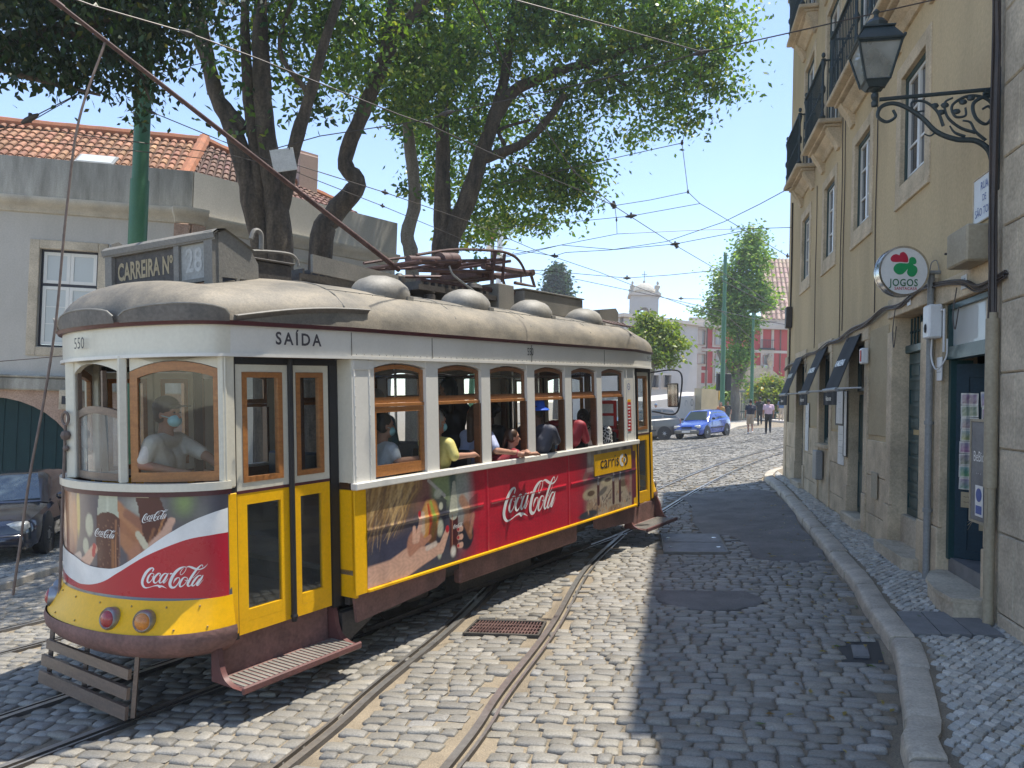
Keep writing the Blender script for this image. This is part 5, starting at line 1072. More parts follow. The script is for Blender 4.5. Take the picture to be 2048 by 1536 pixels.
# --- the two ends
endc = Canvas(1, 1, 150, 70, RED)
PXT = [60, 100, 131, 147, 160, 175, 195, 217, 241, 268, 295, 323, 350, 377, 402, 425, 445, 462]; ART = [2.6, 2.0, 1.65, 1.42, 1.31, 1.2, 1.07, .94, .82, .7, .59, .48, .38, .29, .21, .13, .06, 0]
def s2a(s_): return float(np.interp(140+318*s_, PXT, ART))      # fraction across the seen front -> length along the curved panel
def end_canvas():
    c = Canvas(2.4, .76, 420, 130, (.085, .08, .1)); X = s2a; S_ = (np.interp(-c.x, [-q for q in ART], PXT)-140)/318
    p = c
    p.mix(np.exp(-((S_-.45)/.1)**2-((c.y-.66)/.1)**2)*.9, (.4, .4, .33)); p.mix(np.exp(-((S_-.72)/.07)**2-((c.y-.68)/.09)**2)*.8, (.22, .32, .1)); p.mix(np.exp(-((S_-.84)/.06)**2-((c.y-.58)/.09)**2)*.6, (.2, .21, .19))
    # raised hand behind the bottles, tapering fingers
    for k, (s0, y0, s1, y1, w) in enumerate(((.3, .64, .47, .42, .10), (.31, .52, .45, .34, .09), (.33, .42, .45, .28, .09), (.36, .6, .5, .5, .07))): p.stroke([(X(s0), y0), (X(s1), y1)], [w, w*1.3], ((.42, .18, .08), (.34, .13, .06), (.4, .17, .08), (.26, .1, .06))[k], .95, .5)
    p.stroke([(X(.44), .3), (X(.52), .22)], .2, (.4, .17, .1), .9, .5); p.blob(X(.47), .4, .035, .07, (.16, .07, .05), .8, .6)
    # bread and face at the left edge
    p.blob(X(-.02), .55, .2, .3, (.36, .16, .08), 1, .3); p.blob(X(.055), .58, .03, .17, (.55, .42, .12), .95, .5); p.blob(X(.03), .5, .05, .2, (.45, .2, .09), .9, .6); p.blob(X(.0), .3, .12, .14, (.24, .08, .06), 1, .5)
    for (s_, y, r1, r2) in ((.125, .5, .05, .085), (.1, .34, .04, .06)): p.blob(X(s_), y, r1, r2, (.46, .46, .34), .95, .3)
    # left bottle: pale neck, dark body, bubbles
    p.poly([(X(.172), .57), (X(.192), .76), (X(.298), .76), (X(.306), .56)], (.42, .44, .34)); p.stroke([(X(.235), .6), (X(.24), .76)], .03, (.55, .57, .45), .7, 1)
    p.poly([(X(.17), .1), (X(.165), .45), (X(.172), .575), (X(.2), .60), (X(.24), .61), (X(.285), .595), (X(.312), .56), (X(.318), .4), (X(.3), .1)], COLA); p.stroke([(X(.285), .12), (X(.29), .55)], .012, (.5, .22, .1), .8, .9); p.stroke([(X(.268), .12), (X(.268), .4)], .03, (.35, .14, .05), .7, 1); p.stroke([(X(.305), .12), (X(.31), .5)], .01, (.3, .2, .18), .8, .8)
    for i in range(60): p.blob(X(random.uniform(.18, .31)), random.uniform(.12, .55), .006, .006, (.3, .16, .1), .6, .6)
    # right glass tilted
    p.poly([(X(.42), .72), (X(.565), .73), (X(.62), .56), (X(.53), .40), (X(.48), .36)], COLA); p.poly([(X(.42), .72), (X(.425), .75), (X(.565), .755), (X(.565), .728)], (.5, .46, .34)); p.stroke([(X(.6), .6), (X(.55), .45)], .014, (.5, .22, .08), .8, .9); p.stroke([(X(.5), .4), (X(.53), .5)], .02, (.3, .12, .05), .7, .9)
    p.stroke([(X(.64), .56), (X(.6), .47), (X(.5), .33)], [.05, .07, .1], SKL, .95, .3); p.stroke([(X(.43), .46), (X(.475), .38)], .05, (.55, .5, .36), 1, .3)
    # thumb with a red nail holding the bottle
    p.stroke([(X(.04), .16), (X(.1), .22), (X(.155), .33)], [.1, .1, .075], SKL, 1, .2); p.stroke([(X(.148), .29), (X(.155), .35)], .045, NAIL, 1, .2); p.stroke([(X(.02), .22), (X(.06), .26)], .06, (.6, .46, .38), .9, .4)
    p.noise(.06, 70); return c
EC = end_canvas()
def arclen(L): d = [0]; [d.append(d[-1]+math.hypot(b[0]-a[0], b[1]-a[1])) for a, b in zip(L, L[1:])]; return d
def prof_end(z):  # plan of the end at a height: straight above .92, flaring to the skirt
    f = 0 if z > .95 else min(1, (.95-z)/.27)**1.4
    return -1.86-.11*f, 1.035+.035*f, (2.4 if f == 0 else 1.95+.3*f)
for e in ENDS:
    NX = 300; zs = np.linspace(.9, 1.635, 120); V = []; cc = []
    for j, z in enumerate(zs):
        L = endplan(*prof_end(z)[:2], prof_end(z)[2], NX); al = arclen(L)
        for i, (u, y) in enumerate(L):
            V.append(ex(e, u, y, z)); x = min(2.4, al[i]); ix = min(EC.nx-1, int(x/2.4*(EC.nx-1)+.5)); iy = min(EC.ny-1, int((z-.9)/.76*(EC.ny-1)+.5)); cc.append(EC.c[iy, ix])
    V = [tuple(p) for p in V]; idx = np.arange(len(V)).reshape(len(zs), NX+1); F = np.stack([idx[:-1, :-1], idx[:-1, 1:], idx[1:, 1:], idx[1:, :-1]], -1).reshape(-1, 4)
    mesh_np('end_poster', V, F, 'm_print', np.array(cc), TRAM, True)
    def shell(name, mat, z0, z1, nz, out=0.0, th=0, smooth=True, ends=True):
        m = MB(); rows = []
        for z in np.linspace(z0, z1, nz):
            n_, yc, nn = prof_end(z); rows.append([ex(e, u, y, z) for u, y in endplan(n_-out, yc+out, nn, 40)])
        m.grid(rows); 
        if th: rows2 = [[ex(e, u, y, z) for u, y in endplan(prof_end(z)[0]-out+th, prof_end(z)[1]+out-th, prof_end(z)[2], 40)] for z in (z1, z0)]; m.grid([rows[-1]]+rows2+[rows[0]])
        return m.build(name, mat, TRAM, smooth, None, 40)
    shell('skirt', 'm_yellow', .69, .9, 9, .004, .02)
    # maroon bumper band, tucked under
    m = MB(); rows = []
    for z, o_ in ((.695, .02), (.66, .028), (.6, .02), (.54, -.03), (.5, -.09), (.5, -.12)): n_, yc, nn = prof_end(max(z, .69)); rows.append([ex(e, u, y, z) for u, y in endplan(n_-o_, yc+o_, nn, 40)])
    m.grid(rows); m.build('bumper', 'm_maroondirty', TRAM, True, None, 50)
    shell('waist_stripe', 'm_stripe', 1.625, 1.66, 2, .012, .02); shell('waist_rail', 'm_cream', 1.66, 1.715, 2, .022, .05)
    # posts between the end windows, head and lower rails in cream, panes and sashes
    L = endplan(-1.84, 1.03, 2.4, 60); Ls = [(-1.29, -1.03), (-1.725, -.42), (-1.715, .35), (-1.29, .93)]
    m = MB()
    for (u, y, w, a) in ((-1.31, -.985, .12, 40), (-1.74, -.41, .09, 22), (-1.73, .345, .09, -22), (-1.31, .89, .12, -40)):
        c0 = ex(e, u, y, 0); m.box((c0.x, c0.y, (1.715+ZLB)/2), (.06, w, ZLB-1.715), R(-a)+(0 if e == 1 else math.pi), 0, .008)
    # side post next to the door (faces the pavement)
    for s_ in (-1, 1): ys = .0 if s_ == -1 else .1; a = ex(e, -1.36, s_*(1.04-ys), 0); b = ex(e, -1.25, s_*(.985-ys), 0); m.bb(a.x, b.x, a.y, b.y, 1.66, ZLB, 0, .01)
    m.build('end_posts', 'm_cream', TRAM, True, None, 35)
    for k, ((ua, ya), (ub, yb)) in enumerate(zip(Ls[:-1], Ls[1:])):
        A = Vector((ua, ya, 0)); B = Vector((ub, yb, 0)); t = (B-A).normalized(); A += t*.045; B -= t*.045; ln = (B-A).length; nrm = Vector((t.y, -t.x, 0)); nrm = nrm if nrm.x < 0 else -nrm
        def fw_(p, q, h): v = A+t*p+nrm*(h+(.045 if k == 1 else .04)*math.sin(math.pi*p/ln)); return ex(e, v.x, v.y, q)
        mid = (k == 1); m = MB()
        # head board with the arch
        n = 14; P = [(0, ZLB), (ln, ZLB)]+[(ln*(1-i/n), 2.515+.07*(1-(2*i/n-1)**2)) for i in range(n+1)]
        m.prism(P, -.02, .02, f=fw_); m.build('window_head', 'm_cream', TRAM)
        def afr(mb, a, b, c, d, rise, w, h0, h1):
            n = 14; top = lambda x, o_: d+rise*(1-((2*(x-a)/(b-a))-1)**2)-o_
            for (x0, x1) in ((a, a+w), (b-w, b)): mb.prism([(x0, c), (x1, c), (x1, d), (x0, d)], h0, h1, f=fw_)
            for i in range(n):
                x0 = a+w+(b-a-2*w)*i/n; x1 = a+w+(b-a-2*w)*(i+1)/n; mb.prism([(x0, c), (x1, c), (x1, c+w*1.15), (x0, c+w*1.15)], h0, h1, f=fw_)
                xa = a+(b-a)*i/n; xb = a+(b-a)*(i+1)/n; mb.prism([(xa, max(d-w*.2, top(xa, w*1.1)) if 0 else top(xa, w*1.1)), (xb, top(xb, w*1.1)), (xb, top(xb, 0)), (xa, top(xa, 0))], h0, h1, f=fw_)
        def gl(a, b, c, d, rise, mat, par, h=.0):
            mb = MB(); n = 14; mb.grid([[fw_(a+(b-a)*i/n, c, h) for i in range(n+1)], [fw_(a+(b-a)*i/n, d+rise*(1-(2*i/n-1)**2), h) for i in range(n+1)]]); mb.build('pane', mat, par)
        if mid:
            m = MB(); afr(m, .0, ln, 1.72, 2.22, .05, .05, -.03, .0); w = m.build('window_sash', 'm_woodgrey', TRAM); gl(.04, ln-.04, 1.76, 2.19, .05, 'm_glasshazy', w, -.012)
            m = MB(); 
            for (x0, x1) in ((0, .03), (ln-.03, ln), (ln*.3, ln*.3+.02)): m.prism([(x0, 2.24), (x1, 2.24), (x1, 2.53), (x0, 2.53)], -.03, -.0, f=fw_)
            m.build('vent_frame', 'm_woodgrey', TRAM)
        else:
            m = MB(); afr(m, .0, ln, 1.72, 2.51, .07, .06, -.01, .022); w = m.build('window_sash', 'm_wood', TRAM); gl(.05, ln-.05, 1.77, 2.48, .06, 'm_cabglass', w, .004)
    # lamps
    for (y, du, mat, nm) in ((-.42, 0, 'm_redlens', 'tail_lamp'), (-.70, 0, 'm_amberlens', 'indicator_lamp'), (.58, 0, 'm_redlens', 'tail_lamp'), (.80, 0, 'm_amberlens', 'indicator_lamp')):
        L = endplan(*prof_end(.77)[:2], prof_end(.77)[2], 200); u = min(L, key=lambda p: abs(p[1]-y)+(10 if p[0] > -1.3 else 0)); i = L.index(u); a, b = L[max(0, i-3)], L[min(200, i+3)]
        t = Vector((b[0]-a[0], b[1]-a[1], 0)).normalized(); nr = Vector((t.y, -t.x, 0)); nr = nr if nr.dot(Vector((u[0]+.9, u[1], 0))) > 0 else -nr
        X_ = ex(e, 0, 0, 0); n3 = Vector((nr.x, nr.y, .15)) if e == 1 else Vector((-nr.x, -nr.y, .15)); n3.normalize(); q = n3.to_track_quat('Z', 'Y').to_matrix().to_4x4(); q.translation = ex(e, u[0], u[1], .775)
        q = q @ Matrix.Scale(1.25, 4); m = MB(); m.lathe([(.062, -.02), (.064, .02), (.054, .035), (.05, .03)], 20, 0, q); o = m.build(nm, 'm_hub', TRAM, True, None, 50); m = MB(); m.lathe([(.05, .02), (.046, .035), (.03, .048), (.012, .053), (.002, .054)], 20, 0, q); m.build('lens', mat, o, True)
    m = MB()
    for k in range(9):
        for zz in (.72, .86):
            L = endplan(*prof_end(zz)[:2], prof_end(zz)[2], 90); p = L[8+k*9+(3 if zz > .8 else 0)]; v = ex(e, p[0]*1.003, p[1]*1.004, zz); m.ball(v, .008, 6)
    m.build('rivets', 'm_gold', TRAM, True)
    # door leaves, frame, handrail
    for s_ in (-1, 1):
        U_ = lambda a: a if (e == 1) else 2*UM-a
        yd = s_*(1.0 if s_ == -e else .93)
        mm = MB()
        for nm, a, b in (('door_leaf', -1.235, -.765), ('door_leaf', -.745, -.36)):
            x0, x1 = sorted((U_(a), U_(b))); g0, g1 = x0+.09, x1-.09; wh = MB(); y0, y1 = yd-.018, yd+.018
            inring(wh, x0, x1, 1.628, 2.555, .055, y0, y1, 1); inring(wh, x0+.056, x1-.056, 1.684, 2.498, .04, y0-.006, y1+.006, 2)
            inring(wh, x0, x1, .58, 1.605, .085, y0, y1, 0); wh.bb(x0+.0, x1-.0, y0-.003, y1+.003, 1.606, 1.627, 3); wh.bb(x0+.086, x1-.086, y0, y1, .666, .75, 0)
            o = wh.build(nm, ['m_yellow', 'm_cream', 'm_wood', 'm_stripe'], TRAM)
            g = MB(); g.bb(x0+.09, x1-.09, yd-.003, yd+.003, 1.72, 2.46); g.build('pane', 'm_glass', o); g = MB(); g.bb(x0+.08, x1-.08, yd-.003, yd+.003, .74, 1.53); g.build('pane', 'm_cabglass', o)
        m = MB(); xx = sorted((U_(-.755)-.018, U_(-.755)+.018)); m.tube([(sum(xx)/2, yd+s_*.035, .56), (sum(xx)/2, yd+s_*.035, 2.6)], .022, 8); m.ball((sum(xx)/2, yd+s_*.035, .6), .03, 8); m.build('door_bar', 'm_black', TRAM, True)
        m = MB(); x0, x1 = sorted((U_(-1.30), U_(-.27))); m.bb(x0, x1, yd-.03, yd+.03, 2.56, ZLB-.025); x0, x1 = sorted((U_(-.352), U_(-.27))); m.bb(x0, x1, yd-.03, yd+.02, .56, 2.559); x0, x1 = sorted((U_(-1.30), U_(-1.242))); m.bb(x0, x1, yd-.03, yd+.0, .56, 2.559); m.build('door_frame', 'm_black', TRAM)
        m = MB(); x0, x1 = sorted((U_(U0)-0, U_(U0)+.0)); a, b = sorted((U_(-.262), U_(-.25))); m.bb(a, b, s_*(W2-.005), s_*(W2-.19), ZL1+.01, ZLB-.02); m.bb(a-.001, b+.001, s_*(W2-.19), s_*(W2-.175), ZL1, ZLB-.021); m.build('saloon_end_trim', 'm_cream', TRAM)
        m = MB(); a, b = sorted((U_(-.262), U_(-.25))); a2, b2 = sorted((U_(-1.325), U_(-1.243))); m.bb(a2, b2, yd-s_*.02, yd+s_*.035, .6, 1.624, 0, .008); m.build('door_pillar', 'm_yellow', TRAM)
        # step: riser board, curved brackets and tread
        x0, x1 = sorted((U_(-1.40), U_(-.33))); m = MB(); m.bb(x0+.03, x1-.03, s_*.93, s_*.96, .3, .57); m.build('riser', 'm_maroondirty', TRAM)
        def br(x):
            P = catmull([(.985, .62), (1.03, .52), (1.05, .42), (1.1, .34), (1.2, .30), (1.3, .30)], 5); return [(x, s_*p.x, p.y) for p in P]
        st = MB()
        for x in (x0, x1):
            P = br(x); o_ = [(x, s_*(.93), q) for (_, _, q) in P]; d_ = .02
            st.grid([[Vector((x-d_, a[1], a[2])) for a in P], [Vector((x+d_, a[1], a[2])) for a in P], [Vector((x+d_, s_*.95, a[2]-.0)) for a in P], [Vector((x-d_, s_*.95, a[2])) for a in P], [Vector((x-d_, a[1], a[2])) for a in P]])
        st.build('step_bracket', 'm_maroon', TRAM, True, None, 40)
        m = MB(); m.bb(x0+.02, x1-.02, s_*.96, s_*1.29, .285, .305, 0, .005); m.bb(x0-.02, x1+.02, s_*1.29, s_*1.315, .27, .325, 1, .01)
        for k in range(24): xx = x0+.04+(x1-x0-.08)*k/23; m.bb(xx-.012, xx+.012, s_*1.0, s_*1.28, .3055, .311, 2)
        m.build('step_tread', ['m_maroondirty', 'm_maroon', 'm_roofgrey'], TRAM)
m = MB()
for u in (-.26, .75, 2.45, 4.2): m.bb(u-.003, u+.003, -W2-.0125, -W2-.008, ZLB+.005, ZE-.01)
for i in range(60): m.ball((U0+.05+i*.088, -W2-.0095, ZLB+.018), .004, 5)
m.build('rivets', 'm_roofgrey', TRAM)
# lettering
m = MB(); put_text(m, 'SAÍDA', .13, lambda p, q: (-.80+p, -W2-.0135+.0*(p), 2.74+q), 0, squeeze=.95, bold=.003, spacing=1.35); m.build('lettering', 'm_ink', TRAM); m = MB()
put_text(m, '550', .12, lambda p, q: (2.42+p, -W2-.014, 2.745+q), 0, squeeze=.7)
m.build('lettering', 'm_ink', TRAM); m = MB()
Lf = endplan(-1.83-.008, W2+.008-.13, 2.4, 200); al = arclen(Lf); 
def onfront(s, q):
    i = max(k for k in range(len(al)) if al[k] <= s); f = (s-al[i])/(al[i+1]-al[i]); return Vector((Lf[i][0]*(1-f)+Lf[i+1][0]*f, Lf[i][1]*(1-f)+Lf[i+1][1]*f, q))
put_text(m, '550', .12, lambda p, q: onfront(1.30-p*1.3, 2.735+q)+Vector((-.022, -.006, 0)), 0, squeeze=.7); m.build('lettering', 'm_ink', TRAM)
# shift the SAIDA strip because the board tapers towards the end
m = MB(); put_text(m, 'ENTRADA', .09, lambda p, q: (5.78+p, -W2+.03, 2.745+q), 0, squeeze=.7); m.build('lettering', 'm_ink', TRAM)
Lp = endplan(-1.86, 1.035, 2.4, 300); alp = arclen(Lp)
def onend(s, z, h=0):
    s = max(0, min(alp[-1]-1e-4, s)); i = max(k for k in range(len(alp)) if alp[k] <= s); f = (s-alp[i])/(alp[i+1]-alp[i]); a, b = Lp[i], Lp[i+1]; t = Vector((b[0]-a[0], b[1]-a[1], 0)).normalized(); n = Vector((t.y, -t.x, 0)); n = n if n.x < 0 or abs(n.y) > .9 and n.y < 0 else -n
    return Vector((a[0]*(1-f)+b[0]*f, a[1]*(1-f)+b[1]*f, z))+n*(.006+h)
WS = [-.6, -.3, 0, .1, .2, .3, .45, .6, .75, .9, 1]; WT = [.4, .36, .26, .21, .2, .22, .33, .45, .54, .6, .625]; WBt = [.3, .2, .07, .06, .1, .18, .29, .37, .425, .445, .45]
def wv(s, T): # smooth curve through the wave table
    P = wv.c.setdefault(id(T), catmull([(a, b, 0) for a, b in zip(WS, T)], 12)); return float(np.interp(s, [p.x for p in P], [p.y for p in P]))
wv.c = {}
for nm, lo, hi, mt, lf in (('wave', lambda s: wv(s, WBt), lambda s: wv(s, WT), 'm_logowhite', .0015), ('red_field', lambda s: .0, lambda s: wv(s, WBt), 'm_cokered', .0015)):
    m = MB(); ss = np.linspace(-.55, 1, 110); m.grid([[onend(s2a(s)*.985+.012, .9+lo(s)+(hi(s)-lo(s))*k/4, lf-.006+.0045) for s in ss] for k in range(5)]); m.build(nm, mt, TRAM, True)
m = MB(); logo(m, lambda x, y, h: onend(.64-x*.475, .985+y*.475, h)); m.build('script_logo', 'm_logowhite', TRAM)
m = MB(); logo(m, lambda x, y, h: onend(1.09-x*.235, 1.325+y*.2-.01*x, h), n=2); m.build('script_logo', 'm_logowhite', TRAM); m = MB(); logo(m, lambda x, y, h: onend(.625-x*.205, 1.44+y*.205+.035*x, h), n=2); m.build('script_logo', 'm_logowhite', TRAM)
# stickers on the far side pillar
m = MB(); m.bb(4.86, 4.98, -W2-.006, -W2-.002, 1.72, 2.12); o = m.build('sticker', 'm_redbox', TRAM)
m = MB(); [m.bb(4.87+.012*(i % 3), 4.93+.01*(i % 4), -W2-.0085, -W2-.007, 1.75+i*.045, 1.768+i*.045) for i in range(8)]; m.bb(4.87, 4.975, -W2-.006, -W2-.002, 2.125, 2.16, 1); m.build('sticker_print', ['m_logowhite', 'm_yellow'], o)
m = MB(); ringpoly(m, 4.92, 2.34, .035, .045, 0, 6.28, -W2-.005); put_text(m, '____', .05, lambda p, q: (4.92+p, -W2-.005, 2.44+q), 0); put_text(m, '~', .09, lambda p, q: (4.92+p, -W2-.005, 2.34+q), 0); m.build('sticker_print', 'm_blueink', TRAM)
# mirror at the far end
m = MB(); m.tube(catmull([(6.1, -1.0, 2.55), (6.12, -1.35, 2.58), (6.1, -1.5, 2.5), (6.05, -1.5, 2.2), (6.02, -1.42, 1.92), (6.1, -1.02, 1.95)], 8), .012, 6); o = m.build('mirror_arm', 'm_black', TRAM, True); m = MB(); m.box((6.0, -1.4, 2.2), (.03, .17, .36), R(8), 0, .03); o = m.build('mirror', 'm_rubber', TRAM); m = MB(); m.box((5.983, -1.4, 2.2), (.006, .14, .32), R(8), 0, .0); m.build('mirror_glass', 'm_mirror', o)
# --- inside: bench seats, poles, rear notices, driver's controller
for i in range(6):
    for y0, y1 in ((-1.08, -.28), (.28, 1.08)):
        u = .25+i*.82; m = MB(); m.bb(u, u+.4, y0, y1, 1.2, 1.28, 0, .03); m.bb(u+.36, u+.42, y0, y1, 1.25, 1.72, 0, .03); m.bb(u+.05, u+.35, y0+.1, y1-.1, .86, 1.2); m.build('seat', 'm_black', TRAM)
m = MB()
for u in (.2, 1.8, 3.4, 4.9):
    for y in (-.28, .28): m.tube([(u, y, .86), (u, y, 2.75)], .016, 6)
m.tube([(.0, -.35, 2.5), (5, -.35, 2.5)], .014, 6); m.tube([(.0, .35, 2.5), (5, .35, 2.5)], .014, 6); m.build('grab_pole', 'm_chrome', TRAM, True)
m = MB()
for u in (-.2, 5.07): m.bb(u-.02, u+.02, -1.1, -.45, .86, 1.6); m.bb(u-.02, u+.02, .45, 1.1, .86, 1.6); m.bb(u-.02, u+.02, -1.1, -1.0, 1.6, 2.75); m.bb(u-.02, u+.02, 1.0, 1.1, 1.6, 2.75); m.bb(u-.02, u+.02, -.5, -.42, 1.6, 2.75); m.bb(u-.02, u+.02, .42, .5, 1.6, 2.75); m.bb(u-.02, u+.02, -1.0, 1.0, 2.5, 2.75)
m.build('bulkhead', 'm_wooddark', TRAM)
m = MB(); m.bb(4.9, 4.92, -1.0, -.6, 1.75, 2.15); m.bb(4.88, 4.9, -1.05, -.55, 1.62, 1.74); o = m.build('notice_board', 'm_redbox', TRAM); m = MB(); m.bb(4.885, 4.899, -.96, -.64, 1.97, 2.1); m.bb(4.885, 4.899, -.96, -.64, 1.79, 1.93); m.build('notice', 'm_paper', o)
for e in ENDS: 
    m = MB(); c0 = ex(e, -1.5, .1, 0); m.lathe([(.13, 1.0), (.14, 1.5), (.12, 1.56), (.02, 1.58)], 14, 0, Matrix.Translation((c0.x, c0.y, 0))); m.tube([(c0.x, c0.y, .66), (c0.x, c0.y, 1.0)], .1, 8); m.tube([(c0.x, c0.y, 1.6), (c0.x+.02, c0.y-.16, 1.63), (c0.x+.02, c0.y-.17, 1.72)], .016, 6); m.build('controller', 'm_wooddark', TRAM, True)
# --- running gear
m = MB(); m.bb(U0+.1, U1-.1, -.75, .75, .58, .8); m.bb(U0-1.4, U0, -.5, .5, .5, .62); m.bb(U1, U1+1.4, -.5, .5, .5, .62)
for s_ in (-1, 1):
    m.bb(.35, 4.5, s_*.62, s_*.68, .36, .5); m.bb(U0+.05, U1-.1, s_*1.0, s_*1.06, .55, .8)
    for u in (1.0, 3.9): m.bb(u-.14, u+.14, s_*.6, s_*.76, .26, .52, 0, .02)
    m.bb(1.7, 3.1, s_*.5, s_*.7, .12, .34); m.tube([(.3, s_*.7, .14), (4.6, s_*.7, .14)], .025, 6)
m.build('underframe', 'm_darkmetal', TRAM)
m = MB(); P = [(U0+.02, .66), (.95, .66), (.93, .52), (.8, .48), (U0+.05, .42)]; m.prism(P, -1.15, -1.12, f=lambda p, q, h: (p, h, q)); m.prism(P, 1.12, 1.15, f=lambda p, q, h: (p, h, q)); P = [(2*UM-a, b) for a, b in P]; m.prism(P, -1.15, -1.12, f=lambda p, q, h: (p, h, q)); m.bb(1.25, 3.6, -1.08, -.98, .4, .64, 0, .02); m.build('side_valance', 'm_maroondirty', TRAM)
m = MB(); m.prism([(-.28, .5), (-.28, .22), (.15, .42), (.15, .5)], -1.05, -.99, f=lambda p, q, h: (p, h, q)); m.bb(.25, .5, -1.0, -.75, .36, .56, 0, .02); m.build('brake_box', 'm_darkmetal', TRAM)
for u in (1.0, 3.9):
    for s_ in (-1, 1):
        m = MB(); q = Matrix.Translation((u, s_*.45, .36)) @ Matrix.Rotation(math.pi/2, 4, 'X'); m.lathe([(.05, -.07*s_-.0), (.3, -.05), (.33, -.045), (.33, .03), (.36, .032), (.36, .055), (.05, .06)], 28, 0, q); m.build('wheel', 'm_raildark', TRAM, True, None, 40)
m = MB(); 
for u in (1.0, 3.9): m.tube([(u, -.6, .36), (u, .6, .36)], .06, 10)
m.build('axle', 'm_darkmetal', TRAM, True)
# lifeguard of planks hung under the near end and the far end
for e in ENDS:
    m = MB()
    def pl(z0, z1, y0, y1, d0=0): 
        f = lambda z: -1.80+(.1*(.46-z)/.4)*-.4
        V = [ex(e, f(z)-dx, y+(-.0), z) for dx in (0, .025) for (y, z) in ((y0, z0), (y1, z0+.0), (y1, z1), (y0, z1))]; m.add(V, [(0, 1, 2, 3), (7, 6, 5, 4), (0, 4, 5, 1), (1, 5, 6, 2), (2, 6, 7, 3), (3, 7, 4, 0)])
    pl(.10, .19, -.60, .70); pl(.235, .315, -.60, .68); pl(.37, .44, -.60, .62)
    for y in (-.60, .1, .66): V0 = ex(e, -1.80, y, .1); V1 = ex(e, -1.76, y, .52); m.tube([V0, V1], .02, 4)
    m.build('lifeguard', 'm_woodgrey', TRAM)
# --- on the roof
m = MB(); z0, z1 = 3.18, 3.56; ya, yb = -.5, .58; ur = lambda y: -1.01-.29*(y+.5)/1.08
def sg(y, z, d=0): return Vector((ur(y)-d, y, z-.055*max(0, y+.5)))
def sbar(ya_, yb_, za, zb, d0=0, d1=.05, mi=0): m.add([sg(y, z, d) for d in (d0, d1) for (y, z) in ((ya_, za), (yb_, za), (yb_, zb), (ya_, zb))], [(0, 1, 2, 3), (7, 6, 5, 4), (0, 4, 5, 1), (1, 5, 6, 2), (2, 6, 7, 3), (3, 7, 4, 0)], mi)
sbar(-.5, -.42, 2.92, 3.56); sbar(.51, .58, 2.88, 3.5); sbar(-.17, -.12, 3.14, 3.54, 0, .045); sbar(-.42, .51, 3.17, 3.2, 0, .045); sbar(-.42, .51, 3.485, 3.52, 0, .045)
# side plates of the box (profile), open window holes
for y in (-.5, .58):
    u = ur(y); dz_ = .055*max(0, y+.5); P = [(u, 3.02), (u, 3.55), (u+.06, 3.58), (u+.3, 3.45), (u+.36, 3.36), (u+.37, 3.2), (u, 3.2)]; m.prism([(u, 3.2), (u, 3.55), (u+.06, 3.58), (u+.3, 3.45), (u+.37, 3.34), (u+.37, 3.2)], y-.012, y+.012, f=lambda p, q, h: (p, h, q))
    for (a, b, c_, d_) in ((0, .03, 3.0, 3.199), (.16, .19, 3.0, 3.199), (.34, .37, 3.0, 3.199), (.031, .159, 3.0, 3.06), (.191, .339, 3.0, 3.06)): m.bb(u+a, u+b, y-.012, y+.012, c_, d_)
RBX = m.build('route_box', 'm_roofgrey', TRAM); RBX.matrix_local = Matrix.Translation((0, 0, .075))
m = MB(); hood = [(-.06, 3.5), (-.065, 3.545), (-.03, 3.575), (.04, 3.59), (.3, 3.46)]
m.grid([[Vector((ur(y)+a, y, z-.055*max(0, y+.5))) for y in (-.53, -.2, .2, .6)] for a, z in hood]); m.grid([[Vector((ur(y)+a+.01, y, z-.012-.055*max(0, y+.5))) for y in (-.53, .6)] for a, z in hood]); m.build('route_box_hood', 'm_roofgrey', RBX, True)
m = MB(); m.add([sg(y, z, .02) for (y, z) in ((-.122, 3.2), (.51, 3.2), (.51, 3.49), (-.122, 3.49))], [(0, 1, 2, 3)]); put_text(m, 'CARREIRA Nº', .2, lambda p, q: sg(.195-p, 3.345+q, .0235), 1, squeeze=.47, bold=.006); m.build('route_panel', ['m_darkmetal', 'm_letters'], RBX)
m = MB(); m.add([sg(y, z, .02) for (y, z) in ((-.42, 3.2), (-.168, 3.2), (-.168, 3.49), (-.42, 3.49))], [(0, 1, 2, 3)]); put_text(m, '28', .27, lambda p, q: sg(-.295-p, 3.345+q, .0235), 1, squeeze=.62, bold=.004); m.build('number_blind', ['m_roofpale', 'm_blindnumber'], RBX)
m = MB(); c0 = ex(-1, -1.05, 0, 0); 
m.prism([(c0.x, 3.2), (c0.x+.02, 3.5), (c0.x-.06, 3.56), (c0.x-.6, 3.5), (c0.x-.6, 3.3)], -.55, .5, f=lambda p, q, h: (p, h, q)); m.build('route_box', 'm_roofgrey', TRAM)
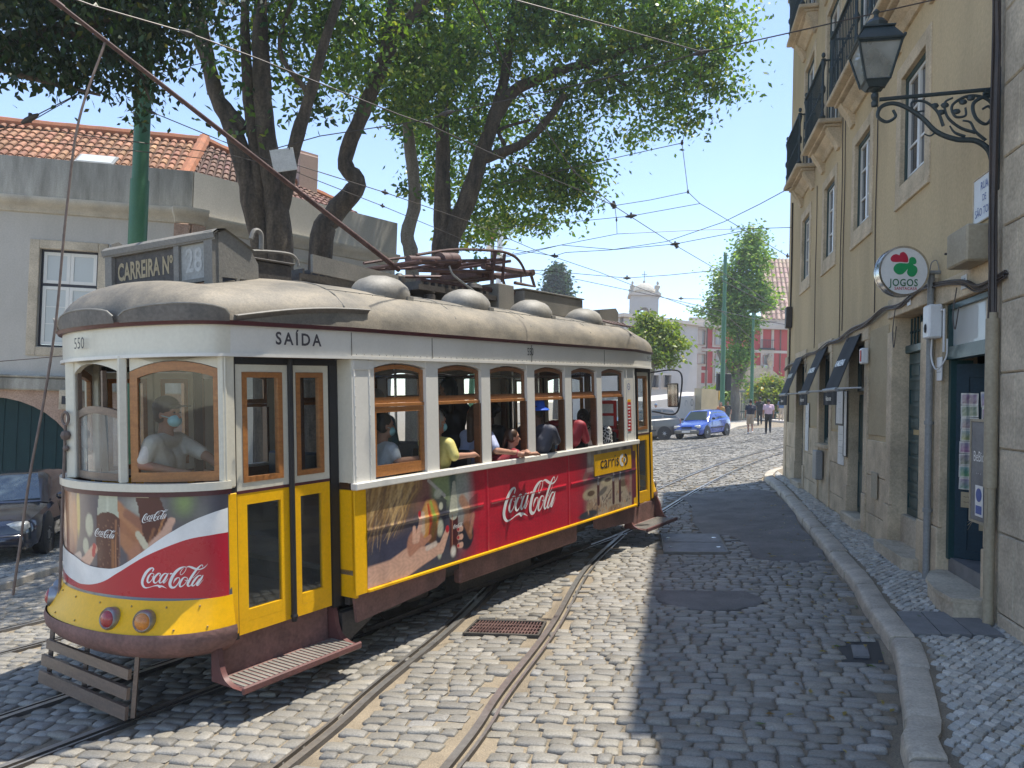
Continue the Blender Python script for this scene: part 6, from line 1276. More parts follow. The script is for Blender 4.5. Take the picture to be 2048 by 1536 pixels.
# equipment boxes, trolley board, resistor
m = MB(); m.bb(-.64, -.22, -.42, .1, 3.28, 3.47, 0, .01); m.bb(-.66, -.2, -.44, .12, 3.472, 3.49, 0, .005); m.build('roof_equipment_box', 'm_darkmetal', TRAM)
m = MB(); m.tube(catmull([(-.85, -.3, 3.46), (-.6, -.3, 3.56), (-.2, -.3, 3.6), (-.08, -.3, 3.57), (-.05, -.3, 3.5)], 6), .014, 6); m.tube([(-.78, -.3, 3.35), (-.6, -.3, 3.56)], .01, 6); m.tube(catmull([(-.7, -.5, 3.62), (-.66, -.5, 3.7), (-.6, -.5, 3.68), (-.6, -.5, 3.55)], 5), .02, 6); m.build('roof_handle', 'm_roofgrey', TRAM, True)
m = MB(); m.add([Vector(p) for p in ((.1, -.32, 3.46), (1.25, -.32, 3.40), (1.25, -.32, 3.56), (.1, -.32, 3.63), (.1, -.29, 3.46), (1.25, -.29, 3.40), (1.25, -.29, 3.56), (.1, -.29, 3.63))], [(0, 1, 2, 3), (7, 6, 5, 4), (0, 4, 5, 1), (1, 5, 6, 2), (2, 6, 7, 3), (3, 7, 4, 0)]); m.bb(.1, 5.4, -.33, -.25, 3.27, 3.33); m.bb(.1, 5.4, .25, .33, 3.27, 3.33); m.build('roof_board', 'm_roofgrey', TRAM)
m = MB(); m.bb(.0, 1.2, -.25, .25, 3.3, 3.45); [m.bb(.05+i*.09, .07+i*.09, -.24, .24, 3.45, 3.5) for i in range(13)]; m.build('resistor', 'm_darkmetal', TRAM)
m = MB(); m.bb(3.45, 5.0, -.45, .3, 3.34, 3.62, 0, .01); m.bb(3.43, 5.02, -.47, .32, 3.622, 3.64, 0, .004); m.build('roof_equipment_box', 'm_roofgrey', TRAM)
# trolley pole with wheel and rope; base
m = MB(); m.lathe([(.16, 3.3), (.16, 3.42), (.08, 3.45), (.07, 3.62), (.03, 3.66)], 12, 0, Matrix.Translation((1.6, .0, 0))); m.build('trolley_base', 'm_darkmetal', TRAM, True)
PE = Vector((-1.92, .02, 5.22)); PB0 = Vector((1.6, 0, 3.7)); m = MB(); m.tube([PB0, PB0.lerp(PE, .5), PE], [.03, .024, .016], 10); o = m.build('trolley_pole', 'm_rustred', TRAM, True)
m = MB(); d_ = (PE-PB0).normalized(); m.tube([PE-d_*.02, PE+d_*.22], .022, 8); q = Matrix.Translation(PE+d_*.27+Vector((0, 0, .05))) @ Matrix.Rotation(math.pi/2, 4, 'X'); m.lathe([(.07, -.03), (.045, -.01), (.045, .01), (.07, .03)], 16, 0, q); m.tube([PE+d_*.2+Vector((0, .04, 0)), PE+d_*.3+Vector((0, .04, .06))], .01, 5); m.tube([PE+d_*.2+Vector((0, -.04, 0)), PE+d_*.3+Vector((0, -.04, .06))], .01, 5); m.build('trolley_wheel', 'm_rustred', o, True)
m = MB(); rp = [PE-d_*.35]+[TY(*q) for q in ((158, 240, .02), (132, 430, .05), (112, 640, .1), (88, 800, .15), (60, 950, .2), (40, 1090, .25), (26, 1190, .3))]; m.tube(catmull(rp, 8), .009, 6); m.build('rope', 'm_rope', TRAM, True)
m = MB(); r0 = TY(131, 850, .35); r1 = TY(119, 1190, .45); m.tube([r0, r1], .011, 6); m.tube([(r0.x, r0.y+.05*math.cos(a), r0.z+.05+.05*math.sin(a)) for a in np.linspace(0, 6.2, 14)], .011, 5); m.ball(r0-Vector((0, 0, .08)), .04, 8); m.ball(r0-Vector((0, 0, .18)), .025, 8); m.build('rope', 'm_rope', TRAM, True)
# folded pantograph
P_ = MB()
for y in (-.40, .40):
    P_.tube(catmull([(1.45, y, 3.80), (2.1, y, 3.95), (2.9, y, 4.05), (3.25, y, 4.05), (3.45, y, 3.98), (3.6, y, 3.82)], 5), .018, 6)
    P_.tube([(1.6, y*.8, 3.66), (2.9, y*.8, 3.80)], .045, 6, sq=.5); P_.tube([(2.7, y*.9, 3.84), (3.95, y*.5, 3.92)], .04, 8); P_.tube([(1.6, y*.7, 3.55), (3.7, y*.7, 3.6)], .035, 6); P_.tube([(1.55, y*.9, 3.74), (3.1, y*.9, 3.97)], .022, 6)
    P_.tube([(2.9, y, 4.04), (2.9, y*.8, 3.7)], .03, 6); P_.tube([(3.1, y, 4.04), (3.15, y*.8, 3.7)], .022, 6)
for u in (1.5, 1.75, 2.2, 2.75, 3.2): P_.tube([(u, -.42, 3.74+.13*(u-1.5)), (u, .42, 3.74+.13*(u-1.5))], .02, 6)
for u in (2.7, 2.85, 3.0): P_.bb(u-.05, u+.05, -.3, .3, 3.72, 3.78)
P_.tube([(3.95, -.28, 3.92), (3.95, .28, 3.92)], .045, 8)
for y in (-.24, .24): P_.tube([(3.93, y, 3.92), (4.03, y, 3.74), (3.55, y, 3.74)], .024, 6); P_.tube([(3.7, y, 3.9), (3.7, y, 3.75)], .014, 5)
P_.tube([(1.7, -.05, 3.82), (2.4, -.05, 3.9)], .05, 10); P_.tube([(2.25, -.05, 3.88), (2.55, -.05, 3.92)], .1, 12); P_.build('pantograph', 'm_rustred', TRAM, True)
m = MB(); m.bb(1.5, 3.0, -.38, .38, 3.44, 3.5); [m.bb(1.55+i*.12, 1.6+i*.12, -.36, .36, 3.501, 3.54) for i in range(11)]; m.build('pantograph_base', 'm_darkmetal', TRAM)
m = MB(); m.tube(catmull([(2.0, -.4, 3.75), (2.05, -.42, 3.65), (2.3, -.42, 3.55), (2.6, -.4, 3.45), (2.75, -.35, 3.38)], 5), .012, 6); m.build('cable', 'm_pipegrey', TRAM, True)
for (u, y, r_, h) in ((2.55, -.3, .12, .3), (4.0, -.25, .07, .25), (1.75, .3, .09, .2), (3.6, .3, .09, .2), (1.75, -.32, .06, .15)):
    m = MB(); m.lathe([(r_, 3.3), (r_, 3.3+h*.7), (r_*.6, 3.3+h*.75), (r_*1.05, 3.3+h*.85), (r_*.9, 3.3+h), (r_*.2, 3.3+h*1.1)], 14, 0, Matrix.Translation((u, y, 0))); m.build('insulator', 'm_darkmetal', TRAM, True)
m = MB(); m.bb(2.95, 3.3, -.4, -.1, 3.3, 3.66, 0, .01); m.build('lightning_arrester', 'm_roofgrey', TRAM)
m = MB()   # ladder rungs and hand loops on the far hood
for i in range(7): u = 4.9+i*.17; m.tube([(u, -.95+.03*i, roofz(.93)-.002+.03), (u+.0, -.62, roofz(.6)+.035)], .011, 5)
m.tube([(4.85, -.98, roofz(.95)+.03), (6.0, -.8, roofz(.8)+.0)], .011, 5); m.tube([(4.85, -.62, roofz(.6)+.035), (6.0, -.5, roofz(.5)-.02)], .011, 5)
m.tube(catmull([(5.6, -1.08, ZE+.06), (5.75, -1.02, ZE+.16), (5.9, -1.0, ZE+.08), (5.8, -1.06, ZE+.05)], 6), .01, 5); m.build('roof_ladder', 'm_rustred', TRAM, True)
# ---------------------------------------------------------------- low house on the left with tiled roof (two wings meeting at a corner)
def tiles(mb, A, B, Cc, Dd, pitch=.2, rowl=.31, rad=.074, cols=None, tint=None):
    """half-round tiles over the slope quad A(eave start) B(eave end) C(ridge end) D(ridge start): barrels run up the slope"""
    A, B, Cc, Dd = map(Vector, (A, B, Cc, Dd)); n = max(2, int((B-A).length/pitch)); N_ = (B-A).cross(Dd-A).normalized(); N_ = N_ if N_.z > 0 else -N_
    sl = (Dd-A).length; k = max(2, int(sl/rowl))
    for i in range(n):
        f = (i+.5)/n; p = A.lerp(B, f); q = Dd.lerp(Cc, f); side = (B-A).normalized()
        if (q-p).length < .2: continue
        kk = max(1, int((q-p).length/rowl))
        for j in range(kk):
            a = p.lerp(q, j/kk); b = p.lerp(q, min(1, (j+1.12)/kk)); h0, h1 = .03, .0; c = random.uniform(.75, 1.2); c2_ = random.uniform(.9, 1.1); V = []
            r0 = rad*random.uniform(.95, 1.05)
            for (pt, h, r_) in ((a, h0, r0), (b, h1, r0*.85)):
                for t_ in range(6): an = math.pi*t_/5; V.append(pt+N_*(h+r_*math.sin(an)*.8)+side*(r_*math.cos(an)))
            mb.add(V, [(t_, t_+1, 7+t_, 6+t_) for t_ in range(5)]+[(0, 1, 2, 3, 4, 5)]); cols += [(c, c*c2_, c*.95, 1)]*12
def tiled(name, quads, parent, mat='m_tile', extra=None):
    mb = MB(); cols = []
    for q in quads:
        A, B, Cc, Dd = map(Vector, q[:4]); N_ = (B-A).cross(Dd-A).normalized(); N_ = N_ if N_.z > 0 else -N_
        mb.add([v-N_*.01 for v in (A, B, Cc, Dd)], [(0, 1, 2, 3)]); cols += [(.45, .45, .45, 1)]*4
        tiles(mb, A, B, Cc, Dd, cols=cols, **(q[4] if len(q) > 4 else {}))
    me = bpy.data.meshes.new(name); me.from_pydata([tuple(p) for p in mb.v], [], mb.f); me.materials.append(MATS[mat])
    a = me.attributes.new('Col', 'FLOAT_COLOR', 'POINT'); a.data.foreach_set('color', [x for c in cols for x in c]); return link(name, me, parent, False)
HP = Vector((-9.5, 16.8, 0)); H1 = up_mat(HP.x, HP.y, 78, 0)      # X along the wall to the right, Y away from the camera
CR = 1.95                                                     # corner of the two wings along wing one
LH = thing('corner_house', 'low grey-white house with stained parapet, tiled roof and dark arched gate behind the tram', 'building', H1)
def arch_pts(x0, x1, zs, r): return [(x0+(x1-x0)*(1-math.cos(math.pi*k/20))/2, zs+r*math.sin(math.pi*k/20)) for k in range(21)]
win = (-1.18, .02, 3.0, 5.2)
# wing one: wall with window and arched gate
m = MB(); zb = -1.5; ax0, ax1, azs, ar = -3.9, -.15, .1, 1.75
gx0, gx1 = -4.1, .05
wall_open(m, -14, CR, 2.3, 6.3, [win+(-.18,), (-4.4, -3.2, 3.0, 5.2, -.18)], -.18)
m.build('wall', 'm_greywall', LH)
m = MB(); A_ = arch_pts(ax0, ax1, azs, ar); 
pol = [(-6, zb), (ax0, zb)]+A_+[(ax1, zb), (CR, zb), (CR, 2.297), (-6, 2.297)]
m.prism(pol, .0, .35, f=lambda p, q, h: (p, h, q)); m.build('arch_wall', 'm_pinkstone', LH)
m = MB(); m.prism([(ax0, zb)]+A_+[(ax1, zb)], .30, .34, f=lambda p, q, h: (p, h, q)); 
for k in range(14): x = ax0+.13+k*.27; m.bb(x, x+.02, .285, .3, zb, 1.9)
m.build('gate', 'm_darkgate', LH)
m = MB(); m.bb(-14, CR+.06, -.14, .05, 2.02, 2.3, 0, .03); m.bb(-14, CR+.1, -.18, .06, 2.302, 2.36, 0, .02); m.build('band_course', 'm_stain', LH)
m = MB(); ring(m, win[0], win[1], win[2], win[3], .2, -.03, .03, 0, .2, .01); m.build('window_surround', 'm_stonegrey', LH)
def casement(par, a, b, c, d, y, tr=.36):
    f = MB(); inring(f, a, b, c, d, .05, y, y+.04, 1); zt = d-(d-c)*tr
    f.bb(a+.05, b-.05, y-.005, y+.03, zt-.03, zt+.03, 1)
    mid = (a+b)/2
    for (x0, x1) in ((a+.055, mid-.003), (mid+.003, b-.055)):
        inring(f, x0, x1, c+.055, zt-.035, .07, y-.01, y+.02, 0); inring(f, x0, x1, zt+.035, d-.055, .07, y-.01, y+.02, 0)
        for z in (.35, .68): zz = c+.12+(zt-c-.24)*z; f.bb(x0+.071, x1-.071, y-.004, y+.01, zz-.008, zz+.008, 0)
    o = f.build('window', ['m_white', 'm_ink'], par); g = MB(); g.bb(a+.06, b-.06, y+.004, y+.009, c+.06, d-.06); g.build('pane', 'm_curtain', o)
casement(LH, *win, .1); casement(LH, -4.4, -3.2, 3.0, 5.2, .1)
# wing two turns away to the right
a2 = R(78-44)                                                 # direction of wing two in the frame of wing one (turned to the left)
def Q(u, o, z): return Vector((CR+u*math.cos(a2)-o*math.sin(a2)*1, u*math.sin(a2)+o*math.cos(a2), z))   # u along, o inwards
L2 = 5.9
m = MB(); m.add([Q(0, 0, zb), Q(L2, 0, zb), Q(L2, 0, 6.3), Q(0, 0, 6.3), Q(L2, 6, zb), Q(L2, 6, 6.3)], [(0, 1, 2, 3), (1, 4, 5, 2)]); m.build('side_wall', 'm_greywall', LH)
# parapets
m = MB(); V = [Vector((-14, -.05, 6.3)), Vector((CR+.02, -.05, 6.3)), Vector((CR+.02, -.05, 7.22)), Vector((-14, -.05, 7.22)), Vector((-14, .25, 6.3)), Vector((CR+.1, .25, 6.3)), Vector((CR+.1, .25, 7.22)), Vector((-14, .25, 7.22))]
m.add(V, [(0, 1, 2, 3), (7, 6, 5, 4), (3, 2, 6, 7), (1, 5, 6, 2), (0, 4, 5, 1)]); m.build('parapet', 'm_stain', LH)
m = MB(); m.add([Q(u, o, z) for o in (-.05, .22) for (u, z) in ((.02, 6.0), (L2, 6.0), (L2, 7.15), (.02, 7.22))], [(0, 1, 2, 3), (7, 6, 5, 4), (0, 4, 5, 1), (1, 5, 6, 2), (2, 6, 7, 3), (3, 7, 4, 0)]); m.build('parapet', 'm_greywall', LH)
prf = [(-.0, 5.98), (-.06, 6.0), (-.1, 6.08), (-.2, 6.14), (-.28, 6.2), (-.3, 6.26), (-.3, 6.3), (-.05, 6.33), (0, 6.33)]
m = MB(); m.grid([[Vector((-14, y, z)) for y, z in prf], [Vector((CR-.35, y, z)) for y, z in prf], [Vector((CR-.3, y-.12, z)) for y, z in prf], [Vector((CR+.02, y-.12, z)) for y, z in prf], [Q(.25, y-.12, z) for y, z in prf], [Q(.3, y*.8, z-.1) for y, z in prf], [Q(L2, y*.8, z-.1) for y, z in prf]]); m.build('cornice', 'm_cornice', LH, True, None, 35)
m = MB(); m.bb(CR-.34, CR+.0, -.12, .0, 2.36, 5.98, 0, .02); m.add([Q(u, o, z) for o in (-.12, 0) for (u, z) in ((.0, 2.36), (.3, 2.36), (.3, 5.98), (.0, 5.98))], [(0, 1, 2, 3), (0, 4, 5, 1), (1, 5, 6, 2), (3, 7, 4, 0)]); m.build('corner_pilaster', 'm_pinkstone', LH)
m = MB(); m.add([Q(u, o, z) for o in (-.05, 0) for (u, z) in ((.31, 5.55), (L2, 5.55), (L2, 5.62), (.31, 5.62))], [(0, 1, 2, 3), (7, 6, 5, 4), (0, 4, 5, 1), (1, 5, 6, 2), (2, 6, 7, 3), (3, 7, 4, 0)]); m.build('string_course', 'm_cornice', LH)
# tiled roof: hip at the corner; ridge runs back along both wings
RZ = 8.75; e0 = 7.05
hipt = Vector((CR-.25, 2.3, RZ)); cor = Vector((CR-.1, .3, e0))
tiled('roof', [((-14, .28, e0), (CR-.15, .28, e0), (CR-.3, 2.6, RZ), (-14, 2.6, RZ))], LH)
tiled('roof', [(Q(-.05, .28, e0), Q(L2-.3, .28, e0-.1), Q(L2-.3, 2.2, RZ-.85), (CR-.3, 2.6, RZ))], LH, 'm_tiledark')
m = MB(); m.tube([(x, 2.6, RZ+.05) for x in np.linspace(-14, CR-.3, 40)], [.12+.012*(i % 2) for i in range(40)], 8); P = [Vector((CR-.25, .28, e0)).lerp(Vector((CR-.28, 2.6, RZ)), t_)+Vector((0, 0, .1)) for t_ in np.linspace(0, 1, 16)]; m.tube(P, [.14+.02*(i % 2) for i in range(16)], 8)
P = [Vector((CR-.28, 2.6, RZ+.05)).lerp(Q(L2-.3, 2.2, RZ-.8), t_) for t_ in np.linspace(0, 1, 22)]; m.tube(P, [.12+.012*(i % 2) for i in range(22)], 8); m.build('ridge_tiles', 'm_tileplain', LH, True)
m = MB(); rotm = Matrix.Rotation(math.atan2(RZ-e0, 2.32), 3, 'X'); m.box((-.35, .75, 7.5), (.85, .55, .06), rotm, 0, .01); o = m.build('skylight', 'm_pipegrey', LH); m = MB(); m.box((-.35, .75, 7.545), (.74, .44, .01), rotm); m.build('pane', 'm_curtain', o)
c0 = Q(4.2, 2.3, 0); m = MB(); m.box((c0.x, c0.y, 8.3), (.62, .5, 1.7), a2, 0, .02); m.box((c0.x, c0.y, 9.2), (.7, .3, .1), a2); m.build('chimney', 'm_pinkchimney', LH)
plate_M = H1 @ Matrix.Translation((-.42, -.16, 1.83))
t = thing('house_number_plate', 'pale house number 7 plate over the dark arched gate', 'number plate', plate_M); m = MB(); m.bb(-.18, .18, -.05, .02, -.22, .22, 0, .01); m.bb(-.12, .12, -.056, -.05, -.1, .08, 1); m.build('panel', ['m_stonegrey', 'm_ink'], t); m = MB(); put_text(m, '7', .2, lambda p, q: (p, -.058, q-.01), 0, bold=.003); m.build('lettering', 'm_logowhite', t)
# rough stone blocks on the left pavement
def rock(name, label, x, y, sx, sy, sz, az, seed):
    rr = random.Random(seed); bm = bmesh.new(); bmesh.ops.create_cube(bm, size=1); bmesh.ops.subdivide_edges(bm, edges=bm.edges[:], cuts=4, use_grid_fill=True)
    for v in bm.verts:
        p = v.co; l = p.length; v.co = p.lerp(p.normalized()*.62, .25); v.co += Vector((rr.uniform(-.02, .02), rr.uniform(-.02, .02), rr.uniform(-.02, .02))); v.co = Vector((v.co.x*sx, v.co.y*sy, (v.co.z+.48)*sz))
    me = bpy.data.meshes.new(name); bm.to_mesh(me); bm.free(); me.materials.append(MATS['m_stonegrey']); o = link(name, me, None, True, None, 30); o.matrix_world = ground_mat(x, y, az, .08); return tag(o, label, 'stone block')
rock('stone_block', 'rough stone block on the left pavement beside the black car', -7.35, 13.1, .75, .45, .55, 60, 1)
rock('stone_block', 'rough stone block farther back, half hidden by the tram front', -7.3, 14.2, .6, .5, .72, 50, 2)
# green catenary pole with its tree-wrapped head, white board hung on a branch
def gpole(label, p, h, r0, r1, lean=(0, 0), cat='pole', mat='m_greenpost', cap=True, group=None):
    t = thing('catenary_pole', label, cat, Matrix.Translation((p[0], p[1], gz(p[0], p[1]))), group); m = MB()
    m.tube([(0, 0, -.1), (lean[0]*.35, lean[1]*.35, h*.35)], [r0, r0], 14); m.tube([(lean[0]*.35, lean[1]*.35, h*.35), (lean[0]*.7, lean[1]*.7, h*.7)], r0*.97, 14); m.tube([(lean[0]*.7, lean[1]*.7, h*.7), (lean[0], lean[1], h)], r1, 14); m.build('shaft', mat, t, True, None, 50)
    m = MB(); 
    for z in (h*.86,): m.lathe([(r0*1.02, z-.06), (r0*1.18, z-.04), (r0*1.18, z+.03), (r0*.9, z+.07)], 14, 0, Matrix.Translation((lean[0]*z/h, lean[1]*z/h, 0)))
    if cap: m.lathe([(r1*1.1, h), (r1*1.3, h+.05), (r1*.9, h+.1), (r1*1.1, h+.16), (r1*.2, h+.3)], 12, 0, Matrix.Translation((lean[0], lean[1], 0)))
    m.build('collar', mat, t, True, None, 50); return t
pa = D(275, 480, 12.6); gpole('green tram pole rising behind the route box into the near foliage', (pa.x, pa.y), 9.0, .155, .13)
# ---------------------------------------------------------------- foliage
def leaves(name, blobs, n, size, cols, mat='m_leaf', droop=.5, parent=None, seed=1, clump=.5, shell=.35, holes=None):
    """leaf-shaped faces in clumps through the volume of a set of ellipsoid blobs (x,y,z,rx,ry,rz,weight)"""
    rg = np.random.default_rng(seed); B = np.array([b[:6] for b in blobs], float); w = np.array([b[6] if len(b) > 6 else b[3]*b[4]*b[5] for b in blobs], float)**.8; w /= w.sum()
    nc = max(8, n//38); k = rg.choice(len(B), nc, p=w); d = rg.normal(size=(nc, 3)); d /= np.linalg.norm(d, axis=1)[:, None]; r = rg.uniform(0, 1, nc)**shell
    cc = B[k, :3]+d*r[:, None]*B[k, 3:6]; cs = rg.uniform(.5, 1.3, nc)*clump
    tint = rg.normal(1, .16, nc).clip(.55, 1.5); warm = rg.uniform(0, 1, nc)
    j = rg.integers(0, nc, n); P = cc[j]+rg.normal(size=(n, 3))*cs[j][:, None]*np.array([1, 1, .62])*.5
    if holes: 
        keep = np.ones(n, bool)
        for h in holes: keep &= (((P-np.array(h[:3]))/np.array(h[3:6]))**2).sum(1) > 1
        P, j = P[keep], j[keep]; n = len(P)
    a = rg.uniform(0, 2*np.pi, n); t = np.stack([np.cos(a), np.sin(a), -rg.uniform(.1, 1.6, n)*droop*1.6+rg.normal(0, .25, n)], -1); t /= np.linalg.norm(t, axis=1)[:, None]
    s = np.cross(t, rg.normal(size=(n, 3))); s /= np.linalg.norm(s, axis=1)[:, None]; nn = np.cross(t, s)
    L = size*rg.uniform(.7, 1.3, n)[:, None]; Wd = L*.26
    v = [P, P+t*L*.45+s*Wd+nn*L*.06, P+t*L, P+t*L*.45-s*Wd+nn*L*.06, P+t*L*.5]
    V = np.stack([v[0], v[1], v[2], v[3]], 1).reshape(-1, 3); F = (np.arange(n)*4)[:, None]+np.array([0, 1, 2, 3])
    C1, C2, C3 = [np.array(c) for c in cols]; x = warm[j][:, None]; col_ = C1*(1-x)+C2*x; pick = rg.uniform(0, 1, n) < .06; col_[pick] = C3; col_ = col_*tint[j][:, None]*rg.uniform(.8, 1.2, n)[:, None]
    return mesh_np(name, V, F, mat, np.repeat(np.clip(col_, .005, .6), 4, 0), parent, False)
def limb(mb, pts, r0, r1, n=10, seg=5):
    P = catmull(pts, seg); k = len(P); rr = [r0*(1-i/(k-1))+r1*i/(k-1) for i in range(k)]; rr = [r_*random.uniform(.93, 1.09) for r_ in rr]; P = [p+Vector((random.uniform(-1, 1), random.uniform(-1, 1), 0))*r0*.05 for p in P]; mb.tube(P, rr, n)
def pd(px, py, dist): return D(px, py, dist)
def tree(name, label, cat, base, limbs, blobs, n, size, cols, group=None, droop=.5, seed=1, clump=.5, bark='m_bark', shell=.35, holes=None):
    t = thing(name, label, cat, Matrix.Translation(base), group); I = Matrix.Translation(-Vector(base)); m = MB()
    for pts, r0, r1 in limbs: limb(m, [Vector(p) for p in pts], r0, r1)
    m.v = [I @ Vector(v) for v in m.v]; m.build('trunk', bark, t, True)
    lv = leaves('crown', [(b[0]-base[0], b[1]-base[1], b[2]-base[2], *b[3:]) for b in blobs], n, size, cols, 'm_leaf', droop, t, seed, clump, shell, [(h[0]-base[0], h[1]-base[1], h[2]-base[2], *h[3:]) for h in holes] if holes else None); return t
GRN = [(.024, .08, .036), (.14, .24, .045), (.34, .4, .1)]
def bl(px, py, dist, rpx, rpy, dz=None, w=None):   # a clump of crown seen at a pixel, its half-width and half-height in pixels at that distance
    p = D(px, py, dist); rx = rpx*dist/FPX; rz = rpy*dist/FPX; b = [p.x, p.y, p.z, rx, dz or max(rx, rz)*.9, rz]; return tuple(b)+((w,) if w else ())
# big leaning tree with four stems, behind the tram
d1 = 14.5; gb = G(520, 900); base = D(540, 900, d1); base.z = gz(base.x, base.y)
f = lambda x, y, d=d1: D(x, y, d)
limbs = [([base, f(530, 560), f(505, 400), f(470, 270), f(430, 180), f(405, 60), f(395, -40)], .27, .08),
         ([base+Vector((.3, .2, 0)), f(560, 540), f(548, 380), f(530, 250), f(522, 120), f(520, -40)], .3, .12),
         ([f(520, 420), f(512, 300), f(498, 200), f(490, 60), f(490, -60)], .16, .07),
         ([f(560, 430), f(590, 290), f(620, 190), f(650, 80), f(690, -40)], .15, .07),
         ([f(490, 260), f(445, 205), f(430, 195)], .12, .08),
         ([f(430, 180), f(400, 90), f(360, 20), f(330, -60)], .12, .05), ([f(620, 190), f(560, 100), f(590, -20)], .06, .03)]
blobs = [bl(455, 90, d1, 30, 50), bl(570, 50, d1+.5, 85, 90), bl(660, 30, d1+1, 80, 90), bl(600, 160, d1+1, 55, 80), bl(640, 215, d1+1, 45, 45), bl(480, 160, d1, 28, 40), bl(530, -90, d1, 200, 100), bl(495, 235, d1-.4, 22, 40), (-4.6, 10.8, 9.8, 2.4, 2.2, .9), (-6.5, 9.5, 9.2, 2.2, 2.0, .8)]  # last two clumps lie above the view, added to shade the left ground
tree('street_tree', 'nearest dark multi-stemmed street tree rising behind the tram front', 'tree', base, limbs, blobs, 13500, .16, GRN, 'big street trees behind the tram', seed=3, clump=.6, holes=[(*f(440, 300), .4, 2, 1.3)])
# second tree leaning right
d2 = 16.5; base = D(630, 860, d2); base.z = gz(base.x, base.y)
limbs = [([base, f(640, 520, d2), f(668, 430, d2), f(715, 368, d2), f(690, 320, d2), f(735, 200, d2), f(770, 100, d2), f(790, -40, d2)], .27, .1), ([f(735, 200, d2), f(790, 80, d2), f(840, 10, d2), f(880, -40, d2)], .16, .08), ([f(700, 300, d2), f(775, 120, d2), f(800, 40, d2)], .1, .05)]
blobs = [bl(760, 80, d2, 110, 110), bl(860, 60, d2+1, 110, 110), bl(780, 190, d2+1, 60, 60), bl(840, 160, d2+2, 80, 90), bl(700, 150, d2+1.5, 60, 90), bl(800, -80, d2, 200, 100), bl(860, 215, d2+2, 60, 30)]
tree('street_tree', 'street tree with a kinked trunk leaning right over the tram roof', 'tree', base, limbs, blobs, 10500, .16, GRN, 'big street trees behind the tram', seed=5, clump=.65)
# third, slim bare stem and fourth big spreading tree
d3 = 19.5; base = D(830, 800, d3); base.z = gz(base.x, base.y)
limbs = [([base, f(825, 560, d3), f(815, 470, d3), f(830, 400, d3), f(820, 290, d3), f(815, 250, d3)], .2, .14), ([f(815, 470, d3), f(825, 395, d3), f(812, 385, d3)], .05, .03)]
blobs = [bl(810, 380, d3, 14, 10), bl(840, 395, d3, 16, 12), bl(795, 365, d3, 8, 6), bl(850, 420, d3, 10, 10), bl(825, 215, d3+.5, 45, 45), bl(880, 120, d3+1, 80, 80)]
tree('street_tree', 'slim pale stem with a few leaf tufts standing left of the spreading tree', 'tree', base, limbs, blobs, 3200, .17, GRN, 'big street trees behind the tram', seed=6, clump=.4, bark='m_barklight')
d4 = 21; base = D(880, 800, d4); base.z = gz(base.x, base.y)
limbs = [([base, f(895, 560, d4), f(900, 480, d4), f(935, 400, d4), f(970, 290, d4), f(1010, 200, d4), f(1070, 160, d4), f(1160, 130, d4), f(1300, 90, d4)], .36, .08), ([base+Vector((-.3, 0, 0)), f(880, 540, d4), f(885, 400, d4), f(885, 260, d4), f(890, 120, d4), f(900, -40, d4)], .32, .1),
         ([f(960, 320, d4), f(1040, 290, d4), f(1090, 245, d4), f(1130, 190, d4)], .15, .09), ([f(985, 250, d4), f(1010, 150, d4), f(1030, 0, d4)], .2, .08), ([f(1010, 290, d4), f(1000, 260, d4), f(1060, 240, d4)], .06, .04), ([f(1160, 130, d4), f(1250, 170, d4), f(1290, 220, d4)], .06, .03)]
blobs = [bl(980, 60, d4, 130, 120), bl(1120, 60, d4, 130, 120), bl(1260, 70, d4, 130, 110), bl(1390, 90, d4-.5, 95, 90), bl(1450, 30, d4, 60, 70), bl(1420, 160, d4-.5, 70, 60), bl(1330, 200, d4, 75, 60), bl(1270, 265, d4, 35, 28), bl(1210, 180, d4, 70, 50),
         bl(1380, 240, d4-.5, 40, 30), bl(1130, 230, d4+1, 60, 60), bl(1120, 310, d4+1, 85, 60), bl(1040, 370, d4+1, 100, 70), bl(1120, 390, d4+1, 70, 60), bl(1160, 350, d4+1, 55, 60), bl(950, 440, d4+1, 70, 55), bl(1050, 440, d4+1.5, 50, 25), bl(880, 330, d4+2, 60, 90), bl(930, 250, d4+1, 70, 80), bl(1010, 230, d4+2, 60, 70), bl(850, 260, d4+2, 50, 60), bl(1180, -90, d4, 330, 120)]
tree('street_tree', 'largest spreading street tree whose crown reaches over the street', 'tree', base, limbs, blobs, 52000, .165, [(.026, .088, .038), (.2, .33, .06), (.5, .52, .1)], 'big street trees behind the tram', seed=8, clump=.68, shell=.5)
# near foliage at the top left (its own tree, trunk outside the view)
d5 = 9.0; base = D(-420, 900, 9.5); base.z = gz(base.x, base.y)
limbs = [([base, f(-380, 500, 9.5), f(-250, 250, 9.2), f(-60, 120, d5), f(120, 60, d5), f(300, 20, d5)], .25, .04), ([f(-60, 120, d5), f(80, 160, d5), f(200, 190, d5)], .05, .015), ([f(120, 60, d5), f(260, 120, d5), f(300, 200, d5)], .04, .012)]
blobs = [bl(40, 30, d5, 130, 110), bl(180, 40, d5, 130, 100), bl(310, 30, d5, 90, 80), bl(60, 120, d5, 90, 45), bl(220, 130, d5, 90, 45), bl(285, 170, d5, 45, 55), bl(290, 225, 11.5, 22, 22), bl(130, 150, d5, 40, 25), bl(10, 100, d5, 60, 30), bl(180, -80, d5, 300, 80), bl(345, 90, d5, 45, 30), bl(390, -30, d5, 60, 50)]
tree('street_tree', 'dark drooping foliage reaching into the top left corner over the house roof', 'tree', base, limbs, blobs, 15000, .10, [(.014, .036, .018), (.028, .062, .022), (.09, .1, .03)], None, seed=9, clump=.4, droop=1.0)
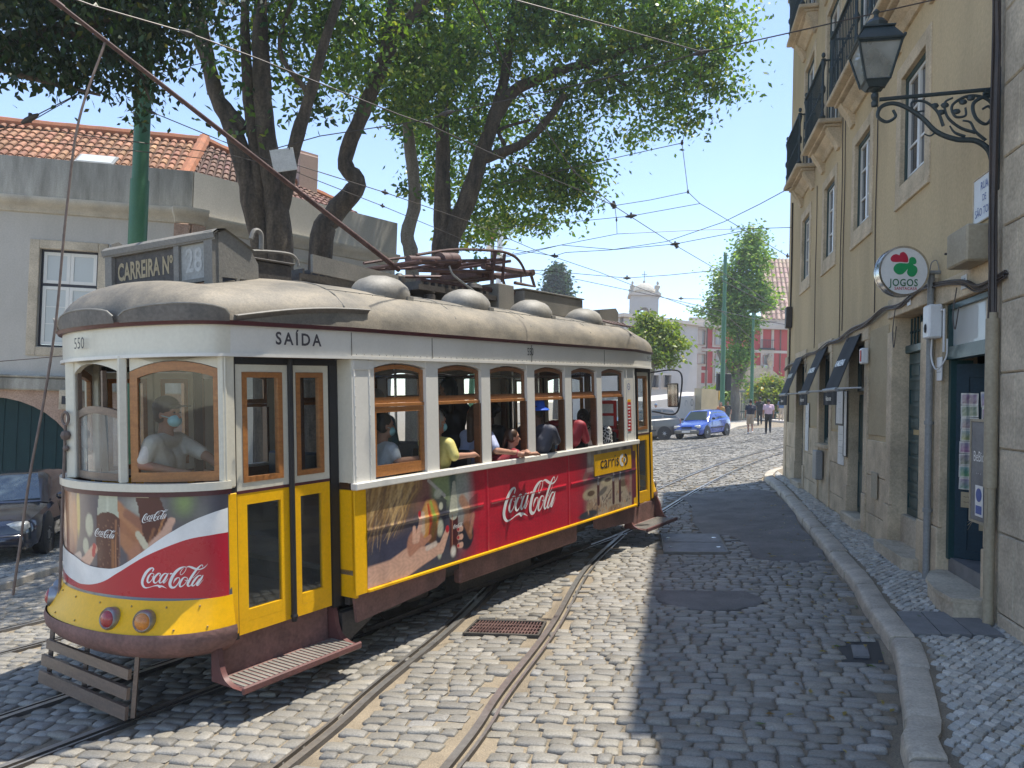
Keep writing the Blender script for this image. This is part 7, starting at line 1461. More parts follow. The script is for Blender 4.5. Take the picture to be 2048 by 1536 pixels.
t = thing('hanging_board', 'blank white board hung from the tree stems on the span wire', 'board', Matrix.Translation(D(567, 320, 13.6))); m = MB(); m.box((0, 0, 0), (.42, .02, .42), Matrix.Rotation(R(-14), 3, 'Y') @ Matrix.Rotation(R(12), 3, 'Z'), 0, .004); m.build('panel', 'm_paper', t); m = MB(); m.tube([(-.15, 0, .2), (-.14, 0, .27)], .01, 5); m.tube([(.1, 0, .2), (.1, 0, .27)], .01, 5); m.build('hooks', 'm_wire', t)
# ---------------------------------------------------------------- trees of the square beyond
d6 = 58; base = D(1472, 842, d6); base.z = gz(base.x, base.y)-.2
limbs = [([base, f(1470, 800, d6), f(1472, 760, d6), f(1478, 650, d6), f(1480, 520, d6)], .4, .2), ([f(1472, 770, d6), f(1450, 735, d6), f(1435, 700, d6)], .25, .12), ([f(1474, 770, d6), f(1500, 700, d6), f(1510, 600, d6)], .28, .12)]
blobs = [bl(1508, 472, d6, 20, 20), bl(1500, 520, d6, 32, 35), bl(1445, 560, d6, 26, 30), bl(1485, 580, d6, 45, 45), bl(1430, 625, d6, 22, 20), bl(1525, 595, d6, 18, 30), bl(1480, 650, d6, 36, 35), bl(1474, 710, d6, 20, 35), bl(1476, 752, d6, 12, 16), bl(1450, 610, d6, 25, 35), bl(1425, 548, d6, 10, 12), bl(1400, 625, d6, 10, 10)]
tree('square_tree', 'tall leafy tree in the sunny square in front of the red building', 'tree', base, limbs, blobs, 16000, .3, [(.11, .22, .06), (.2, .32, .09), (.34, .42, .14)], None, seed=11, clump=1.0, bark='m_barklight', droop=.3)
d7 = 40; base = D(1290, 870, d7); base.z = gz(base.x, base.y)
limbs = [([base, f(1295, 780, d7), f(1310, 710, d7), f(1320, 660, d7)], .25, .1), ([f(1305, 730, d7), f(1350, 690, d7)], .1, .05)]
blobs = [bl(1300, 670, d7, 32, 26), bl(1345, 682, d7, 26, 14), bl(1308, 705, d7, 38, 18), bl(1330, 652, d7, 22, 10), bl(1275, 685, d7, 20, 28), bl(1362, 690, d7, 12, 6), bl(1290, 638, d7, 20, 6), bl(1335, 720, d7, 22, 5), bl(1320, 635, d7, 6, 4)]
tree('young_tree', 'light yellow-green tree seen behind the far end of the tram', 'tree', base, limbs, blobs, 9000, .24, [(.14, .22, .05), (.2, .27, .05), (.32, .32, .1)], None, seed=12, clump=.6, bark='m_barklight')
d8 = 62; base = D(1545, 850, d8); base.z = gz(base.x, base.y)
blobs = [bl(1540, 785, d8, 28, 22), bl(1515, 780, d8, 18, 12), bl(1560, 800, d8, 15, 18), bl(1545, 765, d8, 14, 10)]
tree('young_tree', 'low round yellow-green tree beside the facade corner in the square', 'tree', base, [([base, f(1542, 810, d8), f(1542, 780, d8)], .2, .1)], blobs, 6000, .32, [(.14, .22, .03), (.24, .3, .05), (.4, .25, .05)], None, seed=13, clump=.9)
base = D(1455, 850, 66); base.z = gz(base.x, base.y); blobs = [bl(1452, 790, 66, 12, 16), bl(1435, 785, 66, 14, 10)]
tree('young_tree', 'small bright tree between the pole and the big square tree trunk', 'tree', base, [([base, f(1452, 810, 66), f(1452, 790, 66)], .12, .07)], blobs, 2200, .32, [(.12, .22, .03), (.2, .3, .05), (.3, .3, .05)], None, seed=14, clump=.7)
d9 = 90; base = D(1114, 760, d9); base.z = 0
blobs = [bl(1114, 590, d9, 26, 16), bl(1114, 565, d9, 19, 16), bl(1114, 547, d9, 12, 12), bl(1113, 535, d9, 5, 8)]
tree('cypress', 'dark conical tree beyond the tram roof', 'tree', base, [([base, f(1114, 560, d9)], .4, .1)], blobs, 7000, .5, [(.02, .05, .03), (.035, .075, .04), (.05, .1, .05)], None, seed=15, clump=.9, droop=.1)
base = D(985, 760, 60); base.z = 0
blobs = [bl(985, 452, 60, 26, 18), bl(1005, 440, 60, 18, 14)]
tree('young_tree', 'pale yellow foliage just under the spreading crown above the pantograph', 'tree', base, [([base, f(985, 460, 60)], .25, .15)], blobs, 1500, .35, [(.25, .28, .12), (.3, .32, .15), (.35, .35, .2)], None, seed=16, clump=.9)
# fallen leaves and scraps in the gutter
n = 240; V = []; F = []; cc = []
for i in range(n):
    d_ = random.uniform(1.5, cum[-1]*.55); o_ = -abs(random.gauss(0, .45))-.05 if i % 4 else random.uniform(.3, 1.2); p = kat(d_, o_); z = gz(p.x, p.y)+(.03 if o_ < 0 else .118); a = random.uniform(0, 6.28); l = random.uniform(.02, .045); w = l*.38
    ca, sa = math.cos(a), math.sin(a); q = random.uniform(.0, .012)
    for (u, v, h_) in ((-l, 0, 0), (0, w, q), (l, 0, .002), (0, -w, q)): V.append((p.x+u*ca-v*sa, p.y+u*sa+v*ca, z+h_))
    F.append((4*i, 4*i+1, 4*i+2, 4*i+3)); c = random.choice([(.35, .28, .09), (.25, .16, .07), (.12, .18, .05), (.45, .42, .35)]); cc += [c]*4
tag(mesh_np('fallen_leaves', V, np.array(F), 'm_leaf', np.array(cc)), kind='stuff')
# ---------------------------------------------------------------- red palace across the square
def wallpix(px0, d0, px1, d1):        # frame of an upright wall seen from pixel column px0 at distance d0 to px1 at d1
    a = D(px0, 800, d0); b = D(px1, 800, d1); dx, dy = b.x-a.x, b.y-a.y; az = math.degrees(math.atan2(dx, dy)); return up_mat(a.x, a.y, az, 0), math.hypot(dx, dy)
RM, RL_ = wallpix(1360, 84, 1700, 84); RI = RM.inverted()
def onw(M, px, py):
    I = M.inverted(); o = I @ CAM; d = (I.to_3x3() @ ray(px, py)); t = -o.y/d.y; p = o+d*t; return p.x, p.z
RB = thing('red_palace', 'red building with pale window surrounds and tiled roof across the square', 'building', RM)
def zx(px, py): return onw(RM, px, py)
x0 = zx(1382, 700)[0]; x1 = zx(1720, 700)[0]; ztop = zx(1400, 655)[1]; zmid = zx(1400, 697)[1]; zbase = zx(1400, 766)[1]
wins = [(1394, 1409, 660, 690, 0), (1394, 1409, 708, 728, 1), (1394, 1409, 745, 768, 2), (1430, 1444, 660, 690, 0), (1430, 1444, 708, 728, 1), (1526, 1542, 655, 697, 0), (1526, 1542, 710, 728, 1), (1430, 1440, 735, 765, 2), (1526, 1540, 735, 768, 2)]
ops = []
for a, b, c, d_, k in wins:
    xa, zt = zx(a, c); xb, zb_ = zx(b, d_); ops.append((xa, xb, zb_, zt))
ops += [(o[0]+dx, o[1]+dx, o[2], o[3]) for o in ops[:3] for dx in (15.5,)]
m = MB(); wall_open(m, x0+1.2, x1, zbase, ztop, [o for o in ops if o[3] < ztop and o[2] > zbase], .25); m.build('wall', 'm_redwall', RB)
m = MB(); m.bb(x0+1.2, x1, .001, 12, -3, zbase-.002); m.bb(x0+1.2, x1, .5, 12, zbase, ztop); m.build('base_wall', 'm_palewall', RB)
m = MB(); m.bb(x0, x0+1.19, -.15, .5, -3, ztop); m.build('corner_pilaster', 'm_paletrim', RB); m = MB(); m.bb(x0-.5, x1, -.7, .3, ztop+.002, ztop+.5); m.bb(x0-.3, x1, -.3, .3, ztop+.502, ztop+1.1); m.build('cornice', 'm_paletrim', RB)
m = MB(); zz = zx(1400, 700)[1]; m.bb(x0+1.2, x1, -.2, .0, zz-.12, zz+.18); m.build('string_course', 'm_paletrim', RB)
for i, o in enumerate(ops):
    f = MB(); ring(f, *o, .28, -.1, .05); 
    if o[3]-o[2] > 1.9: f.bb(o[0]-.5, o[1]+.5, -.3, .02, o[3]+.5, o[3]+.75)
    w = f.build('window', 'm_paletrim', RB); f = MB(); inring(f, *o, .1, .15, .2); mid = (o[0]+o[1])/2; f.bb(mid-.06, mid+.06, .15, .2, o[2]+.1, o[3]-.1); f.build('frame', 'm_white', w); g = MB(); g.bb(o[0]+.05, o[1]-.05, .18, .19, o[2]+.05, o[3]-.05); g.build('pane', 'm_curtain', w)
    if o[3]-o[2] > 2.2:
        f = MB(); [f.bb(o[0]-.3+k*.16, o[0]-.27+k*.16, -.35, -.32, o[2], o[2]+.9) for k in range(int((o[1]-o[0]+.6)/.16))]; f.bb(o[0]-.3, o[1]+.3, -.36, -.31, o[2]+.9, o[2]+.96); f.bb(o[0]-.35, o[1]+.35, -.4, 0, o[2]-.15, o[2]); f.build('balcony', 'm_iron', w)
m = MB(); 
for px in (1413, 1560): x = zx(px, 700)[0]; m.tube([(x, -.12, -1), (x, -.12, ztop)], .07, 6)
m.build('downpipe', 'm_wooddark', RB)
tiled('roof', [((zx(1520, 650)[0], -.4, ztop+1.1), (x1, -.4, ztop+1.1), (x1, 7, ztop+9.5), (zx(1545, 650)[0]+.5, 7, ztop+9.5), dict(pitch=.55, rowl=.9, rad=.2))], RB, 'm_tilefar')
# ornate doorway and low base windows
m = MB(); cx_, cz = zx(1512, 770); m.bb(cx_-2.4, cx_+2.6, -.4, 0, -1, cz+.4); m.bb(cx_-2.9, cx_+3.1, -.6, 0, cz+.402, cz+.8)
m.prism([(cx_-2.6, cz+.8), (cx_+2.8, cz+.8), (cx_+1.8, cz+1.6), (cx_+.3, cz+2.2), (cx_-.6, cz+2.2), (cx_-1.6, cz+1.5)], -.5, -.1, f=lambda p, q, h: (p, h, q))
for dx in (-2.2, 1.4): m.lathe([(.3, cz+.8), (.35, cz+1.6), (.2, cz+2.2), (.35, cz+2.8), (.1, cz+3.6)], 8, 0, Matrix.Translation((cx_+dx, -.3, 0)))
m.build('portal', 'm_limestone', RB); m = MB(); xa, za = zx(1488, 765); xb, zb_ = zx(1502, 785); m.bb(xa, xb, -.45, -.405, zb_-2, za); m.build('door', 'm_greendoor', RB)
# hanging banners
for px in (1436, 1533):
    xa, za = zx(px-7, 730); xb, zb_ = zx(px+7, 765); m = MB(); m.bb(xa, xb, -.3, -.26, zb_, za); m.build('banner', 'm_curtain', RB)
# pale building left of it and the terrace wall
PM, PL = wallpix(1300, 76, 1392, 80); PBk = thing('pale_building', 'pale pinkish building between the church tower and the red palace', 'building', PM)
m = MB(); xa, zt = onw(PM, 1396, 652); ops = []
for (a, b, c, d_) in ((1300, 1314, 750, 775), (1325, 1338, 750, 775)): p, q = onw(PM, a, c); r_, s_ = onw(PM, b, d_); ops.append((p, r_, s_, q))
wall_open(m, -4, xa, -3, zt, ops, .3); m.bb(-4, xa-.01, .5, 9, -3, zt); m.build('wall', 'm_palewall', PBk)
for o in ops: f = MB(); ring(f, *o, .2, -.08, .02); w = f.build('window', 'm_paletrim', PBk); g = MB(); g.bb(o[0], o[1], .2, .22, o[2], o[3]); g.build('pane', 'm_winglass', w)
m = MB(); m.bb(-4.3, xa+.3, -.4, 9, zt, zt+.35); m.build('cornice', 'm_paletrim', PBk)
# church tower
CT = up_mat(D(1285, 700, 118).x, D(1285, 700, 118).y, 96, 0); tw = thing('church_tower', 'white church bell tower with domed cap and corner urns above the trees', 'church tower', CT)
k = 118/FPX; w = 27*k; zt = D(1285, 594, 118).z
m = MB(); m.bb(-w, w, -w, w, -4, zt-7.2); 
for (sx, sy) in ((-1, -1), (1, -1), (1, 1), (-1, 1)): m.bb(sx*w, sx*(w-.75), sy*w, sy*(w-.75), zt-7.2, zt, 0)
hw = w-.75; ap = [(-hw, zt-7.2)]+[(-.75, zt-7.2), (-.75, zt-2.6)]+[(.75*-math.cos(a), zt-2.6+.75*math.sin(a)) for a in np.linspace(0, math.pi, 9)]+[(.75, zt-2.6), (.75, zt-7.2)]+[(hw, zt-7.2), (hw, zt), (-hw, zt)]
for s_ in (-1, 1): m.prism(ap, s_*(w-.05), s_*(w-.5), f=lambda p, q, h: (p, h, q)); m.prism(ap, s_*(w-.05), s_*(w-.5), f=lambda p, q, h: (h, p, q))
m.build('belfry', 'm_palewall', tw); m = MB(); m.bb(-w-.35, w+.35, -w-.35, w+.35, zt, zt+.35); m.bb(-w-.1, w+.1, -w-.1, w+.1, zt-7.5, zt-7.201); m.build('cornice', 'm_paletrim', tw)
m = MB(); m.lathe([(w*.78, zt+.35), (w*.75, zt+.8), (w*.85, zt+.85), (w*.8, zt+1.2), (w*.62, zt+1.75), (w*.35, zt+2.1), (.18, zt+2.25), (.2, zt+2.6), (.02, zt+2.7)], 16); m.build('dome', 'm_cornice', tw, True, None, 50)
for (sx, sy) in ((-1, -1), (1, -1), (1, 1), (-1, 1)): m = MB(); m.lathe([(.35, zt+.35), (.4, zt+.6), (.15, zt+.8), (.38, zt+1.2), (.4, zt+1.5), (.15, zt+1.7), (.22, zt+2.0), (.05, zt+2.3)], 8, 0, Matrix.Translation((sx*(w-.2), sy*(w-.2), 0))); m.build('urn', 'm_cornice', tw, True)
m = MB(); m.bb(-.04, .04, -.04, .04, zt+2.7, zt+4.2); m.bb(-.42, .42, -.04, .04, zt+3.55, zt+3.64); m.build('cross', 'm_iron', tw)
# low terrace walls, shelter, kiosk
TMx, TL = wallpix(1296, 52, 1400, 60); t = thing('terrace_wall', 'sunlit pale terrace wall behind the parked cars', 'wall', TMx); xa, za = onw(TMx, 1296, 800); xb, zb_ = onw(TMx, 1438, 785); m = MB(); m.add([(xa, 0, -1), (xb, 0, -1), (xb, 0, zb_), (xa, 0, za-.1), (xa, 3, -1), (xb, 3, -1), (xb, 3, zb_), (xa, 3, za-.1)], [(0, 1, 2, 3), (3, 2, 6, 7), (1, 5, 6, 2), (0, 4, 7, 3)]); m.build('masonry', 'm_palewall', t)
m = MB(); xc, zc = onw(TMx, 1402, 795); m.bb(xc-1.2, xb-.3, -.5, .1, -1, zb_+.2); m.build('pier', 'm_plaster', t); m = MB(); xc, zc = onw(TMx, 1384, 800); ringpoly(m, xc, zc-.2, .2, .3, 0, 6.28, -.01); ringpoly(m, xc-1.2, zc-.3, .2, .26, 0, 4, -.01); m.build('graffiti', 'm_slab', t)
m = MB(); xc, zc = onw(TMx, 1428, 790); m.bb(xc-.3, xc+.5, -.56, -.5, zc-.4, zc+.4); m.build('yellow_sign', 'm_yellow', t)
SM, SL = wallpix(1480, 66, 1562, 64); t = thing('tram_shelter', 'glass and steel stop shelter with a poster beside the square tree', 'shelter', SM); xa, za = onw(SM, 1482, 783); xb, zb_ = onw(SM, 1554, 783); xg, zg = onw(SM, 1500, 845)
m = MB(); m.bb(xa, xb, -.6, 1.2, za-.08, za+.08); 
for x in (xa+.1, (xa+xb)/2, xb-.1): m.bb(x-.05, x+.05, -.05, .05, zg-1, za-.081)
m.build('frame', 'm_pipegrey', t); m = MB(); m.bb(xa+.2, (xa+xb)/2-.1, .0, .02, zg+.3, za-.2); m.build('pane', 'm_shelterglass', t); m = MB(); xc = onw(SM, 1533, 800)[0]; m.bb(xc, xb-.3, -.12, -.06, zg+.4, za-.15); o = m.build('poster_case', 'm_pipegrey', t)
m = MB(); m.bb(xc+.1, xb-.4, -.14, -.121, zg+.5, za-.25); m.build('poster', 'm_curtain', o); m = MB(); [m.bb(xc+.2+i*.42, xc+.5+i*.42, -.16, -.141, zg+.9+.2*(i % 2), zg+1.5+.15*i, 0) for i in range(3)]; m.build('poster_print', 'm_cyan', o); m = MB(); xr, zr = onw(SM, 1522, 803); m.bb(xr-.5, xr+.4, -.2, -.15, zr-.15, zr+.2); m.build('route_board', 'm_redbox', t)
BMx, BL_ = wallpix(1480, 58, 1600, 56); t = thing('park_railing', 'low iron railing along the edge of the square', 'railing', BMx); xa, za = onw(BMx, 1440, 822); xb, zb_ = onw(BMx, 1568, 822); m = MB(); zg = onw(BMx, 1500, 843)[1]
m.bb(xa, xb, -.02, .02, za, za+.05); m.bb(xa, xb, -.02, .02, zg+.1, zg+.14); x = xa
while x < xb: m.bb(x, x+.03, -.015, .015, zg-.2, za); x += .22
m.build('bars', 'm_irongreen', t)
m = MB(); pts = [(1440, 842), (1500, 840), (1567, 846)]
for k in range(2):
    a, b = G(*pts[k]), G(*pts[k+1]); n_ = Vector((-(b-a).y, (b-a).x, 0)).normalized(); m.add([a, b, b+Vector((0, 0, .14)), a+Vector((0, 0, .14)), a+n_*25+Vector((0, 0, .14)), b+n_*25+Vector((0, 0, .14))], [(0, 1, 2, 3), (3, 2, 5, 4)])
tag(m.build('square_paving', 'm_palewall'), kind='structure')
# poles in the square and masts
p = D(1443, 850, 50); gpole('tall green tram pole in the square in front of the big tree', (p.x, p.y), 11.6, .16, .12)
p = D(1502, 845, 54); gpole('shorter green tram pole before the red palace', (p.x, p.y), 7.8, .13, .09)
p = D(944, 760, 30); gpole('slim green tram pole rising behind the pantograph', (p.x, p.y), 8.1, .12, .085)
p = D(992, 760, 40); t = thing('loudspeaker_mast', 'pale mast with round loudspeakers behind the pantograph', 'mast', Matrix.Translation((p.x, p.y, gz(p.x, p.y)))); m = MB(); m.tube([(0, 0, 0), (0, 0, 12.6)], [.2, .15], 12); m.build('shaft', 'm_signwhite', t, True)
for (px, py, mat) in ((979, 475, 'm_redbox'), (979, 492, 'm_signwhite'), (1002, 510, 'm_signwhite')): q = D(px, py, 40)-Vector((p.x, p.y, gz(p.x, p.y))); m = MB(); m.lathe([(.2, -.12), (.19, -.08), (.07, .1), (.05, .2)], 14, 0, Matrix.Translation(q) @ Matrix.Rotation(R(70), 4, 'X')); m.build('loudspeaker', mat, t, True)
for (px, lab) in ((1435, 'nearest thin bollard on the corner island of the square'),):
    p = G(1456, 857); t = thing('bollard', lab, 'bollard', Matrix.Translation(p)); m = MB(); m.tube([(0, 0, 0), (0, 0, 1.25)], .06, 10); m.ball((0, 0, 1.28), .075, 8); m.build('post', 'm_iron', t, True)
p = D(1447, 764, 50.5); t = thing('traffic_signal', 'black back of a traffic signal on the tall green pole', 'signal', Matrix.Translation(p)); m = MB()
for dx in (-.3, .3): m.bb(dx-.2, dx+.2, -.2, .1, -.6, .6, 0, .06)
m.tube([(-.4, 0, 0), (.4, 0, 0)], .06, 6); m.build('housing', 'm_rubber', t)
# raised island edge at the corner of the square
m = MB(); P = [G(*q) for q in ((1440, 845), (1445, 862), (1458, 864), (1475, 857), (1520, 849), (1500, 843))]; m.add([q+Vector((0, 0, .0)) for q in P]+[q+Vector((0, 0, .13)) for q in P], [(0, 1, 7, 6), (1, 2, 8, 7), (2, 3, 9, 8), (3, 4, 10, 9), (4, 5, 11, 10), (6, 7, 8, 9, 10, 11)]); tag(m.build('traffic_island', 'm_kerb'), kind='structure')
# ---------------------------------------------------------------- overhead wires, at the height they hang over the street
def HZ(px, py, hgt, cap=75):
    v = ray(px, py); t = cap
    for _ in range(3):
        den = v.z-(GX*v.x+GY*v.y); t = (hgt-CAMH)/den if den > .02 else cap
    return CAM+v*max(4, min(cap, t))
def wire(label, pts, r=.0065, hgt=5.9, cap=70, ins=(), cat='wire', mat='m_wire', dist=None):
    P = [D(p[0], p[1], p[2]) if len(p) > 2 else HZ(p[0], p[1], hgt, cap) for p in pts]; Q_ = []
    for a, b in zip(P[:-1], P[1:]):
        for k in range(8): t_ = k/8; Q_.append(a.lerp(b, t_))
    Q_.append(P[-1]); t = thing('overhead_wire', label, cat, Matrix.Translation(P[0])); m = MB(); rr = [max(r, (q-CAM).length*.00042) for q in Q_]; m.tube([q-P[0] for q in Q_], rr, 5); m.build('cable', mat, t, True)
    for k, sz in ins:
        sz *= .62
        p = P[k]-P[0]; d = (P[min(k+1, len(P)-1)]-P[max(k-1, 0)]).normalized(); m = MB(); m.tube([p-d*.12*sz, p-d*.05*sz, p+d*.05*sz, p+d*.12*sz], [.015*sz, .035*sz, .035*sz, .015*sz], 8); m.tube([p+Vector((0, 0, -.05*sz)), p+Vector((0, 0, .07*sz))], .022*sz, 6); m.build('insulator', 'm_darkmetal', t, True)
    return t
wire('contact wire running from the top middle down to the right past the big square tree', [(941, -10), (1003, 110), (1047, 193), (1148, 343), (1227, 411), (1353, 492), (1480, 566), (1535, 602)], .0085, ins=((3, 1), (4, 2), (5, 2)))
wire('pale contact wire crossing the tree stems from the top left to the middle junction', [(140, -5), (187, 12), (375, 66), (504, 113), (800, 230), (858, 250), (986, 308), (1175, 387), (1227, 411)], .0085, ins=((2, 1), (5, 1.3)))
wire('span wire from the top middle to the junction right of the spreading crown', [(1010, -8), (1030, 0), (1220, 52), (1394, 101), (1405, 104)], .007)
wire('span wire from the right facade through the junction to the left tree', [(1900, -8), (1600, 61), (1403, 105), (1183, 163), (1047, 193), (893, 226), (850, 240), (640, 272), (540, 300)], .007, ins=((2, 1.3), (5, 1.4)))
wire('short vertical hanger under the junction right of the crown', [(1405, 108), (1400, 160), (1364, 286), (1376, 384), (1400, 407)], .005, ins=((2, 1), (3, 1)))
wire('span wire from the hanger left into the lower foliage', [(1364, 286), (1300, 300), (1145, 335), (1000, 370)], .006)
wire('span wire from the hanger to the middle junction', [(1376, 384), (1300, 400), (1230, 411)], .005)
wire('long span wire from the hanger left above the loudspeakers', [(1400, 407), (1262, 432), (1100, 448), (980, 458)], .006, ins=((1, 1.6),))
wire('wire from the hanger down to the right facade corner', [(1400, 407), (1480, 455), (1575, 512)], .006, ins=((2, 1.6),))
wire('sagging feeder cable rising to the facade balcony', [(1583, 374), (1520, 408), (1447, 444), (1333, 483), (1227, 499), (1122, 490), (1008, 512)], .008)
wire('span wire curving over the distant church towards the facade', [(1000, 516), (1060, 505), (1122, 490), (1234, 468), (1400, 460), (1583, 455)], .006)
wire('span wire with hangers left of the square tree', [(920, 479), (1000, 495), (1109, 512), (1131, 505), (1220, 500), (1350, 488), (1490, 461)], .007, ins=((2, 1.6), (5, 1.6)))
wire('low span wire from the pantograph across the church tower', [(1065, 540), (1150, 547), (1254, 556), (1340, 550), (1430, 541)], .007, ins=((2, 1.8),))
wire('second low wire from the pantograph towards the tall green pole', [(1065, 546), (1160, 560), (1245, 578), (1340, 598), (1443, 622)], .007)
wire('contact wire from the left trees down past the tower cross', [(594, 330), (770, 385), (930, 440), (1082, 505), (1200, 545), (1330, 596), (1440, 635)], .008, ins=((1, 1.2),))
wire('upper parallel wire left of the pantograph', [(594, 345), (765, 412), (900, 468), (1010, 515)], .007, ins=((1, 1),))
wire('short hanger below the middle junction', [(1230, 415), (1233, 440), (1234, 468)], .005, ins=((1, 1),))
wire('fan of wires from the tall green pole to the red palace cornice', [(1443, 622), (1520, 640), (1575, 650)], .006); wire('wire from the tall pole slanting down to the shorter green pole', [(1443, 622), (1480, 655), (1503, 678)], .006)
wire('wire from the tall pole top to the facade corner', [(1443, 560), (1500, 590), (1575, 628)], .006); wire('straight span wire from the church side to the tall green pole', [(1362, 597), (1400, 598), (1443, 600)], .006, ins=((0, 1.6),))
wire('blue-grey wire rising across the left foliage', [(60, 237, 9.5), (172, 180, 9.6), (371, 70, 9.9), (566, -3, 10.4)], .007, ins=((0, 1.6),))
wire('wire crossing low in front of the left foliage', [(-5, 262, 9.2), (60, 244, 9.4), (172, 180, 10), (410, 125, 11)], .006)
wire('stay wire from the green pole down to the right behind the trolley pole', [(303, 224, 12.6), (461, 289, 13.4), (540, 322, 14)], .009, ins=((0, 1.2),))
wire('upper dark wire in front of the tiled roof', [(-5, 253, 9.5), (100, 262, 9.8), (280, 285, 11), (461, 310, 12.5), (600, 345, 15)], .008, ins=((0, 1),))
wire('lower dark wire in front of the tiled roof', [(-5, 274, 9.5), (150, 290, 10), (280, 303, 11), (480, 325, 13)], .007)
wire('thin cable strung along the grey house wall under the window', [(-5, 723, 15.5), (60, 718, 15.6), (133, 711, 15.8)], .01)
m = None
# ---------------------------------------------------------------- parked cars, lofted along their length
def car(name, label, M, paint, L=3.8, Wd=1.6, H=1.4, kind='hatch', plate=True, window='m_carwindow', front=True):
    t = thing(name, label, 'car', M); hw = Wd/2
    # stations: x, half width, bottom, belt (shoulder) height, deck height in the middle
    if kind == 'hatch': ST = [(0, .72, .36, .50, .52), (.03, .86, .24, .60, .62), (.12, .94, .2, .66, .69), (.35, .985, .2, .71, .75), (.75, 1, .2, .78, .84), (1.05, 1, .2, .84, .9), (1.6, 1, .19, .88, .9), (2.6, 1, .19, .9, .92), (3.3, .99, .2, .92, .94), (3.62, .95, .24, .9, .92), (3.76, .9, .3, .82, .84), (3.8, .82, .38, .7, .72)]; GH = [(1.0, .86), (1.62, 1.38), (2.2, 1.42), (2.9, 1.4), (3.3, 1.3), (3.66, .92)]
    elif kind == 'wagon': ST = [(0, .72, .36, .52, .54), (.03, .86, .24, .62, .64), (.14, .94, .2, .68, .72), (.5, .985, .2, .74, .8), (.95, 1, .2, .82, .88), (1.3, 1, .2, .88, .92), (1.9, 1, .19, .92, .94), (3.0, 1, .19, .94, .96), (3.8, .99, .2, .96, .98), (4.2, .96, .24, .95, .97), (4.36, .92, .3, .88, .9), (4.42, .86, .38, .7, .72)]; GH = [(1.25, .9), (1.95, 1.40), (2.6, 1.46), (3.6, 1.45), (4.05, 1.38), (4.33, .95)]
    else: ST = [(0, .7, .36, .52, .54), (.04, .86, .22, .64, .66), (.16, .94, .18, .7, .74), (.5, .985, .18, .77, .83), (1.0, 1, .18, .84, .91), (1.35, 1, .18, .9, .94), (2.0, 1, .18, .93, .95), (3.1, 1, .18, .95, .97), (3.9, .98, .2, .96, .99), (4.4, .93, .24, .94, .98), (4.6, .86, .34, .8, .84)]; GH = [(1.25, .92), (2.05, 1.42), (2.6, 1.46), (3.3, 1.43), (3.8, 1.3), (4.4, .98)]
    sx = L/ST[-1][0]; sz = H/1.45
    def ringp(x, w, zb, zs, zd):
        w *= hw; zs *= sz; zd *= sz; P = [(w*.86, zb), (w*.97, zb+.06), (w, zb+(zs-zb)*.35), (w*1.005, zb+(zs-zb)*.62), (w*.985, zs-.05), (w*.93, zs), (w*.6, zd-.005), (0, zd)]
        return [Vector((x*sx, y, z)) for y, z in P]+[Vector((x*sx, -y, z)) for y, z in reversed(P[:-1])]
    rows = []
    for a, b in zip(ST[:-1], ST[1:]):
        k = max(1, int((b[0]-a[0])/.22))
        for i in range(k): f_ = i/k; rows.append(ringp(*[u*(1-f_)+v*f_ for u, v in zip(a, b)]))
    rows.append(ringp(*ST[-1])); m = MB(); m.grid(rows); m.add(rows[0], [tuple(range(len(rows[0])))]); m.add(rows[-1], [tuple(range(len(rows[0])))])
    m.v = [Vector(v) for v in m.v]; m.build('body', paint, t, True, None, 35)
    # greenhouse: sloping screens, inclined sides
    def gr(x, z):
        st = min(ST, key=lambda s: abs(s[0]-x)); zb_ = (np.interp(x, [s[0] for s in ST], [s[3] for s in ST]))*sz-.03; z = max(z*sz, zb_+.01); f_ = (z-zb_)/(.55*sz); w0 = hw*.93; w1 = hw*(.93-.2*f_)
        return [Vector((x*sx, w0, zb_)), Vector((x*sx, w0*.5+w1*.5+.01, (zb_+z)/2)), Vector((x*sx, w1, z-.05*min(1, f_*3))), Vector((x*sx, w1*.86, z)), Vector((x*sx, 0, z+.02)), Vector((x*sx, -w1*.86, z)), Vector((x*sx, -w1, z-.05*min(1, f_*3))), Vector((x*sx, -(w0*.5+w1*.5+.01), (zb_+z)/2)), Vector((x*sx, -w0, zb_))]
    xs = []
    for (a, za), (b, zb_) in zip(GH[:-1], GH[1:]): xs += [(a+(b-a)*i/5, za+(zb_-za)*i/5) for i in range(5)]
    xs.append(GH[-1]); m = MB(); m.grid([gr(*q) for q in xs]); m.build('cabin', paint, t, True, None, 35)
    # windows, proud of the cabin by a few millimetres
    def glq(name, pts, off):
        m = MB(); n_ = (pts[1]-pts[0]).cross(pts[2]-pts[0]).normalized(); c = sum(pts, Vector())/len(pts); n_ = n_ if n_.dot(c-Vector((c.x*.9+L/2*.1, 0, .6))) > 0 else -n_
        V = [p+n_*off for p in pts]; k = len(V); m.add(V+[p-n_*.02 for p in pts], [tuple(range(k)), tuple(range(2*k-1, k-1, -1))]+[(i, (i+1) % k, k+(i+1) % k, k+i) for i in range(k)]); return m.build(name, window, t)
    def sidep(x, f_, s_):   # point on the side of the cabin at station x, fraction up
        z = np.interp(x, [g[0] for g in GH], [g[1] for g in GH]); r_ = gr(x, z); a, b = r_[0], r_[2]; p = a.lerp(r_[1], min(1, f_*2)) if f_ < .5 else r_[1].lerp(b, f_*2-1); return Vector((p.x, p.y*s_, p.z))
    (x0, _), (x1, _), (x2, _), (x3, _), (x4, _), (x5, _) = GH; mid = (x1+x4)/2-.05
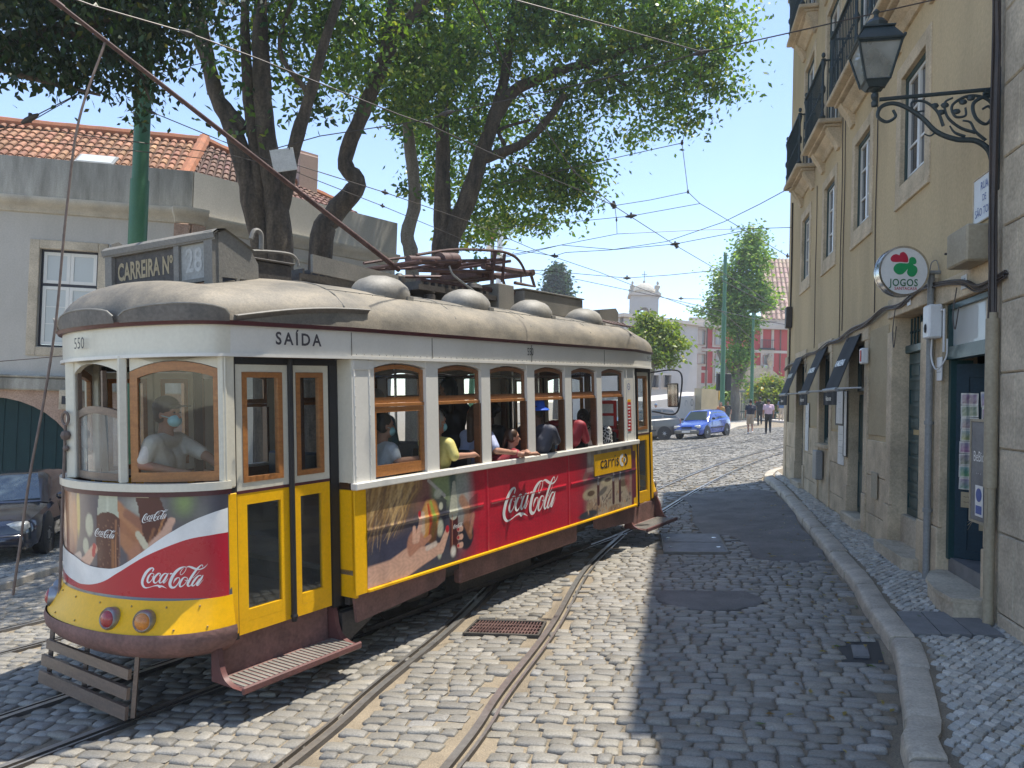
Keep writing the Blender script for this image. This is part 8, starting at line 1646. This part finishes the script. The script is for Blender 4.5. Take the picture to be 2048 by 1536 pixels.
    for s_ in (-1, 1):
        segs = [(x0+.25, x1+.05, mid-.04), (mid+.04, mid+.04, x4-.15)] if kind != 'wagon' else [(x0+.25, x1+.05, 2.55), (2.63, 2.63, 3.4), (3.5, 3.5, x4)]
        for j, (xb, xt, xe) in enumerate(segs):
            last = j == len(segs)-1; e1 = xe+(.12 if last and kind != 'sedan' else 0)
            glq('window', [sidep(xb, .18, s_), sidep(e1, .18, s_), sidep(xe, .86, s_), sidep(xt+.02, .86, s_)], .006)
    def scr(xa, xb, ta, tb, nm):
        f_ = lambda x: np.interp(x, [g[0] for g in GH], [g[1] for g in GH]); ra, rb = gr(xa, f_(xa)), gr(xb, f_(xb)); P = [ra[3].lerp(ra[5], ta), ra[3].lerp(ra[5], 1-ta), rb[3].lerp(rb[5], 1-tb), rb[3].lerp(rb[5], tb)]; glq(nm, P, .02)
    scr(x0+.07, x1-.04, .0, .06, 'windscreen'); scr(x5-.03, x4+.05, .05, .08, 'rear_window')
    # wheels with arches
    wb0, wb1 = (.68, 3.08) if kind == 'hatch' else (.85, 3.45) if kind == 'wagon' else (.9, 3.6); r_ = .29 if kind == 'hatch' else .31
    for x in (wb0, wb1):
        for s_ in (-1, 1):
            q = Matrix.Translation((x*sx, s_*(hw-.09), r_)) @ Matrix.Rotation(-s_*math.pi/2, 4, 'X'); m = MB(); m.lathe([(r_*.62, -.09), (r_*.9, -.1), (r_, -.07), (r_, .07), (r_*.92, .1), (r_*.64, .095), (r_*.6, .06)], 26, 0, q); w = m.build('wheel', 'm_rubber', t, True, None, 40)
            m = MB(); m.lathe([(r_*.62, .07), (r_*.6, .085), (r_*.2, .1), (.02, .11)], 20, 0, q)
            for k in range(7): m.box(q @ Vector((r_*.4*math.cos(k*.898), r_*.4*math.sin(k*.898), .095)), (.03, .03, .02))
            m.build('hub', 'm_hub', w, True)
            m = MB(); q2 = Matrix.Translation((x*sx, s_*(hw*1.0-.03), r_+.01)) @ Matrix.Rotation(-s_*math.pi/2, 4, 'X'); m.lathe([(r_*1.18, -.05), (r_*1.2, .036), (r_*1.1, .04), (r_*.5, .038)], 28, 0, q2); m.build('wheel_arch', 'm_rubber', t, True, None, 40)
    z0 = .62*sz
    for s_ in (-1, 1):
        m = MB(); m.box((.1*sx, s_*hw*.7, z0), (.16, .34, .13), Matrix.Rotation(s_*R(18), 3, 'Z') @ Matrix.Rotation(R(-14), 3, 'Y'), 0, .03); m.build('headlight', 'm_headlight', t, True, None, 40)
        m = MB(); m.box((L-.07, s_*hw*.82, .78*sz), (.08, .16, .26), Matrix.Rotation(-s_*R(14), 3, 'Z'), 0, .02); m.build('tail_light', 'm_redlens', t)
        m = MB(); m.box(((x0+.35)*sx, s_*(hw+.07), .98*sz), (.1, .17, .12), Matrix.Rotation(s_*R(10), 3, 'Z'), 0, .035); m.build('door_mirror', 'm_rubber' if kind != 'sedan' else paint, t, True)
        m = MB(); m.bb((x1+.6)*sx, (x1+.74)*sx, s_*hw*1.0-.02, s_*hw*1.0+.02, .8*sz, .825*sz, 0, .008); m.bb((x1-.3)*sx, (x1-.292)*sx, s_*(hw*1.003)-.004, s_*(hw*1.003)+.004, .32, .86*sz, 0); m.bb(mid*sx, (mid+.008)*sx, s_*(hw*1.003)-.004, s_*(hw*1.003)+.004, .28, .88*sz); m.bb((wb0+.42)*sx, (wb1-.42)*sx, s_*(hw+.0)-.01, s_*(hw+.012)+.01, .46, .52, 0, .01); m.build('side_trim', 'm_rubber', t)
    m = MB(); m.box((-.02, 0, .36), (.14, Wd*.84, .2), None, 0, .05); m.box((L+.0, 0, .42), (.12, Wd*.84, .18), None, 0, .05); m.build('bumper', 'm_bumper' if kind == 'hatch' else ('m_cargrey' if kind == 'wagon' else paint), t, True, None, 50)
    m = MB(); [m.box((.02, 0, .52*sz+.026*k), (.06, Wd*.34, .011)) for k in range(5)]; m.build('grille', 'm_chrome' if kind == 'sedan' else 'm_rubber', t)
    m = MB(); m.box((-.095, 0, .38), (.015, .44, .1)); m.build('number_plate', 'm_signwhite', t)
    if kind != 'sedan': m = MB(); m.box((.36*sx, 0, .74), (.01, .01, .01)); 
    return t
# car frames: X runs from the nose to the tail
def carmat(x, y, az): return ground_mat(x, y, az, .03)
car('hatchback_car', 'small bright blue hatchback parked nose to the left behind the tram', carmat(8.85, 37.2, 40), 'm_carblue', L=3.7, Wd=1.6, H=1.42, kind='hatch')
car('estate_car', 'dark grey estate car parked beside the tram mirror', carmat(4.25, 38.0, 80), 'm_cargrey', L=4.5, Wd=1.72, H=1.62, kind='wagon')
car('saloon_car', 'black saloon car with pale headlight parked on the left pavement by the arched gate', ground_mat(-8.05, 11.2, -20, .1), 'm_carblack', L=4.5, Wd=1.7, H=1.3, kind='sedan')
# ---------------------------------------------------------------- people: every body is one continuous surface grown from tapering limbs
def caps(m, a, b, ra, rb, n=12, rings=4):
    a, b = Vector(a), Vector(b); d = b-a; L = d.length; t = d.normalized() if L > 1e-6 else Vector((0, 0, 1)); P = []; Rr = []
    for i in range(rings+1): q = math.pi/2*(1-i/rings); P.append(a-t*ra*math.sin(q)); Rr.append(max(1e-4, ra*math.cos(q)))
    P.append(a.lerp(b, .5)); Rr.append((ra+rb)/2)
    for i in range(rings+1): q = math.pi/2*i/rings; P.append(b+t*rb*math.sin(q)); Rr.append(max(1e-4, rb*math.cos(q)))
    m.tube(P, Rr, n)
def fuse(name, m, mat, parent, vox, smooth=3, fac=.5):
    me = bpy.data.meshes.new(name); me.from_pydata([tuple(v) for v in m.v], [], m.f); o = bpy.data.objects.new(name, me); C.objects.link(o)
    r = o.modifiers.new('r', 'REMESH'); r.mode = 'VOXEL'; r.voxel_size = vox; r.use_smooth_shade = True
    s = o.modifiers.new('s', 'SMOOTH'); s.factor = fac; s.iterations = smooth
    dg = bpy.context.evaluated_depsgraph_get(); dg.update(); n = bpy.data.meshes.new_from_object(o.evaluated_get(dg)); bpy.data.objects.remove(o); n.name = name; n.materials.clear(); n.materials.append(MATS[mat]); return link(name, n, parent, True, None, 180)
def person(label, M, head, face=0, look=None, hip=None, sit=True, arms=None, legs=None, skin='m_skin1', hair='m_hairdark', hairstyle='short', top='m_c_white', sleeve=.55, bottom='m_c_dark', shorts=False, mask=None, hat=None, vox=.013, scale=1.0, female=False, lean=0, extra=None, group=None, bag=None):
    """head: centre of the head in frame M; face: heading of the chest (deg, 0 = +X), look: heading of the head"""
    hd = Vector(head); t = thing('person', label, 'person', M @ Matrix.Translation((hd.x, hd.y, 0)), group); s = scale; H0 = Vector((0, 0, hd.z)); fa = R(face); Fd = Vector((math.cos(fa), math.sin(fa), 0)); Ld = Vector((-math.sin(fa), math.cos(fa), 0)); Z = Vector((0, 0, 1))
    lk = R(look if look is not None else face); HF = Vector((math.cos(lk), math.sin(lk), 0)); HL = Vector((-math.sin(lk), math.cos(lk), 0))
    O = Vector((hd.x, hd.y, 0)); neck = H0-Z*.145*s-HF*.02*s; chest = neck-Z*.2*s-Fd*(.02+lean*.3)*s; pelvis = (Vector(hip)-O if hip else neck-Z*.56*s-Fd*lean*s); sw = (.175 if female else .195)*s
    sh = {1: neck-Z*.07*s+Ld*sw, -1: neck-Z*.07*s-Ld*sw}; b = MB(); sh_c = MB(); tr = MB()
    # head: skull, face, jaw, nose, ears
    hm = MB(); Mh = Matrix((( HF.x, HL.x, 0), (HF.y, HL.y, 0), (0, 0, 1)))
    hm.ball(H0+HF*-.008*s+Z*.02*s, (.094*s, .074*s, .1*s), 18, 0, Mh); hm.ball(H0+HF*.025*s-Z*.045*s, (.062*s, .056*s, .075*s), 14, 0, Mh); hm.ball(H0+HF*.055*s-Z*.09*s, (.026*s, .03*s, .024*s), 10, 0, Mh)
    caps(hm, H0+HF*.086*s+Z*.005*s, H0+HF*.106*s-Z*.03*s, .009*s, .013*s, 8); hm.ball(H0+HF*.082*s-Z*.062*s, (.012*s, .024*s, .009*s), 8, 0, Mh); hm.ball(H0+HF*.075*s+Z*.028*s, (.016*s, .052*s, .012*s), 10, 0, Mh)
    for k in (1, -1): hm.ball(H0+HL*.076*s*k-Z*.012*s-HF*.005*s, (.018*s, .008*s, .03*s), 10, 0, Mh)
    b.v += hm.v; b.f += hm.f; b.m += hm.m; caps(b, H0-Z*.07*s-HF*.02*s, neck-Z*.03*s, .05*s, .058*s)
    def torso(m, g):
        for k in (1, -1): caps(m, sh[k]-Ld*k*.03*s, chest+Ld*k*.08*s-Z*.03*s, .062*s+g, .105*s+g); caps(m, chest+Ld*k*.07*s, pelvis+Ld*k*.07*s+Z*.1*s, .105*s+g, (.1 if female else .105)*s+g)
        caps(m, neck-Z*.06*s+Ld*.1*s, neck-Z*.06*s-Ld*.1*s, .055*s+g, .055*s+g)
    torso(b, 0); torso(sh_c, .012*s); 
    for k in (1, -1): caps(b, pelvis+Ld*k*.07*s+Z*.08*s, pelvis+Ld*k*.08*s, .105*s, .105*s); caps(tr, pelvis+Ld*k*.07*s+Z*.09*s, pelvis+Ld*k*.08*s, .112*s, .116*s)
    # arms and hands
    for k in (1, -1):
        A = (arms or {}).get(k); el = sh[k]-Z*.27*s+Ld*k*.05*s-Fd*.03*s; wr = el+Fd*.13*s-Z*.2*s
        if A: el, wr = Vector(A[0])-O, Vector(A[1])-O
        caps(b, sh[k], el, .05*s, .038*s); caps(b, el, wr, .038*s, .026*s); e2 = sh[k].lerp(el, min(1, sleeve*1.25)); caps(sh_c, sh[k], e2, .064*s, .056*s)
        if sleeve > .8: caps(sh_c, el, el.lerp(wr, .9), .052*s, .04*s)
        fd = (wr-el).normalized(); sd = fd.cross(Z); sd = sd.normalized() if sd.length > .2 else Ld; pn = sd.cross(fd); pc = wr+fd*.045*s; caps(b, wr+fd*.01*s, wr+fd*.07*s, .028*s, .032*s)
        for j, (o_, l_) in enumerate(((-.03, .06), (-.01, .075), (.01, .07), (.03, .055))): a0 = wr+fd*.08*s+sd*o_*s; a1 = a0+fd*l_*.5*s-pn*.006*s; a2_ = a1+fd*l_*.4*s-pn*.02*s; caps(b, a0, a1, .0095*s, .009*s, 8, 2); caps(b, a1, a2_, .009*s, .0075*s, 8, 2)
        caps(b, wr+fd*.03*s+sd*.03*s*k, wr+fd*.075*s+sd*.055*s*k-pn*.012*s, .012*s, .009*s, 8, 2)
    # legs and feet
    for k in (1, -1):
        hp = pelvis+Ld*k*.09*s; Lg = (legs or {}).get(k)
        if Lg: kn, an = Vector(Lg[0])-O, Vector(Lg[1])-O
        elif sit: kn = hp+Fd*.42*s+Z*.02; an = kn-Z*.38*s-Fd*.02
        else: kn = hp-Z*.43*s; an = kn-Z*.43*s
        caps(b, hp, kn, .088*s, .056*s); caps(b, kn, an, .056*s, .038*s); caps(b, an-Z*.03*s-Fd*.03*s, an-Z*.045*s+Fd*.12*s, .036*s, .03*s)
        if shorts: caps(tr, hp, hp.lerp(kn, .9), .105*s, .09*s)
        else: caps(tr, hp, kn, .1*s, .068*s); caps(tr, kn, an+Z*.02, .068*s, .055*s)
        f_ = MB(); caps(f_, an-Z*.04*s-Fd*.035*s, an-Z*.05*s+Fd*.14*s, .043*s, .036*s); fuse('shoe', f_, 'm_rubber' if not extra == 'light shoes' else 'm_signwhite', t, .012)
    body = fuse('body', b, skin, t, vox, 2, .4); fuse('shirt', sh_c, top, t, vox*1.1); fuse('shorts' if shorts else 'trousers', tr, bottom, t, vox*1.1)
    ey = MB()
    for k in (1, -1): ey.ball(H0+HF*.083*s+HL*k*.031*s+Z*.008*s, (.006*s, .012*s, .007*s), 8, 0, Mh)
    ey.build('eyes', 'm_ink', t, True)
    h = MB()
    if hairstyle != 'bald':
        h.ball(H0-HF*.022*s+Z*.038*s, (.098*s, .085*s, .098*s), 16, 0, Mh); 
        for k in (1, -1): h.ball(H0-HF*.03*s+HL*k*.055*s-Z*.01*s, (.055*s, .03*s, .06*s), 10, 0, Mh)
        if hairstyle == 'long':
            for k in (-1, 0, 1): caps(h, H0-HF*.06*s+HL*k*.05*s, H0-HF*.07*s+HL*k*.06*s-Z*.27*s, .05*s, .035*s)
        if hairstyle == 'pony': caps(h, H0-HF*.1*s+Z*.02*s, H0-HF*.14*s-Z*.12*s, .035*s, .02*s)
        if hairstyle == 'bun': h.ball(H0-HF*.12*s+Z*.03*s, .045*s, 10)
        if hairstyle == 'afro':
            rr = random.Random(5)
            for _ in range(26): q = Vector((rr.gauss(0, 1), rr.gauss(0, 1), rr.gauss(.4, .8))).normalized(); h.ball(H0-HF*.03*s+Z*.03*s+q*.085*s, .05*s, 8)
        cut = MB()
        fuse('hair', h, hair, t, .011, 2)
    if mask: q = MB(); q.ball(H0+HF*.058*s-Z*.052*s, (.052*s, .06*s, .05*s), 14, 0, Mh); fuse('mask', q, mask, t, .008, 1); q = MB(); [q.tube([H0+HF*.06*s+HL*k*.05*s-Z*.03*s, H0+HL*k*.079*s-Z*.01*s], .003, 4) for k in (1, -1)]; q.build('mask_strap', mask, t)
    if hat: kind_, hm_ = hat; q = MB()
    if hat and kind_ == 'bucket': q.lathe([(.135*s, .045*s), (.15*s, .02*s), (.15*s, .028*s), (.1*s, .065*s), (.09*s, .13*s), (.02*s, .15*s)], 20, 0, Matrix.Translation(H0-HF*.01*s)); q.build('hat', hm_, t, True)
    if hat and kind_ == 'cap': q.ball(H0-HF*.015*s+Z*.055*s, (.106*s, .09*s, .085*s), 16, 0, Mh); q.box(H0+HF*.12*s+Z*.055*s, (.1*s, .13*s, .012*s), Mh, 0, .005); fuse('cap', q, hm_, t, .01, 1)
    if hat and kind_ == 'band': q.tube([H0+Vector((0, 0, .06*s))+HL*.088*s*math.cos(a)+Z*.07*s*math.sin(a)+HF*.03*s for a in np.linspace(0, math.pi, 10)], .012*s, 6); q.build('sunglasses', hm_, t, True)
    if bag: q = MB(); q.box(pelvis+Ld*bag[1]*.28+Z*.15, (.16, .1, .3), fa, 0, .04); q.build('bag', bag[0], t, True, None, 50)
    return t
for nm, c1 in dict(m_skin1=(.42, .22, .15), m_skin2=(.30, .15, .095), m_skin3=(.13, .065, .045), m_hairdark=(.012, .01, .009), m_hairbrown=(.055, .026, .014), m_hairgrey=(.3, .28, .25), m_c_white=(.5, .52, .56), m_c_dark=(.02, .02, .025), m_c_black=(.012, .012, .014), m_c_yellow=(.62, .55, .18), m_c_teal=(.05, .12, .13), m_c_lightblue=(.38, .43, .62), m_c_navy=(.02, .022, .04), m_c_greyshirt=(.05, .055, .08), m_c_maroon=(.28, .015, .03), m_c_beige=(.42, .35, .27), m_c_pink=(.6, .42, .48), m_c_khaki=(.45, .36, .26), m_c_denim=(.08, .14, .24), m_mask=(.28, .55, .6), m_c_blue=(.01, .1, .6), m_c_sand=(.5, .46, .4)).items(): dirt(nm, (*c1, 1), tuple(c*.82 for c in c1)+(1,), scale=9, rough=.6 if 'hair' not in nm else .45, fine=.06)
m_, n_, b_ = newmat('m_c_pattern'); v_ = n_.nodes.new('ShaderNodeTexVoronoi'); v_.feature = 'DISTANCE_TO_EDGE'; v_.inputs['Scale'].default_value = 22; tc_ = n_.nodes.new('ShaderNodeTexCoord'); n_.links.new(tc_.outputs['Object'], v_.inputs[0]); r_ = n_.nodes.new('ShaderNodeValToRGB'); r_.color_ramp.elements[0].position = .06; r_.color_ramp.elements[1].position = .09; r_.color_ramp.elements[0].color = (.55, .55, .53, 1); r_.color_ramp.elements[1].color = (.01, .01, .012, 1); n_.links.new(v_.outputs[0], r_.inputs[0]); n_.links.new(r_.outputs[0], b_.inputs['Base Color'])
m_, n_, b_ = newmat('m_c_floral'); v_ = n_.nodes.new('ShaderNodeTexVoronoi'); v_.inputs['Scale'].default_value = 9; tc_ = n_.nodes.new('ShaderNodeTexCoord'); n_.links.new(tc_.outputs['Object'], v_.inputs[0]); r_ = n_.nodes.new('ShaderNodeValToRGB'); r_.color_ramp.elements[0].color = (.55, .3, .03, 1); r_.color_ramp.elements[1].color = (.25, .4, .12, 1); e_ = r_.color_ramp.elements.new(.5); e_.color = (.5, .12, .06, 1); n_.links.new(v_.outputs['Color'], r_.inputs[0]); n_.links.new(r_.outputs[0], b_.inputs['Base Color'])
yw = -1.0
person('masked driver with dark cap behind the front corner window of the tram', TM, (-1.42, -.45, 2.2), face=-60, look=-70, hip=(-1.35, -.3, 1.5), sit=False, arms={1: ((-1.2, -.62, 1.86), (-1.12, -.78, 1.74)), -1: ((-1.66, -.52, 1.84), (-1.5, -.72, 1.78))}, legs={1: ((-1.3, -.3, 1.1), (-1.3, -.28, .72)), -1: ((-1.5, -.25, 1.1), (-1.5, -.25, .72))}, top='m_c_sand', sleeve=.6, mask='m_mask', hat=('cap', 'm_c_black'), skin='m_skin2', vox=.011)
person('masked woman in a white top behind the closed first tram window', TM, (.42, -.88, 2.02), face=-15, look=-25, hip=(.38, -.82, 1.36), arms={-1: ((.36, -1.1, 1.7), (.66, -1.1, 1.71)), 1: ((.6, -.72, 1.6), (.8, -.95, 1.66))}, hairstyle='pony', mask='m_mask', top='m_c_white', sleeve=.45, female=True, vox=.011)
person('white-haired man in a dark teal shirt standing inside at the first tram window', TM, (1.12, -.05, 2.24), face=180, look=150, hip=(1.15, .0, 1.62), sit=False, legs={1: ((1.15, -.1, 1.25), (1.15, -.1, .92)), -1: ((1.15, .1, 1.25), (1.15, .1, .92))}, hair='m_hairgrey', top='m_c_teal', sleeve=.7, vox=.014)
person('masked passenger in a yellow shirt with elbow on the second tram window sill', TM, (1.13, -.92, 2.02), face=-10, look=-12, hip=(1.0, -.84, 1.36), arms={-1: ((1.08, -1.17, 1.69), (1.36, -1.15, 1.68)), 1: ((1.3, -.72, 1.62), (1.5, -1.0, 1.68))}, hairstyle='short', hair='m_hairgrey', hat=('band', 'm_c_black'), mask='m_mask', top='m_c_yellow', sleeve=.75, vox=.011)
person('dark-clothed passenger standing in the aisle at the second tram window', TM, (1.98, -.35, 2.36), face=60, look=100, hip=(2.0, -.35, 1.75), sit=False, arms={-1: ((2.2, -.55, 2.05), (2.35, -.3, 2.0))}, legs={1: ((2, -.45, 1.3), (2, -.45, .93)), -1: ((2, -.25, 1.3), (2, -.25, .93))}, top='m_c_black', sleeve=.2, hairstyle='long', skin='m_skin2', vox=.014, female=True)
person('long-haired woman in a light blue tee with forearm on the third tram window sill', TM, (1.86, -.86, 2.05), face=-5, look=20, hip=(1.72, -.78, 1.36), arms={-1: ((1.78, -1.17, 1.69), (2.05, -1.2, 1.65)), 1: ((2.15, -.65, 1.62), (2.3, -.85, 1.62))}, hairstyle='long', hair='m_hairbrown', top='m_c_lightblue', sleeve=.6, female=True, vox=.011)
person('passenger with a big dark afro inside at the third tram window', TM, (2.62, -.45, 2.06), face=170, look=150, hip=(2.75, -.4, 1.38), hairstyle='afro', top='m_c_black', skin='m_skin3', vox=.014)
person('young girl leaning her chin and arms on the third tram window sill', TM, (2.20, -1.09, 1.80), face=-35, look=-40, lean=.7, hip=(2.0, -.78, 1.3), arms={-1: ((2.1, -1.27, 1.63), (2.3, -1.29, 1.62)), 1: ((2.34, -1.1, 1.62), (2.2, -1.26, 1.65))}, hairstyle='pony', hair='m_hairbrown', top='m_c_maroon', sleeve=.2, female=True, scale=.8, vox=.009)
person('man in a blue bucket hat with his arm out of the fourth tram window', TM, (2.80, -1.03, 2.06), face=5, look=15, hip=(2.7, -.82, 1.38), arms={-1: ((2.95, -1.2, 1.7), (3.1, -1.0, 1.86)), 1: ((3.1, -.75, 1.66), (3.25, -.9, 1.8))}, hat=('bucket', 'm_c_blue'), top='m_c_greyshirt', sleeve=.7, skin='m_skin3', vox=.011)
person('woman with long brown hair and black cap inside at the fourth tram window', TM, (3.18, -.82, 2.03), face=0, look=10, hip=(3.12, -.7, 1.38), hairstyle='long', hair='m_hairbrown', hat=('cap', 'm_c_black'), top='m_c_denim', female=True, vox=.013)
person('passenger in a dark red long sleeve by the fifth tram window', TM, (3.55, -.98, 2.08), face=15, look=25, hip=(3.48, -.85, 1.38), arms={-1: ((3.72, -1.16, 1.68), (3.85, -.95, 1.75))}, hat=('cap', 'm_c_black'), hairstyle='short', top='m_c_maroon', sleeve=1, skin='m_skin3', vox=.013)
person('passenger in a beige shirt with tied dark hair at the fifth tram window', TM, (4.05, -.95, 1.93), face=10, look=20, hip=(3.98, -.84, 1.3), arms={-1: ((4.0, -1.1, 1.64), (4.2, -1.05, 1.63))}, hairstyle='bun', top='m_c_beige', sleeve=.6, skin='m_skin3', vox=.013, female=True)
person('curly-haired passenger in a black and white patterned top at the last tram window', TM, (4.5, -.9, 1.96), face=0, look=0, hip=(4.45, -.78, 1.34), hairstyle='bun', top='m_c_pattern', sleeve=.5, skin='m_skin3', vox=.013, female=True)
def walker(label, x, y, az, h, k=0, **kw):
    s = h/1.75; M = up_mat(x, y, az, gz(x, y)); hz = h-.12*s; return person(label, M, (0, 0, hz), 0, None, None, False, scale=s, vox=.02, legs={1: ((.12+.05*k, .09, .5*s), (.02+.28*k*.5, .09, .09)), -1: ((.0, -.09, .5*s), (-.22, -.09, .16))}, **kw)
q = G(1500, 868); walker('man in a navy tee and beige shorts walking away across the sunny square', q.x, q.y, 10, 1.84, hairstyle='short', top='m_c_navy', bottom='m_c_khaki', shorts=True, skin='m_skin1', extra='light shoes')
q = G(1536, 868); walker('man in a pale pink shirt and black trousers walking away across the square', q.x, q.y, 16, 1.82, k=1, hairstyle='short', top='m_c_pink', bottom='m_c_black', skin='m_skin1')
q = G(1519, 851); walker('person in black carrying a blue bag ahead of the two walking men', q.x, q.y, 14, 1.9, hairstyle='short', top='m_c_black', bottom='m_c_black', skin='m_skin2', bag=('m_c_blue', -1))
q = D(1441, 835, 44); walker('woman in an orange floral dress beside the tall green pole', q.x, q.y, 200, 1.75, hairstyle='long', hair='m_hairbrown', top='m_c_floral', bottom='m_c_floral', skin='m_skin1', female=True)
q = D(1455, 835, 52); walker('dark-dressed person standing between the bollard and the tree trunk', q.x, q.y, 200, 1.7, top='m_c_black', bottom='m_c_dark', skin='m_skin2')
q = D(1562, 838, 54); walker('person in a grey-blue top at the far railing next to the facade corner', q.x, q.y, 190, 1.75, top='m_c_denim', bottom='m_c_khaki')
q = D(1312, 800, 46); walker('person in a patterned top behind the grey estate car', q.x, q.y, 190, 1.85, top='m_c_pattern', bottom='m_c_dark', hat=('cap', 'm_c_denim'))
# ---------------------------------------------------------------- the bright dusty air of the street
m_ = bpy.data.materials.new('m_haze'); m_.use_nodes = True; n_ = m_.node_tree; n_.nodes.clear(); o_ = n_.nodes.new('ShaderNodeOutputMaterial'); v_ = n_.nodes.new('ShaderNodeVolumePrincipled'); v_.inputs['Color'].default_value = (.9, .94, 1, 1); v_.inputs['Density'].default_value = .0011; v_.inputs['Anisotropy'].default_value = .3; n_.links.new(v_.outputs[0], o_.inputs['Volume']); MATS['m_haze'] = m_
mb = MB(); mb.bb(-60, 75, -12, 175, -9, 32); tag(mb.build('haze', 'm_haze'), kind='stuff')
